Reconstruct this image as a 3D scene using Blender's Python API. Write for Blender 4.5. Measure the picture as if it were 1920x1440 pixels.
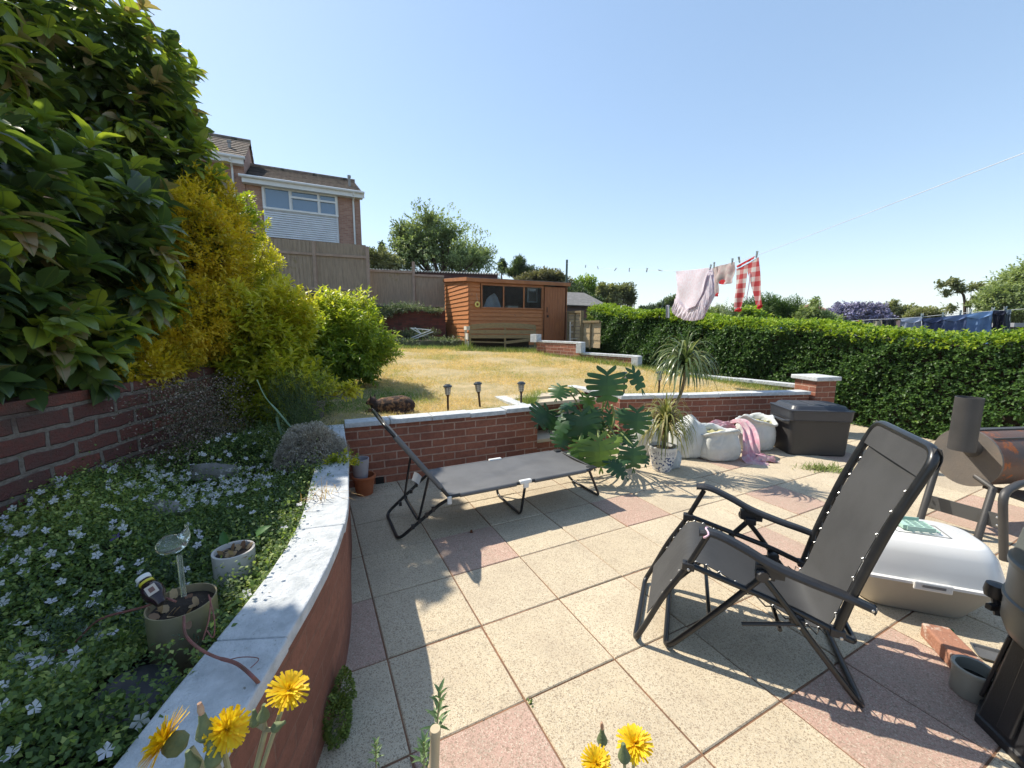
import bpy, math, random
import numpy as np
from mathutils import Vector, Matrix
R = math.radians
C = bpy.context.scene.collection
S = bpy.context.scene
for o in list(bpy.data.objects): bpy.data.objects.remove(o)

# ---------------------------------------------------------------- camera
FPX, PITCH, ROLL, EYE = 760.0, .14, .005, 1.46      # focal length in pixels of a 1920 px wide frame
_F = Vector((0, math.cos(PITCH), -math.sin(PITCH))); _u = Vector((0, math.sin(PITCH), math.cos(PITCH))); _x = Vector((1, 0, 0))
_X = _x*math.cos(ROLL)+_u*math.sin(ROLL); _U = _u*math.cos(ROLL)-_x*math.sin(ROLL)
cam = bpy.data.objects.new('camera', bpy.data.cameras.new('camera')); C.objects.link(cam)
cam.data.sensor_width = 36; cam.data.lens = FPX/1920*36; cam.data.clip_start = .05; cam.data.clip_end = 5000
m = Matrix((_X, _U, -_F)).transposed().to_4x4(); m.translation = (0, 0, EYE); cam.matrix_world = m
S.camera = cam
# ---------------------------------------------------------------- sky, sun, exposure
SUN_TO = Vector((-.74, .42, 1.04)).normalized()
SUN_EL = math.asin(SUN_TO.z); SUN_AZ = math.atan2(SUN_TO.x, SUN_TO.y)
w = bpy.data.worlds.new("World"); S.world = w; w.use_nodes = True
nt = w.node_tree; bg = nt.nodes['Background']
sky = nt.nodes.new('ShaderNodeTexSky'); sky.sky_type = 'NISHITA'; sky.sun_disc = False
sky.sun_elevation = SUN_EL; sky.sun_rotation = SUN_AZ; sky.air_density = 1.0; sky.dust_density = .35; sky.ozone_density = 1.3; sky.altitude = 50
gm_ = nt.nodes.new('ShaderNodeGamma'); gm_.inputs[1].default_value = .62; nt.links.new(sky.outputs[0], gm_.inputs[0])      # evens out the clear sky, like the phone's exposure does
hs_ = nt.nodes.new('ShaderNodeHueSaturation'); hs_.inputs['Saturation'].default_value = 1.22; hs_.inputs['Value'].default_value = 1.17; nt.links.new(gm_.outputs[0], hs_.inputs['Color'])
nt.links.new(hs_.outputs[0], bg.inputs[0]); bg.inputs[1].default_value = .15
sl = bpy.data.lights.new('sun', 'SUN'); sl.energy = 3.0; sl.angle = R(.53); sl.color = (1, .93, .80)
so = bpy.data.objects.new('sun', sl); C.objects.link(so); so.rotation_euler = (-SUN_TO).to_track_quat('-Z', 'Y').to_euler(); so.location = (-8, 6, 12)
S.view_settings.view_transform = 'Standard'; S.view_settings.look = 'None'; S.view_settings.gamma = 1
S.view_settings.exposure = 1.2
S.cycles.max_bounces = 8; S.cycles.transparent_max_bounces = 12

# ---------------------------------------------------------------- measuring the photograph
def ray(a, b): return _F+_X*((a-960)/FPX)-_U*((b-720)/FPX)
def at(a, b, Y):
    d = ray(a, b); return Vector((0, 0, EYE))+d*(Y/d.y)
def gnd(a, b, z=0.0):
    d = ray(a, b); return Vector((0, 0, EYE))+d*((z-EYE)/d.z)
class Frame:                      # an upright plane: origin on the ground plan, direction angle in degrees
    def __init__(s, o, ang):
        s.o = Vector((o[0], o[1], 0)); a = R(ang); s.u = Vector((math.cos(a), math.sin(a), 0)); s.n = Vector((-s.u.y, s.u.x, 0)); s.ang = a
    def P(s, t, d, z): return s.o+s.u*t+s.n*d+Vector((0, 0, z))
    def hit(s, a, b, d=0):        # (along, height) where the line of sight through pixel a,b meets the plane
        r = ray(a, b); e = Vector((0, 0, EYE)); k = ((s.o-e).dot(s.n)+d)/r.dot(s.n); p = e+r*k
        return (p-s.o).dot(s.u), p.z

# ---------------------------------------------------------------- object helpers
WM = {}
def tag(o, label=None, cat=None, group=None, kind=None):
    if label: o['label'] = label
    if cat: o['category'] = cat
    if group: o['group'] = group
    if kind: o['kind'] = kind
    return o
def thing(name, label, cat, loc=(0, 0, 0), rz=0, group=None):
    o = bpy.data.objects.new(name, None); C.objects.link(o); o.empty_display_size = .1
    o.location = loc; o.rotation_euler = (0, 0, rz)
    WM[o.name] = Matrix.Translation(loc) @ Matrix.Rotation(rz, 4, 'Z')
    return tag(o, label, cat, group)
def dup(root, loc, rz=None, label=None):
    r = root.copy(); C.objects.link(r); r.location = loc
    if rz is not None: r.rotation_euler = (0, 0, rz)
    if label: r['label'] = label
    for ch in list(root.children):
        c = ch.copy(); C.objects.link(c); c.parent = r
        for g in ch.children:
            d = g.copy(); C.objects.link(d); d.parent = c
    return r
def npmesh(name, V, T, mat, parent=None, v=None, uv=None, smooth=False, local=False, org=None):
    """V (n,3), T (m,k) arrays -> one mesh object; v = one value per vertex (attribute 'v')"""
    V = np.asarray(V, dtype=np.float64); T = np.asarray(T, dtype=np.int32)
    M = Matrix()
    if parent is not None: M = WM[parent.name]
    elif org is not None: M = Matrix.Translation(org)
    if not local:
        I = np.array(M.inverted()); V = V @ I[:3, :3].T + I[:3, 3]
    me = bpy.data.meshes.new(name); k = T.shape[1]
    me.vertices.add(len(V)); me.vertices.foreach_set('co', V.astype(np.float32).ravel())
    me.loops.add(T.size); me.loops.foreach_set('vertex_index', T.ravel())
    me.polygons.add(len(T)); me.polygons.foreach_set('loop_start', np.arange(0, T.size, k, dtype=np.int32))
    me.polygons.foreach_set('loop_total', np.full(len(T), k, dtype=np.int32))
    if smooth: me.polygons.foreach_set('use_smooth', np.ones(len(T), dtype=bool))
    if uv is not None:
        l = me.uv_layers.new(name='UVMap'); l.data.foreach_set('uv', np.asarray(uv, dtype=np.float32)[T.ravel()].ravel())
    if v is not None:
        a = me.attributes.new('v', 'FLOAT', 'POINT'); a.data.foreach_set('value', np.asarray(v, dtype=np.float32))
    me.update(); me.validate()
    me.materials.append(mat)
    return link(name, me, parent, M if parent is None else None)
def link(name, me, parent, M=None):
    o = bpy.data.objects.new(name, me); C.objects.link(o)
    if parent is not None: o.parent = parent; WM[o.name] = WM[parent.name]
    else:
        if M is not None: o.location = M.translation
        WM[o.name] = M or Matrix()
    return o
class MB:
    """collects shapes, build() links them as one mesh"""
    def __init__(s): s.v = []; s.f = []; s.uv = {}; s.a = []
    def add(s, vs, fs, val=0.0):
        b = len(s.v); s.v += [Vector(p) for p in vs]; s.f += [tuple(i+b for i in f) for f in fs]; s.a += [val]*len(vs); return b
    def box(s, c, size, rz=0, M=None, val=0.0, taper=1.0):
        hx, hy, hz = size[0]/2, size[1]/2, size[2]/2
        A = Matrix.Rotation(rz, 3, 'Z') if M is None else M
        vs = []
        for dz in (-1, 1):
            k = 1 if dz < 0 else taper
            for dx, dy in ((-1, -1), (1, -1), (1, 1), (-1, 1)): vs.append(Vector(c)+A @ Vector((dx*hx*k, dy*hy*k, dz*hz)))
        s.add(vs, [(3, 2, 1, 0), (4, 5, 6, 7), (0, 1, 5, 4), (1, 2, 6, 5), (2, 3, 7, 6), (3, 0, 4, 7)], val); return s
    def beam(s, p, q, w, h, up=(0, 0, 1), val=0.0):      # box from p to q, w sideways, h along up
        p, q = Vector(p), Vector(q); d = (q-p); L = d.length; d.normalize(); u = Vector(up); sd = d.cross(u)
        if sd.length < 1e-4: sd = d.cross(Vector((1, 0, 0)))
        sd.normalize(); u = sd.cross(d)
        M = Matrix((d, sd, u)).transposed(); s.box((p+q)/2, (L, w, h), M=M, val=val); return s
    def tube(s, pts, r, n=8, closed=False, cap=True, val=0.0, flat=1.0):
        pts = [Vector(p) for p in pts]; N = len(pts); rr = r if isinstance(r, (list, tuple)) else [r]*N
        b = len(s.v); prev = None
        for i, p in enumerate(pts):
            if closed: t = pts[(i+1) % N]-pts[i-1]
            else: t = pts[min(i+1, N-1)]-pts[max(i-1, 0)]
            if t.length < 1e-9: t = Vector((0, 0, 1))
            t.normalize()
            if prev is None:
                a = Vector((0, 0, 1)) if abs(t.z) < .9 else Vector((1, 0, 0)); e = t.cross(a).normalized()
            else:
                e = prev-t*prev.dot(t)
                if e.length < 1e-6: e = t.cross(Vector((0, 0, 1)))
                e.normalize()
            prev = e; g = t.cross(e)
            for k in range(n):
                th = 2*math.pi*k/n; s.v.append(p+(e*math.cos(th)+g*math.sin(th)*flat)*rr[i]); s.a.append(val)
        for i in range(N if closed else N-1):
            j = (i+1) % N
            for k in range(n):
                k2 = (k+1) % n; s.f.append((b+i*n+k, b+i*n+k2, b+j*n+k2, b+j*n+k))
        if cap and not closed:
            s.f.append(tuple(b+k for k in reversed(range(n)))); s.f.append(tuple(b+(N-1)*n+k for k in range(n)))
        return s
    def lathe(s, prof, org=(0, 0, 0), n=24, M=None, sx=1, sy=1, val=0.0):      # prof = [(r, z), ...]
        b = len(s.v); A = M or Matrix.Identity(3)
        for (r, z) in prof:
            for k in range(n):
                th = 2*math.pi*k/n; s.v.append(Vector(org)+A @ Vector((r*math.cos(th)*sx, r*math.sin(th)*sy, z))); s.a.append(val)
        for i in range(len(prof)-1):
            for k in range(n):
                k2 = (k+1) % n; s.f.append((b+i*n+k, b+i*n+k2, b+(i+1)*n+k2, b+(i+1)*n+k))
        if prof[0][0] > 1e-5: s.f.append(tuple(b+k for k in reversed(range(n))))
        if prof[-1][0] > 1e-5: s.f.append(tuple(b+(len(prof)-1)*n+k for k in range(n)))
        return s
    def prism(s, poly, z0, z1, val=0.0):
        n = len(poly); vs = [(p[0], p[1], z0) for p in poly]+[(p[0], p[1], z1) for p in poly]
        s.add(vs, [tuple(reversed(range(n))), tuple(range(n, 2*n))]+[(i, (i+1) % n, n+(i+1) % n, n+i) for i in range(n)], val); return s
    def slab(s, poly3, thick, val=0.0):          # 3-D polygon pushed along its normal
        P = [Vector(p) for p in poly3]; nrm = (P[1]-P[0]).cross(P[2]-P[0]).normalized()*thick; n = len(P)
        s.add(P+[p+nrm for p in P], [tuple(reversed(range(n))), tuple(range(n, 2*n))]+[(i, (i+1) % n, n+(i+1) % n, n+i) for i in range(n)], val); return s
    def grid(s, fn, nu, nv, thick=0, closeu=False, val=0.0):
        b = len(s.v)
        for i in range(nu+1):
            for j in range(nv+1): s.v.append(Vector(fn(i/nu, j/nv))); s.a.append(val)
        for i in range(nu):
            for j in range(nv):
                a = b+i*(nv+1)+j; s.f.append((a, a+nv+1, a+nv+2, a+1))
        return s
    def build(s, name, mat, parent=None, smooth=False, bevel=0, local=False, org=None, attr=False, solid=0, sub=0):
        if parent is not None: M = WM[parent.name]
        elif org is not None: M = Matrix.Translation(org)
        else: M = Matrix()
        I = M.inverted() if not local else Matrix()
        me = bpy.data.meshes.new(name); me.from_pydata([I @ p for p in s.v], [], s.f)
        if s.uv:
            l = me.uv_layers.new(name='UVMap')
            for lp in me.loops:
                q = s.uv.get(lp.vertex_index)
                if q: l.data[lp.index].uv = q
        if attr:
            a = me.attributes.new('v', 'FLOAT', 'POINT'); a.data.foreach_set('value', s.a)
        if smooth: me.polygons.foreach_set('use_smooth', [True]*len(me.polygons))
        me.update(); me.materials.append(mat)
        o = link(name, me, parent, M if parent is None else None)
        if solid: q = o.modifiers.new('solid', 'SOLIDIFY'); q.thickness = solid; q.offset = 0
        if sub: q = o.modifiers.new('sub', 'SUBSURF'); q.levels = sub; q.render_levels = sub
        if bevel: q = o.modifiers.new('bevel', 'BEVEL'); q.width = bevel; q.segments = 2; q.limit_method = 'ANGLE'; q.angle_limit = R(35)
        if smooth and bevel == 0:
            q = o.modifiers.new('es', 'EDGE_SPLIT'); q.split_angle = R(40)
        return o
def curve(pts, n=6):                 # Catmull-Rom through points
    P = [Vector(p) for p in pts]; out = []
    for i in range(len(P)-1):
        a, b, c, d = P[max(i-1, 0)], P[i], P[i+1], P[min(i+2, len(P)-1)]
        for k in range(n):
            t = k/n; out.append(.5*((2*b)+(c-a)*t+(2*a-5*b+4*c-d)*t*t+(3*b-a-3*c+d)*t**3))
    out.append(P[-1]); return out
def bend(pts, r=.05, n=4):           # polyline with rounded corners
    P = [Vector(p) for p in pts]; out = [P[0]]
    for i in range(1, len(P)-1):
        a, b, c = P[i-1], P[i], P[i+1]; u = (a-b); v = (c-b); k = min(r, u.length*.45, v.length*.45)
        p = b+u.normalized()*k; q = b+v.normalized()*k
        for j in range(n+1):
            t = j/n; out.append(p*(1-t)**2+b*2*t*(1-t)+q*t*t)
    out.append(P[-1]); return out

# ---------------------------------------------------------------- materials
def newmat(name):
    m = bpy.data.materials.new(name); m.use_nodes = True; return m, m.node_tree, m.node_tree.nodes['Principled BSDF']
def N(nt, t, **k):
    n = nt.nodes.new(t)
    for a, b in k.items():
        if a in n.inputs: n.inputs[a].default_value = b
        else: setattr(n, a, b)
    return n
def mixc(nt, fac, a, b, mode='MIX'):
    n = nt.nodes.new('ShaderNodeMix'); n.data_type = 'RGBA'; n.blend_type = mode
    for s, x in ((n.inputs[0], fac), (n.inputs[6], a), (n.inputs[7], b)):
        if hasattr(x, 'is_linked'): nt.links.new(x, s)
        else: s.default_value = (*x, 1) if isinstance(x, tuple) and len(x) == 3 else x
    return n.outputs[2]
def ramp(nt, fac, stops):
    n = nt.nodes.new('ShaderNodeValToRGB'); e = n.color_ramp.elements
    while len(e) < len(stops): e.new(.5)
    for k, (p, c) in enumerate(stops):
        e[k].position = p; e[k].color = (*c, 1) if isinstance(c, tuple) else (c, c, c, 1)
    nt.links.new(fac, n.inputs[0]); return n.outputs[0]
def noise(nt, scale, detail=4, rough=.55, vec=None, stretch=None):
    n = N(nt, 'ShaderNodeTexNoise', Scale=scale, Detail=detail, Roughness=rough)
    if vec is None: tc = nt.nodes.new('ShaderNodeTexCoord'); vec = tc.outputs['Object']
    if stretch:
        mp = nt.nodes.new('ShaderNodeMapping'); mp.inputs['Scale'].default_value = stretch; nt.links.new(vec, mp.inputs[0]); vec = mp.outputs[0]
    nt.links.new(vec, n.inputs['Vector']); return n.outputs['Fac']
def bump(nt, h, strength, dist, bsdf):
    b = N(nt, 'ShaderNodeBump', Strength=strength, Distance=dist); nt.links.new(h, b.inputs['Height'])
    nt.links.new(b.outputs[0], bsdf.inputs['Normal'])
def plain(name, c1, c2=None, scale=6, rough=.6, metal=0.0, bmp=0, bscale=60, stretch=None, spots=None, coat=0):
    m, nt, b = newmat(name)
    b.inputs['Roughness'].default_value = rough; b.inputs['Metallic'].default_value = metal
    if coat: b.inputs['Coat Weight'].default_value = coat
    if c2 is None: c2 = tuple(x*.75 for x in c1)
    f = noise(nt, scale, 6, .6, stretch=stretch); f2 = ramp(nt, f, [(.32, 0.0), (.68, 1.0)])
    col = mixc(nt, f2, c1, c2)
    if spots:
        g = noise(nt, spots[1], 5, .7); g2 = ramp(nt, g, [(spots[2], 0.0), (spots[2]+.06, 1.0)]); col = mixc(nt, g2, col, spots[0])
    nt.links.new(col, b.inputs['Base Color'])
    rr = nt.nodes.new('ShaderNodeMapRange'); rr.inputs['To Min'].default_value = max(0, rough-.1); rr.inputs['To Max'].default_value = min(1, rough+.12)
    nt.links.new(f, rr.inputs[0]); nt.links.new(rr.outputs[0], b.inputs['Roughness'])
    if bmp: bump(nt, noise(nt, bscale, 6, .65, stretch=stretch), bmp, .01, b)
    return m
def brickmat(name, c1, c2, mortar, bw=.225, bh=.075, msz=.006, dirt=(.08, .06, .04), dirt_amt=.5, rough=.85, noise_amt=.5, white=None, wob=.012, bd=.006):
    m, nt, b = newmat(name); uvn = nt.nodes.new('ShaderNodeUVMap'); uv = uvn.outputs[0]
    # wobble the courses a little
    ns = N(nt, 'ShaderNodeTexNoise', Scale=7.0, Detail=2.0); nt.links.new(uv, ns.inputs['Vector'])
    mp = nt.nodes.new('ShaderNodeVectorMath'); mp.operation = 'SCALE'; mp.inputs['Scale'].default_value = wob; nt.links.new(ns.outputs['Color'], mp.inputs[0])
    ad = nt.nodes.new('ShaderNodeVectorMath'); nt.links.new(uv, ad.inputs[0]); nt.links.new(mp.outputs[0], ad.inputs[1])
    bt = N(nt, 'ShaderNodeTexBrick', Scale=1.0); bt.inputs['Brick Width'].default_value = bw; bt.inputs['Row Height'].default_value = bh
    bt.inputs['Mortar Size'].default_value = msz; bt.inputs['Mortar Smooth'].default_value = .35; bt.inputs['Bias'].default_value = 0
    bt.inputs['Color1'].default_value = (*c1, 1); bt.inputs['Color2'].default_value = (*c2, 1); bt.inputs['Mortar'].default_value = (*mortar, 1)
    nt.links.new(ad.outputs[0], bt.inputs['Vector'])
    f = noise(nt, 28, 6, .7, uv); col = mixc(nt, ramp(nt, f, [(.4, 0.0), (.75, noise_amt)]), bt.outputs['Color'], dirt)
    g = noise(nt, 3.2, 4, .6, uv); col = mixc(nt, ramp(nt, g, [(.5, 0.0), (.72, dirt_amt)]), col, dirt)
    if white:
        h = noise(nt, 9, 8, .8, uv); col = mixc(nt, ramp(nt, h, [(white[1], 0.0), (white[1]+.05, .8)]), col, white[0])
    nt.links.new(col, b.inputs['Base Color']); b.inputs['Roughness'].default_value = rough
    hh = nt.nodes.new('ShaderNodeMath'); hh.operation = 'MULTIPLY_ADD'; nt.links.new(bt.outputs['Fac'], hh.inputs[0]); hh.inputs[1].default_value = -1.4
    f3 = noise(nt, 70, 5, .7, uv); nt.links.new(f3, hh.inputs[2]); bump(nt, hh.outputs[0], .9, bd, b)
    return m
def leafmat(name, stops, trans=.4, rough=.45, patch=None, spots=None, tcol=1.25, vein=None, spec=.5, patch_lo=.42, patch_hi=.6):
    """stops: ramp over the per-leaf random value 'v'"""
    m, nt, b = newmat(name)
    at_ = nt.nodes.new('ShaderNodeAttribute'); at_.attribute_name = 'v'
    col = ramp(nt, at_.outputs['Fac'], stops)
    if patch:
        f = noise(nt, patch[1], 3, .6); col = mixc(nt, ramp(nt, f, [(patch_lo, 0.0), (patch_hi, 1.0)]), col, patch[0])
    if spots:
        f = noise(nt, spots[1], 3, .7); col = mixc(nt, ramp(nt, f, [(spots[2], 0.0), (spots[2]+.05, 1.0)]), col, spots[0])
    if vein:
        uvn = nt.nodes.new('ShaderNodeUVMap'); sx = nt.nodes.new('ShaderNodeSeparateXYZ'); nt.links.new(uvn.outputs[0], sx.inputs[0])
        ab = nt.nodes.new('ShaderNodeMath'); ab.operation = 'ABSOLUTE'; nt.links.new(sx.outputs[1], ab.inputs[0])
        col = mixc(nt, ramp(nt, ab.outputs[0], [(0.0, 1.0), (.05, 0.0)]), col, vein)
    b.inputs['Roughness'].default_value = rough; b.inputs['Specular IOR Level'].default_value = spec
    nt.links.new(col, b.inputs['Base Color'])
    t = nt.nodes.new('ShaderNodeBsdfTranslucent'); tc = mixc(nt, 1.0, col, (tcol, tcol*1.05, tcol*.55), 'MULTIPLY'); nt.links.new(tc, t.inputs[0])
    mx = nt.nodes.new('ShaderNodeMixShader'); mx.inputs[0].default_value = trans
    nt.links.new(b.outputs[0], mx.inputs[1]); nt.links.new(t.outputs[0], mx.inputs[2])
    nt.links.new(mx.outputs[0], nt.nodes['Material Output'].inputs['Surface'])
    return m
def clothmat(name, c1, c2=None, trans=.3, rough=.8, weave=0, stretch=None, scale=4):
    m, nt, b = newmat(name); c2 = c2 or c1
    col = mixc(nt, ramp(nt, noise(nt, scale, 4, .6, stretch=stretch), [(.4, 0.0), (.6, 1.0)]), c1, c2)
    nt.links.new(col, b.inputs['Base Color']); b.inputs['Roughness'].default_value = rough
    if weave: bump(nt, noise(nt, weave, 2, .5), .25, .002, b)
    t = nt.nodes.new('ShaderNodeBsdfTranslucent'); nt.links.new(col, t.inputs[0])
    mx = nt.nodes.new('ShaderNodeMixShader'); mx.inputs[0].default_value = trans
    nt.links.new(b.outputs[0], mx.inputs[1]); nt.links.new(t.outputs[0], mx.inputs[2]); nt.links.new(mx.outputs[0], nt.nodes['Material Output'].inputs['Surface'])
    return m

# ---------------------------------------------------------------- foliage helpers
RNG = np.random.default_rng(7)
def nrm(a): return a/np.maximum(np.linalg.norm(a, axis=-1, keepdims=True), 1e-9)
def outline_tmpl(half, droop=.2, fold=.15, back=None):
    """half = [(u, w)...] from stem to tip -> verts, tris, uv"""
    V = []; T = []
    n = len(half)
    for (u, w_) in half: V.append((u, 0, -droop*u*u))
    for sgn in (1, -1):
        b = len(V)
        for (u, w_) in half: V.append((u, sgn*w_, -droop*u*u+fold*abs(w_)))
        for i in range(n-1):
            q = [i, i+1, b+i+1, b+i] if sgn > 0 else [i, b+i, b+i+1, i+1]
            if half[i][1] > 0: T.append((q[0], q[1], q[2])); T.append((q[0], q[2], q[3]))
            else: T.append((q[0], q[1], q[2]))
    V = np.array(V, float); return V, np.array(T)
T_SM = (np.array([(0, 0, 0), (.5, .5, .09), (1, 0, -.1), (.5, -.5, .09), (.5, 0, 0)], float), np.array([(0, 4, 1), (4, 2, 1), (0, 3, 4), (4, 3, 2)]))
T_MED = outline_tmpl([(0, 0), (.18, .32), (.45, .5), (.75, .34), (1, 0.02)], .25, .2)
T_ROUND = outline_tmpl([(0, 0), (.15, .38), (.5, .5), (.85, .38), (1, .02)], .1, .1)
T_BIG = outline_tmpl([(0, 0), (.06, .06), (.2, .27), (.36, .44), (.5, .5), (.60, .475), (.63, .42), (.72, .40), (.75, .34), (.83, .30), (.86, .22), (.93, .12), (1, .01)], .3, .22)
T_BLADE = (np.array([(0, -.5, 0), (0, .5, 0), (.55, .32, -.06), (.55, -.32, -.06), (1, 0, -.3)], float), np.array([(0, 1, 2), (0, 2, 3), (3, 2, 4)]))
T_TRI = (np.array([(0, -.5, 0), (0, .5, 0), (1, 0, -.15)], float), np.array([(0, 1, 2)]))
def flower_tmpl(k=5):
    V = [(0, 0, 0)]; T = []
    for i in range(k):
        a = 2*math.pi*i/k
        for da, r, h in ((-.50, .72, .02), (0, 1, .1), (.50, .72, .02)): V.append((r*math.cos(a+da)*.5, r*math.sin(a+da)*.5, h))
        b = 1+3*i; T += [(0, b, b+1), (0, b+1, b+2)]
    return np.array(V, float), np.array(T)
T_FLOWER = flower_tmpl()
class Foli:
    def __init__(s): s.V = []; s.T = []; s.v = []; s.uv = []; s.n = 0
    def add(s, P, D, Nn, L, W, tm, val=None):
        tv, tt = tm; P = np.atleast_2d(P); n = len(P)
        if n == 0: return s
        D = nrm(D+np.zeros((n, 3))); Sd = nrm(np.cross(D, Nn+np.zeros((n, 3)))); N2 = np.cross(Sd, D)
        L = (np.zeros(n)+L)[:, None, None]; W = (np.zeros(n)+W)[:, None, None]
        V = P[:, None, :]+D[:, None, :]*(tv[None, :, 0:1]*L)+Sd[:, None, :]*(tv[None, :, 1:2]*W)+N2[:, None, :]*(tv[None, :, 2:3]*L)
        k = len(tv); T = tt[None, :, :]+(np.arange(n)*k)[:, None, None]+s.n
        if val is None: val = RNG.random(n)
        s.V.append(V.reshape(-1, 3)); s.T.append(T.reshape(-1, 3)); s.v.append(np.repeat(np.zeros(n)+val, k)); s.uv.append(np.tile(tv[:, :2], (n, 1))); s.n += n*k
        return s
    def raw(s, V, T, val, uv=None):
        V = np.asarray(V, float); s.V.append(V); s.T.append(np.asarray(T)+s.n); s.v.append(np.zeros(len(V))+val); s.uv.append(np.zeros((len(V), 2)) if uv is None else uv); s.n += len(V); return s
    def build(s, name, mat, parent=None, org=None, smooth=False, local=False):
        return npmesh(name, np.concatenate(s.V), np.concatenate(s.T), mat, parent, np.concatenate(s.v), np.concatenate(s.uv), smooth, local, org)
def rdir(n, up=0.0):
    d = RNG.normal(size=(n, 3)); d[:, 2] += up; return nrm(d)
def perp(A):
    n = len(A); r = RNG.normal(size=(n, 3)); r -= A*(r*A).sum(1, keepdims=True); return nrm(r)
def sprays(f, P, A, k, L, W, spread, seg, tm, whorl=False, val=None, jit=.2, upn=1.0):
    """k leaves along each twig ending at P with axis A"""
    n = len(P); e = perp(A); g = np.cross(A, e); base = RNG.random(n)*6.28
    tv = RNG.random(n) if val is None else val
    for j in range(k):
        th = base+j*(2.4 if not whorl else 2*math.pi/k); c = np.cos(th)[:, None]; s_ = np.sin(th)[:, None]
        sp = spread*(.55+.45*j/max(1, k-1)) if not whorl else spread
        D = A*math.cos(sp)+(e*c+g*s_)*math.sin(sp)+RNG.normal(size=(n, 3))*jit*.5
        D = nrm(D); Nn = np.array([0, 0, upn])+A*.6+RNG.normal(size=(n, 3))*jit
        f.add(P-A*(seg*j), D, Nn, L*(.7+.5*RNG.random(n)), W*(.75+.4*RNG.random(n)), tm, np.clip(tv+RNG.normal(size=n)*.12, 0, 1))
def lumps(d, k=5, seed=0, amp=.12):
    r = np.random.default_rng(seed); q = np.zeros(len(d))
    for i in range(k):
        w_ = r.normal(size=3)*(2+1.6*i); q += np.sin(d@w_+r.random()*6.28)*amp/(1+.5*i)
    return q
def blob(n, blobs, depth=.25, seed=0, amp=.1, zmin=None, inner=.0, cull=True):
    """points through the outer shell of a union of ellipsoids; returns P, outward, depth 0..1"""
    bl = np.array([b[:6] for b in blobs], float); wt = np.array([b[3]*b[4]+b[4]*b[5]+b[3]*b[5] for b in blobs]); wt /= wt.sum()
    idx = RNG.choice(len(bl), n, p=wt); d = rdir(n); dd = RNG.random(n)**1.6*depth
    if inner: q = RNG.random(n) < inner; dd[q] = RNG.random(q.sum())*.9
    rr = (1+lumps(d+idx[:, None], 5, seed, amp))*(1-dd); c = bl[idx, :3]; r = bl[idx, 3:6]
    P = c+d*r*rr[:, None]; O = nrm(d/r)
    keep = np.ones(n, bool)
    if cull and len(bl) > 1:
        for i, b in enumerate(bl):
            q = (((P-b[:3])/b[3:6])**2).sum(1) < (1-depth)**2*.8
            keep &= ~(q & (idx != i))
    if zmin is not None: keep &= P[:, 2] > zmin
    return P[keep], O[keep], dd[keep]
# ================================================================ THE SETTING
M_white = plain('white_masonry_paint', (.62, .63, .64), (.42, .44, .45), 18, .85, bmp=.9, bscale=55, spots=((.24, .23, .20), 30, .64))
M_soil = plain('soil', (.045, .03, .02), (.02, .014, .01), 12, .95, bmp=.8, bscale=30)
M_earth = plain('garden_ground', (.08, .09, .035), (.12, .09, .05), 2, .95, bmp=.5, bscale=20)
M_brick = brickmat('red_brick', (.36, .135, .08), (.23, .08, .05), (.50, .33, .25), msz=.0075, dirt=(.09, .03, .02), dirt_amt=.35, white=((.5, .42, .38), .72))
M_brick_old = brickmat('old_rough_brick', (.30, .09, .062), (.17, .06, .05), (.33, .27, .22), bw=.29, bh=.102, msz=.015, dirt=(.13, .08, .065), dirt_amt=.8, noise_amt=.8, wob=.035, bd=.02, white=((.4, .36, .33), .68))
M_brick_curve = brickmat('weathered_planter_brick', (.30, .12, .075), (.21, .08, .05), (.27, .14, .095), bw=.225, bh=.075, msz=.004, dirt=(.13, .05, .03), dirt_amt=.4, noise_amt=.7, white=((.72, .66, .62), .675))
M_brick_bank = brickmat('dark_bank_brick', (.2, .055, .04), (.12, .035, .03), (.09, .05, .04), dirt=(.03, .03, .02), dirt_amt=.8)
M_brick_house = brickmat('pale_house_brick', (.46, .27, .20), (.34, .18, .13), (.42, .34, .29), dirt=(.25, .13, .1), dirt_amt=.25, noise_amt=.25)

def tri_smooth(a, b, x): t = np.clip((x-a)/(b-a), 0, 1); return t*t*(3-2*t)
SC = at(880, 648, 11.5)                                 # near corner of the shed
SH = Frame((SC.x, SC.y), 23)
def lawn_z(x, y): return .52+.046*(y-4)-.018*x+.0*x
def terrain_h(x, y):
    x = np.asarray(x, float); y = np.asarray(y, float)
    u = (x-SC.x)*SH.u.x+(y-SC.y)*SH.u.y; d = (x-SC.x)*SH.n.x+(y-SC.y)*SH.n.y
    h = -.06+0*x
    up = lambda h, H, w_: np.where(w_ > 0, np.maximum(h, -.06+(H+.06)*w_), h)
    h = up(h, .92, tri_smooth(-.6, -.1, d)*(1-tri_smooth(2.6, 5.5, x-2.0-(y-12)*.3)))
    h = up(h, 2.1, tri_smooth(2.2, 2.4, d)*(1-tri_smooth(-.2, .2, u)))
    h = up(h, 2.1+1.2*tri_smooth(3, 9, d), tri_smooth(2.9, 3.4, d)*(1-tri_smooth(2.5, 7, u)))
    h = up(h, .85, tri_smooth(-2.6, -3.0, x))
    hx = 5.2+(5.95-y)*.45
    right = tri_smooth(1.0, 2.5, x-hx); h = h*(1-right)-.5*right
    far = tri_smooth(45, 120, np.hypot(x, y)); h = h*(1-far)-6*far
    return h
ax = np.concatenate([-np.geomspace(3000, 14, 22), np.arange(-13, 13, .33), np.geomspace(13.5, 3000, 24)])
ay = np.concatenate([[-3000, -800, -200, -60, -20, -8], np.arange(-5, 24, .33), np.geomspace(24.5, 3000, 26)])
X, Y = np.meshgrid(ax, ay, indexing='ij'); Z = terrain_h(X, Y)
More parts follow.
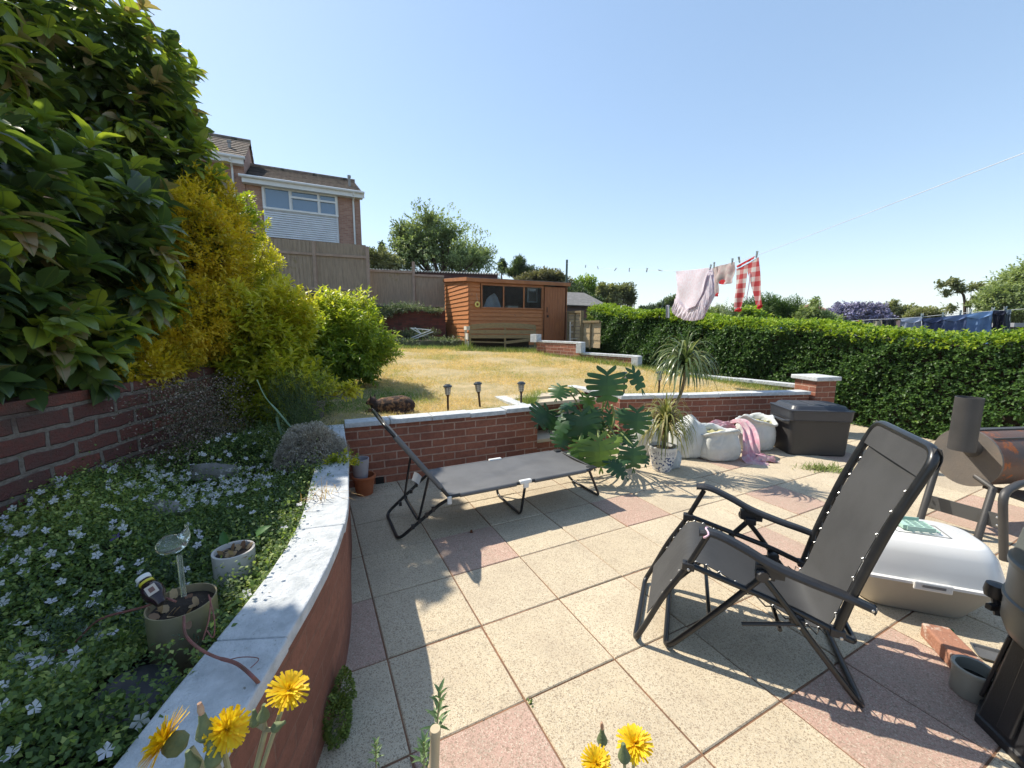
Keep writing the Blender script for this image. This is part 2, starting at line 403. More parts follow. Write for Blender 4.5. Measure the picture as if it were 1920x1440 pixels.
V = np.stack([X, Y, Z], -1).reshape(-1, 3); ny = len(ay)
I, J = np.meshgrid(np.arange(len(ax)-1), np.arange(ny-1), indexing='ij'); a = (I*ny+J).ravel()
g = npmesh('ground', V, np.stack([a, a+ny, a+ny+1, a+1], -1), M_earth, smooth=True); tag(g, kind='structure')
# distant hill on the skyline
hm = plain('far_hill', (.16, .2, .2), (.2, .22, .2), .01, .95)
V = []; T = []
for i in range(61):
    x = 300+i*45; z = 62*math.exp(-((i-33)/17)**2)+8*math.sin(i*.5)*math.exp(-((i-33)/20)**2)
    V += [(x, 1500, -10), (x, 1750, z), (x, 2100, -10)]
for i in range(60): T += [(3*i, 3*i+3, 3*i+4, 3*i+1), (3*i+1, 3*i+4, 3*i+5, 3*i+2)]
tag(npmesh('hill', V, T, hm, smooth=True), kind='structure')

# ---- patio of cream and pink slabs
GA, GS, GT = Vector((-.144, 1.815, 0)), .4523, .467
gu = Vector((math.cos(GT), math.sin(GT), 0)); gv = Vector((math.sin(GT), -math.cos(GT), 0))
pink = {(-1, 1), (-2, -1), (0, -2), (3, -2), (4, 0), (6, -1), (2, 2), (3, 2), (8, 1), (9, 1), (5, 3), (-3, -3), (7, -3), (10, -2), (0, 4), (1, -5)}
m_, nt, b = newmat('exposed_aggregate_slab')
an = nt.nodes.new('ShaderNodeAttribute'); an.attribute_name = 'v'
base = ramp(nt, an.outputs['Fac'], [(0.0, (.58, .48, .33)), (.3, (.66, .56, .40)), (.49, (.53, .44, .31)), (.5, (.53, .35, .28)), (1.0, (.48, .30, .24))])
nt.nodes[-1].color_ramp.interpolation = 'LINEAR'
vo = N(nt, 'ShaderNodeTexVoronoi', Scale=240.0); tc = nt.nodes.new('ShaderNodeTexCoord'); nt.links.new(tc.outputs['Object'], vo.inputs['Vector'])
sp = nt.nodes.new('ShaderNodeSeparateColor'); nt.links.new(vo.outputs['Color'], sp.inputs[0])
c = mixc(nt, ramp(nt, sp.outputs[0], [(.70, 0.0), (.86, .72)]), base, (.22, .16, .11))
c = mixc(nt, ramp(nt, sp.outputs[1], [(.74, 0.0), (.92, .45)]), c, (.72, .66, .52))
c = mixc(nt, ramp(nt, noise(nt, 420, 3, .7), [(.50, 0.0), (.64, .7)]), c, (.2, .15, .1))
c = mixc(nt, ramp(nt, noise(nt, 1.7, 8, .72), [(.42, 0.0), (.72, .55)]), c, (.33, .26, .19))
c = mixc(nt, ramp(nt, noise(nt, 5.5, 8, .8), [(.56, 0.0), (.66, .35)]), c, (.22, .19, .14))
c = mixc(nt, ramp(nt, noise(nt, 17, 6, .75), [(.6, 0.0), (.72, .4)]), c, (.2, .16, .12))
c = mixc(nt, ramp(nt, noise(nt, 31, 3, .5), [(.765, 0.0), (.78, .9)]), c, (.75, .74, .7))
nt.links.new(c, b.inputs['Base Color']); b.inputs['Roughness'].default_value = .9
bump(nt, noise(nt, 170, 4, .75), .55, .004, b); M_slab = m_
pm = MB(); rs = random.Random(4)
for i in range(-6, 22):
    for j in range(-18, 9):
        c0 = GA+gu*(GS*(i+.5))+gv*(GS*(j+.5))
        if c0.y > 6.4 or c0.y < -2.5 or c0.x > 7.5 or c0.x < -2.2: continue
        if c0.x > 5.5+(5.95-c0.y)*.45: continue
        gap = .0065; h = GS/2-gap/2; z = rs.uniform(-.002, .002); tx, ty = rs.uniform(-.006, .006), rs.uniform(-.006, .006)
        v = rs.uniform(.55, .95) if ((i, j) in pink) else rs.uniform(.02, .46)
        e = .004; P = lambda a_, b_, zz: c0+gu*a_+gv*b_+Vector((0, 0, zz+a_*tx+b_*ty))
        lo = [P(-h, -h, -.03), P(h, -h, -.03), P(h, h, -.03), P(-h, h, -.03)]
        ti = [P(-h, -h, z-e), P(h, -h, z-e), P(h, h, z-e), P(-h, h, z-e)]; k = h-e
        tp = [P(-k, -k, z), P(k, -k, z), P(k, k, z), P(-k, k, z)]
        bs = pm.add(lo+ti+tp, [], v)
        for q in range(4):
            r_ = (q+1) % 4
            pm.f.append((bs+q, bs+4+q, bs+4+r_, bs+r_)); pm.f.append((bs+4+q, bs+8+q, bs+8+r_, bs+4+r_))
        pm.f.append((bs+11, bs+10, bs+9, bs+8)) if False else pm.f.append((bs+8, bs+11, bs+10, bs+9))
po = pm.build('patio', M_slab, attr=True); tag(po, kind='structure')
jm = MB(); jm.add([(-3, -3, -.005), (8, -3, -.005), (8, 6.6, -.005), (-3, 6.6, -.005)], [(0, 1, 2, 3)])
jo = jm.build('patio_joints', plain('orange_joint_mortar', (.30, .15, .08), (.12, .075, .05), 6, .95, bmp=.6, bscale=120, spots=((.03, .025, .02), 14, .62))); tag(jo, kind='structure')

# ---- masonry helpers
def path_wall(mb, pts, thick, z0, z1, s0=0.0):
    """a wall along pts (plan); its face is to the right of the direction of travel, thickness to the left"""
    P = [Vector((p[0], p[1], 0)) for p in pts]; n = len(P)
    zt = z1 if isinstance(z1, list) else [z1]*n; zb = z0 if isinstance(z0, list) else [z0]*n
    L = []
    for i in range(n):
        t = (P[min(i+1, n-1)]-P[max(i-1, 0)]).normalized(); L.append(Vector((-t.y, t.x, 0)))
    s = s0
    def q(vs, uvs):
        b_ = mb.add(vs, [(0, 1, 2, 3)])
        for k, u in enumerate(uvs): mb.uv[b_+k] = u
    for i in range(n-1):
        d = (P[i+1]-P[i]).length; a0, a1 = P[i], P[i+1]; b0, b1 = P[i]+L[i]*thick, P[i+1]+L[i+1]*thick
        U = lambda p, z: Vector((p.x, p.y, z))
        q([U(a0, zb[i]), U(a1, zb[i+1]), U(a1, zt[i+1]), U(a0, zt[i])], [(s, zb[i]), (s+d, zb[i+1]), (s+d, zt[i+1]), (s, zt[i])])
        q([U(b1, zb[i+1]), U(b0, zb[i]), U(b0, zt[i]), U(b1, zt[i+1])], [(s+d, zb[i+1]), (s, zb[i]), (s, zt[i]), (s+d, zt[i+1])])
        q([U(a0, zt[i]), U(a1, zt[i+1]), U(b1, zt[i+1]), U(b0, zt[i])], [(s, 0), (s+d, 0), (s+d, thick), (s, thick)])
        s += d
    for k, sg in ((0, -1), (n-1, 1)):
        a0, b0 = P[k], P[k]+L[k]*thick; U = lambda p, z: Vector((p.x, p.y, z))
        vs = [U(b0, zb[k]), U(a0, zb[k]), U(a0, zt[k]), U(b0, zt[k])]; uvs = [(0, zb[k]), (thick, zb[k]), (thick, zt[k]), (0, zt[k])]
        if sg > 0: vs = vs[::-1]; uvs = uvs[::-1]
        q(vs, uvs)
    return mb
def coping(pts, thick, z, over=.02, h=.045, stone=.44, seed=1, gap=.006, zj=.003):
    """coping stones along the same path"""
    r = random.Random(seed); P = [Vector((p[0], p[1], 0)) for p in pts]; D = [0]
    for i in range(len(P)-1): D.append(D[-1]+(P[i+1]-P[i]).length)
    zz = z if isinstance(z, list) else [z]*len(P)
    def ev(s):
        s = max(0, min(D[-1], s))
        for i in range(len(P)-1):
            if s <= D[i+1] or i == len(P)-2:
                k = (s-D[i])/(D[i+1]-D[i]); p = P[i].lerp(P[i+1], k)
                t0 = (P[min(i+1, len(P)-1)]-P[max(i-1, 0)]).normalized(); t1 = (P[min(i+2, len(P)-1)]-P[i]).normalized(); t = t0.lerp(t1, k).normalized()
                return p, Vector((-t.y, t.x, 0)), zz[i]*(1-k)+zz[i+1]*k
    mb = MB(); n = max(1, round(D[-1]/stone)); st = D[-1]/n
    for i in range(n):
        a, b_ = i*st+gap/2, (i+1)*st-gap/2; dz = r.uniform(-zj, zj); dn = r.uniform(-.003, .003); m = 4
        ring = []
        for k in range(m+1):
            p, nn, zc = ev(a+(b_-a)*k/m)
            o_, i_ = p-nn*(over+dn), p+nn*(thick+over)
            ring.append([Vector((o_.x, o_.y, zc+dz)), Vector((i_.x, i_.y, zc+dz)), Vector((i_.x, i_.y, zc+h+dz)), Vector((o_.x, o_.y, zc+h+dz))])
        base_ = len(mb.v)
        for q in ring: mb.v += q; mb.a += [0]*4
        for k in range(m):
            for e in range(4):
                f = (e+1) % 4; mb.f.append((base_+4*k+e, base_+4*k+4+e, base_+4*k+4+f, base_+4*k+f))
        mb.f.append((base_, base_+1, base_+2, base_+3)); e_ = base_+4*m; mb.f.append((e_+3, e_+2, e_+1, e_))
    return mb

# ---- curved planter wall
CW = [tuple(v)[:2] for v in curve([(-1.50, 3.50, 0), (-1.30, 3.05, 0), (-1.10, 2.62, 0), (-.94, 2.2, 0), (-.83, 1.93, 0), (-.74, 1.66, 0), (-.68, 1.4, 0), (-.645, 1.15, 0), (-.625, .92, 0), (-.60, .7, 0), (-.55, .45, 0), (-.42, .15, 0), (-.2, -.2, 0)], 5)][::-1]
# travel from near to far: the face towards the patio is on the right
t = thing('planter_wall', 'curved low brick planter wall with broad white coping round the flower bed', 'wall', (CW[20][0], CW[20][1], 0))
path_wall(MB(), CW, .17, -.03, .555).build('brickwork', M_brick_curve, t)
coping(CW, .17, .556, .012, .045, .62, 3, gap=.003, zj=.001).build('coping', M_white, t, bevel=.006)
# ---- wall holding up the lawn behind the lounger
LW = [(-1.49, 3.52), (-.9, 3.78), (-.3, 4.05), (.28, 4.33)]
t = thing('lawn_wall', 'red brick retaining wall with white coping behind the grey sun lounger', 'wall', (LW[1][0], LW[1][1], 0))
path_wall(MB(), LW, .11, -.03, .56).build('brickwork', M_brick, t)
coping(LW, .11, .562, .03, .045, .43, 5, zj=.005).build('coping', M_white, t, bevel=.004)
vb = MB(); f0 = Frame(LW[0], math.degrees(math.atan2(.81, 1.77))); q = f0.hit(712, 900)
vb.box(f0.P(q[0], -.002, q[1]), (.075, .03, .06), R(24)); vb.build('drain_vent', plain('dark_vent', (.02, .015, .012), rough=.9), t)
# ---- wall to the right of the steps, up to the pillar
RW = [(1.36, 5.03), (2.7, 5.27), (4.1, 5.52)]
t = thing('lawn_wall', 'red brick retaining wall with white coping behind the sacks and storage box', 'wall', (2.7, 5.27, 0))
path_wall(MB(), RW, .11, -.03, .56).build('brickwork', M_brick, t)
coping(RW, .11, .562, .03, .045, .46, 6, zj=.005).build('coping', M_white, t, bevel=.004)
# ---- steps between the two walls
st = thing('garden_steps', 'short flight of pale slab steps behind the swiss cheese plant', 'steps', (.8, 4.7, 0))
sm = MB(); sb = MB(); fs = Frame((.30, 4.36), 25)
for k in range(3):
    sb.box(fs.P(.55, .30+.16*k, .09+.18*k-.02), (1.08, .34-.0*k, .155), R(25))
    sm.box(fs.P(.55, .30+.16*k, .165+.18*k+.005), (1.10, .37, .04), R(25))
sm.box(fs.P(.42, 1.0, .555), (1.0, .7, .05), R(25))
sm.build('treads', plain('pale_step_slab', (.56, .48, .35), (.46, .38, .28), 8, .9, bmp=.4, bscale=120), st, bevel=.004)
ub = MB()
path_wall(MB(), [(fs.P(0, .14+.0, 0).x, fs.P(0, .14, 0).y), (fs.P(1.1, .14, 0).x, fs.P(1.1, .14, 0).y)], .3, -.02, .145).build('riser', M_brick, st)
path_wall(MB(), [(fs.P(0, .62, 0).x, fs.P(0, .62, 0).y), (fs.P(1.0, .62, 0).x, fs.P(1.0, .62, 0).y)], .3, .0, .53).build('riser', M_brick, st)
# side walls of the steps
SW = [(fs.P(1.1, 1.25, 0).x, fs.P(1.1, 1.25, 0).y), (1.36-.06, 5.02)]
p0 = gnd(1064, 724, .60); SW = [(p0.x, p0.y), (1.37, 5.12)]
t = thing('step_side_wall', 'low brick side wall with white coping running down beside the garden steps', 'wall', (SW[1][0], SW[1][1], 0))
path_wall(MB(), SW[:], .11, -.02, .56).build('brickwork', M_brick, t)
coping(SW, .11, .566, .025, .045, .4, 8).build('coping', M_white, t, bevel=.004)
SWl = [(fs.P(-.06, .02, 0).x, fs.P(-.06, .02, 0).y), (fs.P(-.06, .85, 0).x, fs.P(-.06, .85, 0).y)]
t = thing('step_side_wall', 'short brick return wall with white coping at the left of the garden steps', 'wall', (SWl[0][0], SWl[0][1], 0))
path_wall(MB(), SWl, .1, -.02, .55).build('brickwork', M_brick, t)
coping(SWl, .1, .553, .02, .04, .4, 9).build('coping', M_white, t, bevel=.004)
# ---- pillar
pc = Vector((4.27, 5.66, 0))
t = thing('brick_pillar', 'square brick pillar with a white cap behind the black storage box', 'pillar', pc, R(12))
pb = MB()
hw = .165
for k in range(4):
    a0 = Matrix.Rotation(R(90*k), 3, 'Z'); c = [a0 @ Vector((-hw, -hw, 0)), a0 @ Vector((hw, -hw, 0))]
    b_ = pb.add([c[0], c[1], c[1]+Vector((0, 0, .75)), c[0]+Vector((0, 0, .75))], [(0, 1, 2, 3)])
    for q_, uv in enumerate([(0, 0), (.33, 0), (.33, .75), (0, .75)]): pb.uv[b_+q_] = (uv[0]+.11*k, uv[1])
pb.build('brickwork', M_brick, t, local=True)
MB().box((0, 0, .778), (.41, .41, .055)).build('cap', M_white, t, local=True, bevel=.008)
# ---- stepped boundary wall along the hedge
BW = [(4.2, 5.76), (3.4, 6.86), (2.52, 8.1)]; BW2 = [(2.52, 8.12), (1.56, 9.2)]; BW3 = [(1.56, 9.2), (1.15, 9.75), (.62, 10.35)]
t = thing('stepped_wall', 'long stepped boundary wall with white coping at the foot of the hedge', 'wall', (2.5, 8.1, 0))
bm_ = MB(); path_wall(bm_, BW, -.11, .0, .60); path_wall(bm_, BW2, -.11, .0, .85); path_wall(bm_, BW3, -.11, .0, 1.08); bm_.build('brickwork', M_brick, t)
cm = coping(BW[::-1], .11, .60, .02, .05, .9, 2); c2 = coping(BW2[::-1], .11, .85, .02, .05, .9, 3); c3 = coping(BW3[::-1], .11, 1.08, .02, .05, .7, 4)
for q in (c2, c3): cm.add(q.v, q.f)
cm.box((2.50, 8.12, .76), (.2, .14, .26), R(48)); cm.box((1.55, 9.2, 1.0), (.18, .14, .24), R(48)); cm.box((.6, 10.37, 1.18), (.2, .2, .2), R(48))
cm.build('coping', M_white, t, bevel=.004)
# ---- old brick wall on the left
OW = [(-2.36, -.6), (-2.41, 1.0), (-2.5, 2.0), (-2.6, 3.0), (-2.85, 4.1), (-3.3, 5.2)]
t = thing('old_brick_wall', 'rough old red brick wall with thick grey mortar under the spotted laurel', 'wall', (-2.4, 1.5, .4))
path_wall(MB(), OW, .22, .2, 1.075).build('brickwork', M_brick_old, t)

# ---- lawn
poly = [(-5.2, 3.3), (-1.6, 3.62), (.2, 4.45), (.4, 5.35), (1.15, 5.6), (1.42, 5.2), (4.12, 5.66), (3.3, 6.86), (2.45, 8.05), (1.5, 9.15), (.6, 10.4), (2.0, 11.9), (-1.2, 11.6), (-5.5, 10.3)]
def inpoly(x, y, P=poly):
    c = np.zeros(np.shape(x), bool); j = len(P)-1
    for i in range(len(P)):
        xi, yi = P[i]; xj, yj = P[j]
        c ^= ((yi > y) != (yj > y)) & (x < (xj-xi)*(y-yi)/(yj-yi+1e-12)+xi); j = i
    return c
gx = np.arange(-5.5, 4.4, .1); gy_ = np.arange(3.3, 12.1, .1); X, Y = np.meshgrid(gx, gy_, indexing='ij')
Z = lawn_z(X, Y)+.012*np.sin(X*3.1+Y*1.7)+.01*np.sin(X*1.3-Y*4.1)
V = np.stack([X, Y, Z], -1).reshape(-1, 3); ny = len(gy_); I, J = np.meshgrid(np.arange(len(gx)-1), np.arange(ny-1), indexing='ij'); a = (I*ny+J).ravel()
keep = inpoly(V[a, 0]+.05, V[a, 1]+.05); a = a[keep]
M_lawn = plain('dry_lawn_soil', (.46, .35, .19), (.28, .23, .11), 5, .95, bmp=.7, bscale=50)
tag(npmesh('lawn', V, np.stack([a, a+ny, a+ny+1, a+1], -1), M_lawn, smooth=True), kind='structure')
n = 230000; x = RNG.uniform(-4.2, 4.2, n); y = 3.6+8*RNG.random(n)**1.5
k = inpoly(x, y); x, y = x[k], y[k]; n = len(x)
edge = np.zeros(n)
def segd(x, y, a, b):
    ax_, ay_ = a; bx, by = b; L2 = (bx-ax_)**2+(by-ay_)**2; t_ = np.clip(((x-ax_)*(bx-ax_)+(y-ay_)*(by-ay_))/L2, 0, 1)
    return np.hypot(x-ax_-t_*(bx-ax_), y-ay_-t_*(by-ay_))
de = np.full(n, 9.)
for p, q in [((-1.49, 3.62), (.28, 4.43)), ((1.36, 5.15), (4.1, 5.62)), ((4.1, 5.76), (2.42, 8.1)), ((2.42, 8.1), (1.5, 9.2)), ((1.5, 9.2), (.6, 10.35)), ((.6, 10.8), (-1.3, 10.9)), ((.25, 4.4), (.4, 5.3)), ((-1.3, 11.0), (-4, 10.6))]:
    de = np.minimum(de, segd(x, y, p, q))
green = np.clip(1-de/.28, 0, 1)
pat = np.sin(x*2.3+1.3*np.sin(y*1.9))+np.sin(y*2.9+1.1*np.sin(x*2.7)); nse = RNG.normal(size=n)*.55
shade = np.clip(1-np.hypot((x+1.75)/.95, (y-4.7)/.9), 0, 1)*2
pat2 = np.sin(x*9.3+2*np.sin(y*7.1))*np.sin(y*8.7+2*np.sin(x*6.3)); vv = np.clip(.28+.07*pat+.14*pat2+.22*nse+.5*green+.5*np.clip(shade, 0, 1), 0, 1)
Z = lawn_z(x, y)-.004; D = rdir(n, .55); D[:, 2] = np.abs(D[:, 2]); dist = np.hypot(x, y)
Lb = (.022+.03*RNG.random(n))*(1+green*1.4)*(1+.5*np.clip(shade, 0, 1))*(1+.03*dist)
D[:, 2] += green*1.2
fo = Foli().add(np.stack([x, y, Z], 1), D, RNG.normal(size=(n, 3))+[0, 0, 1], Lb, .0028*(1+.22*dist), T_TRI, vv)
M_grass = leafmat('straw_and_green_grass', [(0.0, (.80, .60, .33)), (.3, (.70, .53, .26)), (.5, (.50, .44, .18)), (.75, (.2, .3, .06)), (1.0, (.1, .2, .03))], .3, .7)
tag(fo.build('grass', M_grass), 'dry straw coloured lawn grass going green along the edges', 'grass', kind='stuff')
# ---- flower bed soil
bp = [(p[0]-.165, p[1]) for p in CW]+[(-2.0, 3.9), (-3.1, 5.0), (-2.9, 4.1), (-2.55, 2.0), (-2.5, -.5)]
sm = MB(); sm.v = [Vector((p[0], p[1], .40)) for p in bp]; sm.a = [0]*len(bp); sm.f = [tuple(range(len(bp)))]
tag(sm.build('flower_bed', M_soil), kind='structure')

# ================================================================ SHED
M_shed = plain('orange_stained_boards', (.50, .19, .055), (.36, .125, .038), 5, .6, bmp=.4, bscale=30, stretch=(1, 1, 7), spots=((.17, .07, .03), 6, .64))
M_shed2 = plain('brown_stained_door_boards', (.38, .135, .045), (.27, .09, .035), 6, .6, bmp=.4, bscale=30, stretch=(6, 6, .7))
M_trim = plain('stained_trim', (.40, .155, .055), (.28, .105, .04), 4, .65)
M_felt = plain('grey_roofing_felt', (.22, .21, .2), (.14, .135, .13), 8, .95, bmp=.5, bscale=90)
m_, nt, b = newmat('window_glass'); nt.nodes.remove(b); gl = N(nt, 'ShaderNodeBsdfGlossy', Roughness=.02); tr = nt.nodes.new('ShaderNodeBsdfTransparent'); tr.inputs[0].default_value = (.82, .86, .88, 1)
fr = N(nt, 'ShaderNodeFresnel', IOR=1.18); mx = nt.nodes.new('ShaderNodeMixShader'); nt.links.new(fr.outputs[0], mx.inputs[0]); nt.links.new(tr.outputs[0], mx.inputs[1]); nt.links.new(gl.outputs[0], mx.inputs[2]); nt.links.new(mx.outputs[0], nt.nodes['Material Output'].inputs[0]); M_glass = m_
sh = thing('garden_shed', 'orange stained wooden shed with a long window and door beyond the lawn', 'shed', (SC.x, SC.y, .9), R(23))
SL = SH.hit(1061, 600)[0]; ZT = SH.hit(968, 527)[1]; ZB = .93; DEP = 2.7; RISE = .24
def shp(t_, d, z): return SH.P(t_, d, z)
def lap_boards(mb, fr_, t0, t1, z0, z1, hgt=.118, d=0, sag=None, axis='t', out=.03):
    z = z0; k = 0
    while z < z1-.02:
        zt = min(z+hgt, z1)
        vs = [fr_(t0, -out, z), fr_(t1, -out, z), fr_(t1, -.003, zt+.012), fr_(t0, -.003, zt+.012), fr_(t0, .008, z), fr_(t1, .008, z), fr_(t1, .008, zt), fr_(t0, .008, zt)]
        mb.add(vs, [(0, 1, 2, 3), (4, 0, 3, 7), (1, 5, 6, 2), (4, 5, 1, 0), (3, 2, 6, 7), (5, 4, 7, 6)]); z = zt; k += 1
wx0 = SH.hit(903, 555)[0]; wx1 = SH.hit(1016, 555)[0]; wz1 = SH.hit(960, 537)[1]; wz0 = SH.hit(960, 577)[1]; dx0 = SH.hit(1020, 590)[0]; dz1 = ZT-.12
fw = MB()
ff = lambda t_, d, z: shp(t_, d, z)
lap_boards(fw, ff, 0, dx0-.05, ZB, wz0-.05)
lap_boards(fw, ff, 0, wx0-.05, wz0-.05, ZT-.03)
lap_boards(fw, ff, wx0-.05, dx0-.05, wz1+.05, ZT-.03)
fw.build('front_wall', M_shed, sh)
sw_ = MB(); zz = ZB; k = 0
while zz < ZT+RISE:                                  # side wall facing the sun, boards following the roof line
    f_ = lambda t_, d, z: SH.P(-d*1.0*0+d if False else d, t_, z)
    top0 = min(zz+.125, ZT-.02); top1 = min(zz+.125, ZT+RISE-.02); b0 = min(zz, ZT-.02)
    vs = [SH.P(-.028, 0, b0), SH.P(-.028, DEP, zz), SH.P(-.003, DEP, top1+.01), SH.P(-.003, 0, top0+.01), SH.P(.01, 0, b0), SH.P(.01, DEP, zz), SH.P(.01, DEP, top1), SH.P(.01, 0, top0)]
    sw_.add(vs, [(3, 2, 1, 0), (0, 1, 5, 4), (7, 6, 2, 3), (4, 5, 6, 7), (1, 2, 6, 5), (4, 7, 3, 0)]); zz += .125
sw_.build('side_wall', M_shed, sh)
ob = MB()
ob.box(SH.P(SL/2, DEP, (ZB+ZT+RISE)/2), (SL, .03, ZT+RISE-ZB), R(23)); ob.box(SH.P(SL, DEP/2, (ZB+ZT)/2), (.03, DEP, ZT-ZB), R(23)); ob.box(SH.P(SL/2, DEP/2, ZB+.02), (SL-.06, DEP-.06, .04), R(23))
ob.build('inner_walls', plain('bare_brown_boards', (.22, .10, .06), (.16, .07, .04), 5, .8), sh)
rf = MB(); rf.slab([SH.P(-.07, -.09, ZT+.0), SH.P(SL+.07, -.09, ZT+.0), SH.P(SL+.07, DEP+.06, ZT+RISE+.012), SH.P(-.07, DEP+.06, ZT+RISE+.012)], .03); rf.build('roof', M_felt, sh)
tr_ = MB()
tr_.beam(SH.P(-.08, -.1, ZT-.035), SH.P(SL+.08, -.1, ZT-.035), .02, .10); tr_.beam(SH.P(-.08, -.09, ZT-.02), SH.P(-.08, DEP+.05, ZT+RISE-.02), .02, .10)
tr_.beam(SH.P(0, -.022, ZB), SH.P(0, -.022, ZT-.08), .05, .02, up=(1, 0, 0)); tr_.beam(SH.P(SL, -.022, ZB), SH.P(SL, -.022, ZT-.08), .05, .02, up=(1, 0, 0)); tr_.beam(SH.P(dx0-.04, -.022, ZB), SH.P(dx0-.04, -.022, ZT-.08), .045, .02, up=(1, 0, 0))
tr_.build('trim', M_trim, sh)
dr = MB(); n = 8; dw = (SL-.05-dx0)/n
for k in range(n): dr.box(SH.P(dx0+dw*(k+.5), -.012, (ZB+.03+dz1)/2), (dw-.005, .02, dz1-ZB-.03), R(23))
do = dr.build('door', M_shed2, sh)
hd = MB(); q = SH.hit(1026, 593); hd.box(SH.P(q[0], -.035, q[1]), (.05, .03, .07), R(23)); q = SH.hit(1025, 581); hd.box(SH.P(q[0], -.03, q[1]), (.02, .012, .16), R(23)); hd.build('handle', plain('dark_iron', (.03, .025, .02), rough=.5, metal=.6), do)
wf = MB(); xs = [wx0, SH.hit(944, 555)[0], SH.hit(982, 555)[0], wx1]
for x_ in xs: wf.beam(SH.P(x_, -.015, wz0), SH.P(x_, -.015, wz1), .035, .04, up=(1, 0, 0))
wf.beam(SH.P(wx0-.03, -.018, wz0-.02), SH.P(wx1+.03, -.018, wz0-.02), .05, .04); wf.beam(SH.P(wx0-.03, -.018, wz1+.02), SH.P(wx1+.03, -.018, wz1+.02), .04, .05)
wo = wf.build('window', M_trim, sh)
for k in range(3): MB().box(SH.P((xs[k]+xs[k+1])/2, .0, (wz0+wz1)/2), (xs[k+1]-xs[k]-.035, .004, wz1-wz0), R(23)).build('pane', M_glass, wo)
# things inside the window
q = SH.hit(922, 568, .35); b_ = MB(); b_.grid(lambda u, v: SH.P(q[0]-.32+.62*u-.12*v*(u-.5)*2, .3+.05*math.sin(u*9+v*5), wz0-.2+(.62-.3*abs(u-.62))*v), 14, 10); o = b_.build('dust_sheet', clothmat('white_cloth', (.5, .5, .52), (.4, .4, .45), .2), smooth=True, org=SH.P(q[0], .3, wz0-.2), solid=.01)
tag(o, 'crumpled white dust sheet just inside the shed window', 'sheet')
q = SH.hit(945, 576, .3); o = MB().box(SH.P(q[0]+.25, .3, wz0+.0), (.34, .2, .14), R(23)).build('storage_box', plain('pale_card', (.45, .38, .3), rough=.8), org=SH.P(q[0]+.25, .3, wz0), bevel=.005); tag(o, 'pale cardboard box on the shelf inside the shed window', 'box')
q = SH.hit(998, 553, .6); t = thing('window_reflection', 'white frame standing in for a house window reflected in the shed glass', 'reflection', SH.P(q[0], .6, q[1]-.2))  # modelled stand-in for a house window reflected in the panes
mm = MB()
for a_, b2, w_, h_ in ((-.16, 0, .03, .46), (.16, 0, .03, .46), (0, .215, .3, .03), (0, -.215, .3, .03)): mm.box(SH.P(q[0]+a_, .6, q[1]+b2), (w_, .02, h_), R(23))
mm.build('frame', M_white, t); MB().box(SH.P(q[0], .61, q[1]), (.29, .008, .4), R(23)).build('glass', plain('reflected_pane', (.5, .5, .5), rough=.2, metal=.8), t)
# bird feeder ring on the shed front
q = SH.hit(893.5, 571); t = thing('bird_feeder', 'round yellow bird feeder hanging on the shed front', 'bird feeder', SH.P(q[0], -.08, q[1]-.1))
fm = MB(); pts = [SH.P(q[0]+.055*math.cos(a_), -.08, q[1]+.06*math.sin(a_)) for a_ in np.linspace(0, 2*math.pi, 20)[:-1]]; fm.tube(pts, .024, 8, closed=True); fm.build('ring', plain('yellow_plastic', (.72, .60, .16), rough=.5), t, smooth=True)
hm_ = MB(); hm_.tube([SH.P(q[0], -.08, q[1]+.07), SH.P(q[0]-.005, -.03, q[1]+.3)], .004, 5); hm_.build('hanger', plain('string', (.4, .38, .3)), t)

# ---- slatted bench with its back to us, in front of the shed
M_oldwood = plain('weathered_bench_wood', (.27, .20, .10), (.19, .145, .08), 6, .85, bmp=.4, bscale=40, stretch=(2, 2, 6))
M_palewood = plain('bleached_wood', (.62, .58, .50), (.45, .42, .36), 8, .85)
BF = Frame((at(880, 650, 10.7).x, at(880, 650, 10.7).y), 14); L_ = BF.hit(1003, 640)[0]
z0 = lawn_z(0, 10.7)-.03; bt_ = BF.hit(940, 607)[1]
t = thing('garden_bench', 'sagging slatted wooden bench standing with its back to the lawn before the shed', 'bench', BF.P(L_/2, 0, z0), R(14))
for x_ in (.02, L_*.535, L_): 
    MB().beam(BF.P(x_, 0, z0), BF.P(x_, .0, bt_-(.04 if x_ else 0)), .06, .05, up=(1, 0, 0)).build('post', M_oldwood, t)
def slat(a_, z_, b2, z2, h_, nm='slat', d=-.035, bow=0):
    mb = MB(); P = []
    for k in range(9):
        s_ = k/8; P.append((a_+(b2-a_)*s_, z_+(z2-z_)*s_+bow*4*s_*(1-s_)))
    for (x0, y0), (x1, y1) in zip(P, P[1:]): mb.beam(BF.P(x0, d, y0), BF.P(x1+.001, d, y1), .022, h_)
    mb.build(nm, M_oldwood, t)
slat(.05, bt_-.09, L_-.02, bt_-.09, .13, 'top_rail', bow=.05); slat(.0, bt_-.21, L_, bt_-.22, .1, bow=.0); slat(0, bt_-.335, L_, bt_-.345, .09)
slat(L_*.53, bt_-.50, L_, bt_-.41, .075); slat(0, bt_-.47, L_*.53, bt_-.50, .03)
se = MB()
for k in range(4): se.beam(BF.P(0, .10+.11*k, z0+.40), BF.P(L_, .10+.11*k, z0+.40), .09, .025)
se.build('seat', M_oldwood, t)
MB().beam(BF.P(.03, .5, z0+.19), BF.P(L_-.03, .5, z0+.19), .02, .42).build('shade_panel', plain('bench_shade_dark', (.05, .035, .025), rough=.9), t)  # dark panel added in place of the deep shade under the bench
am = MB(); 
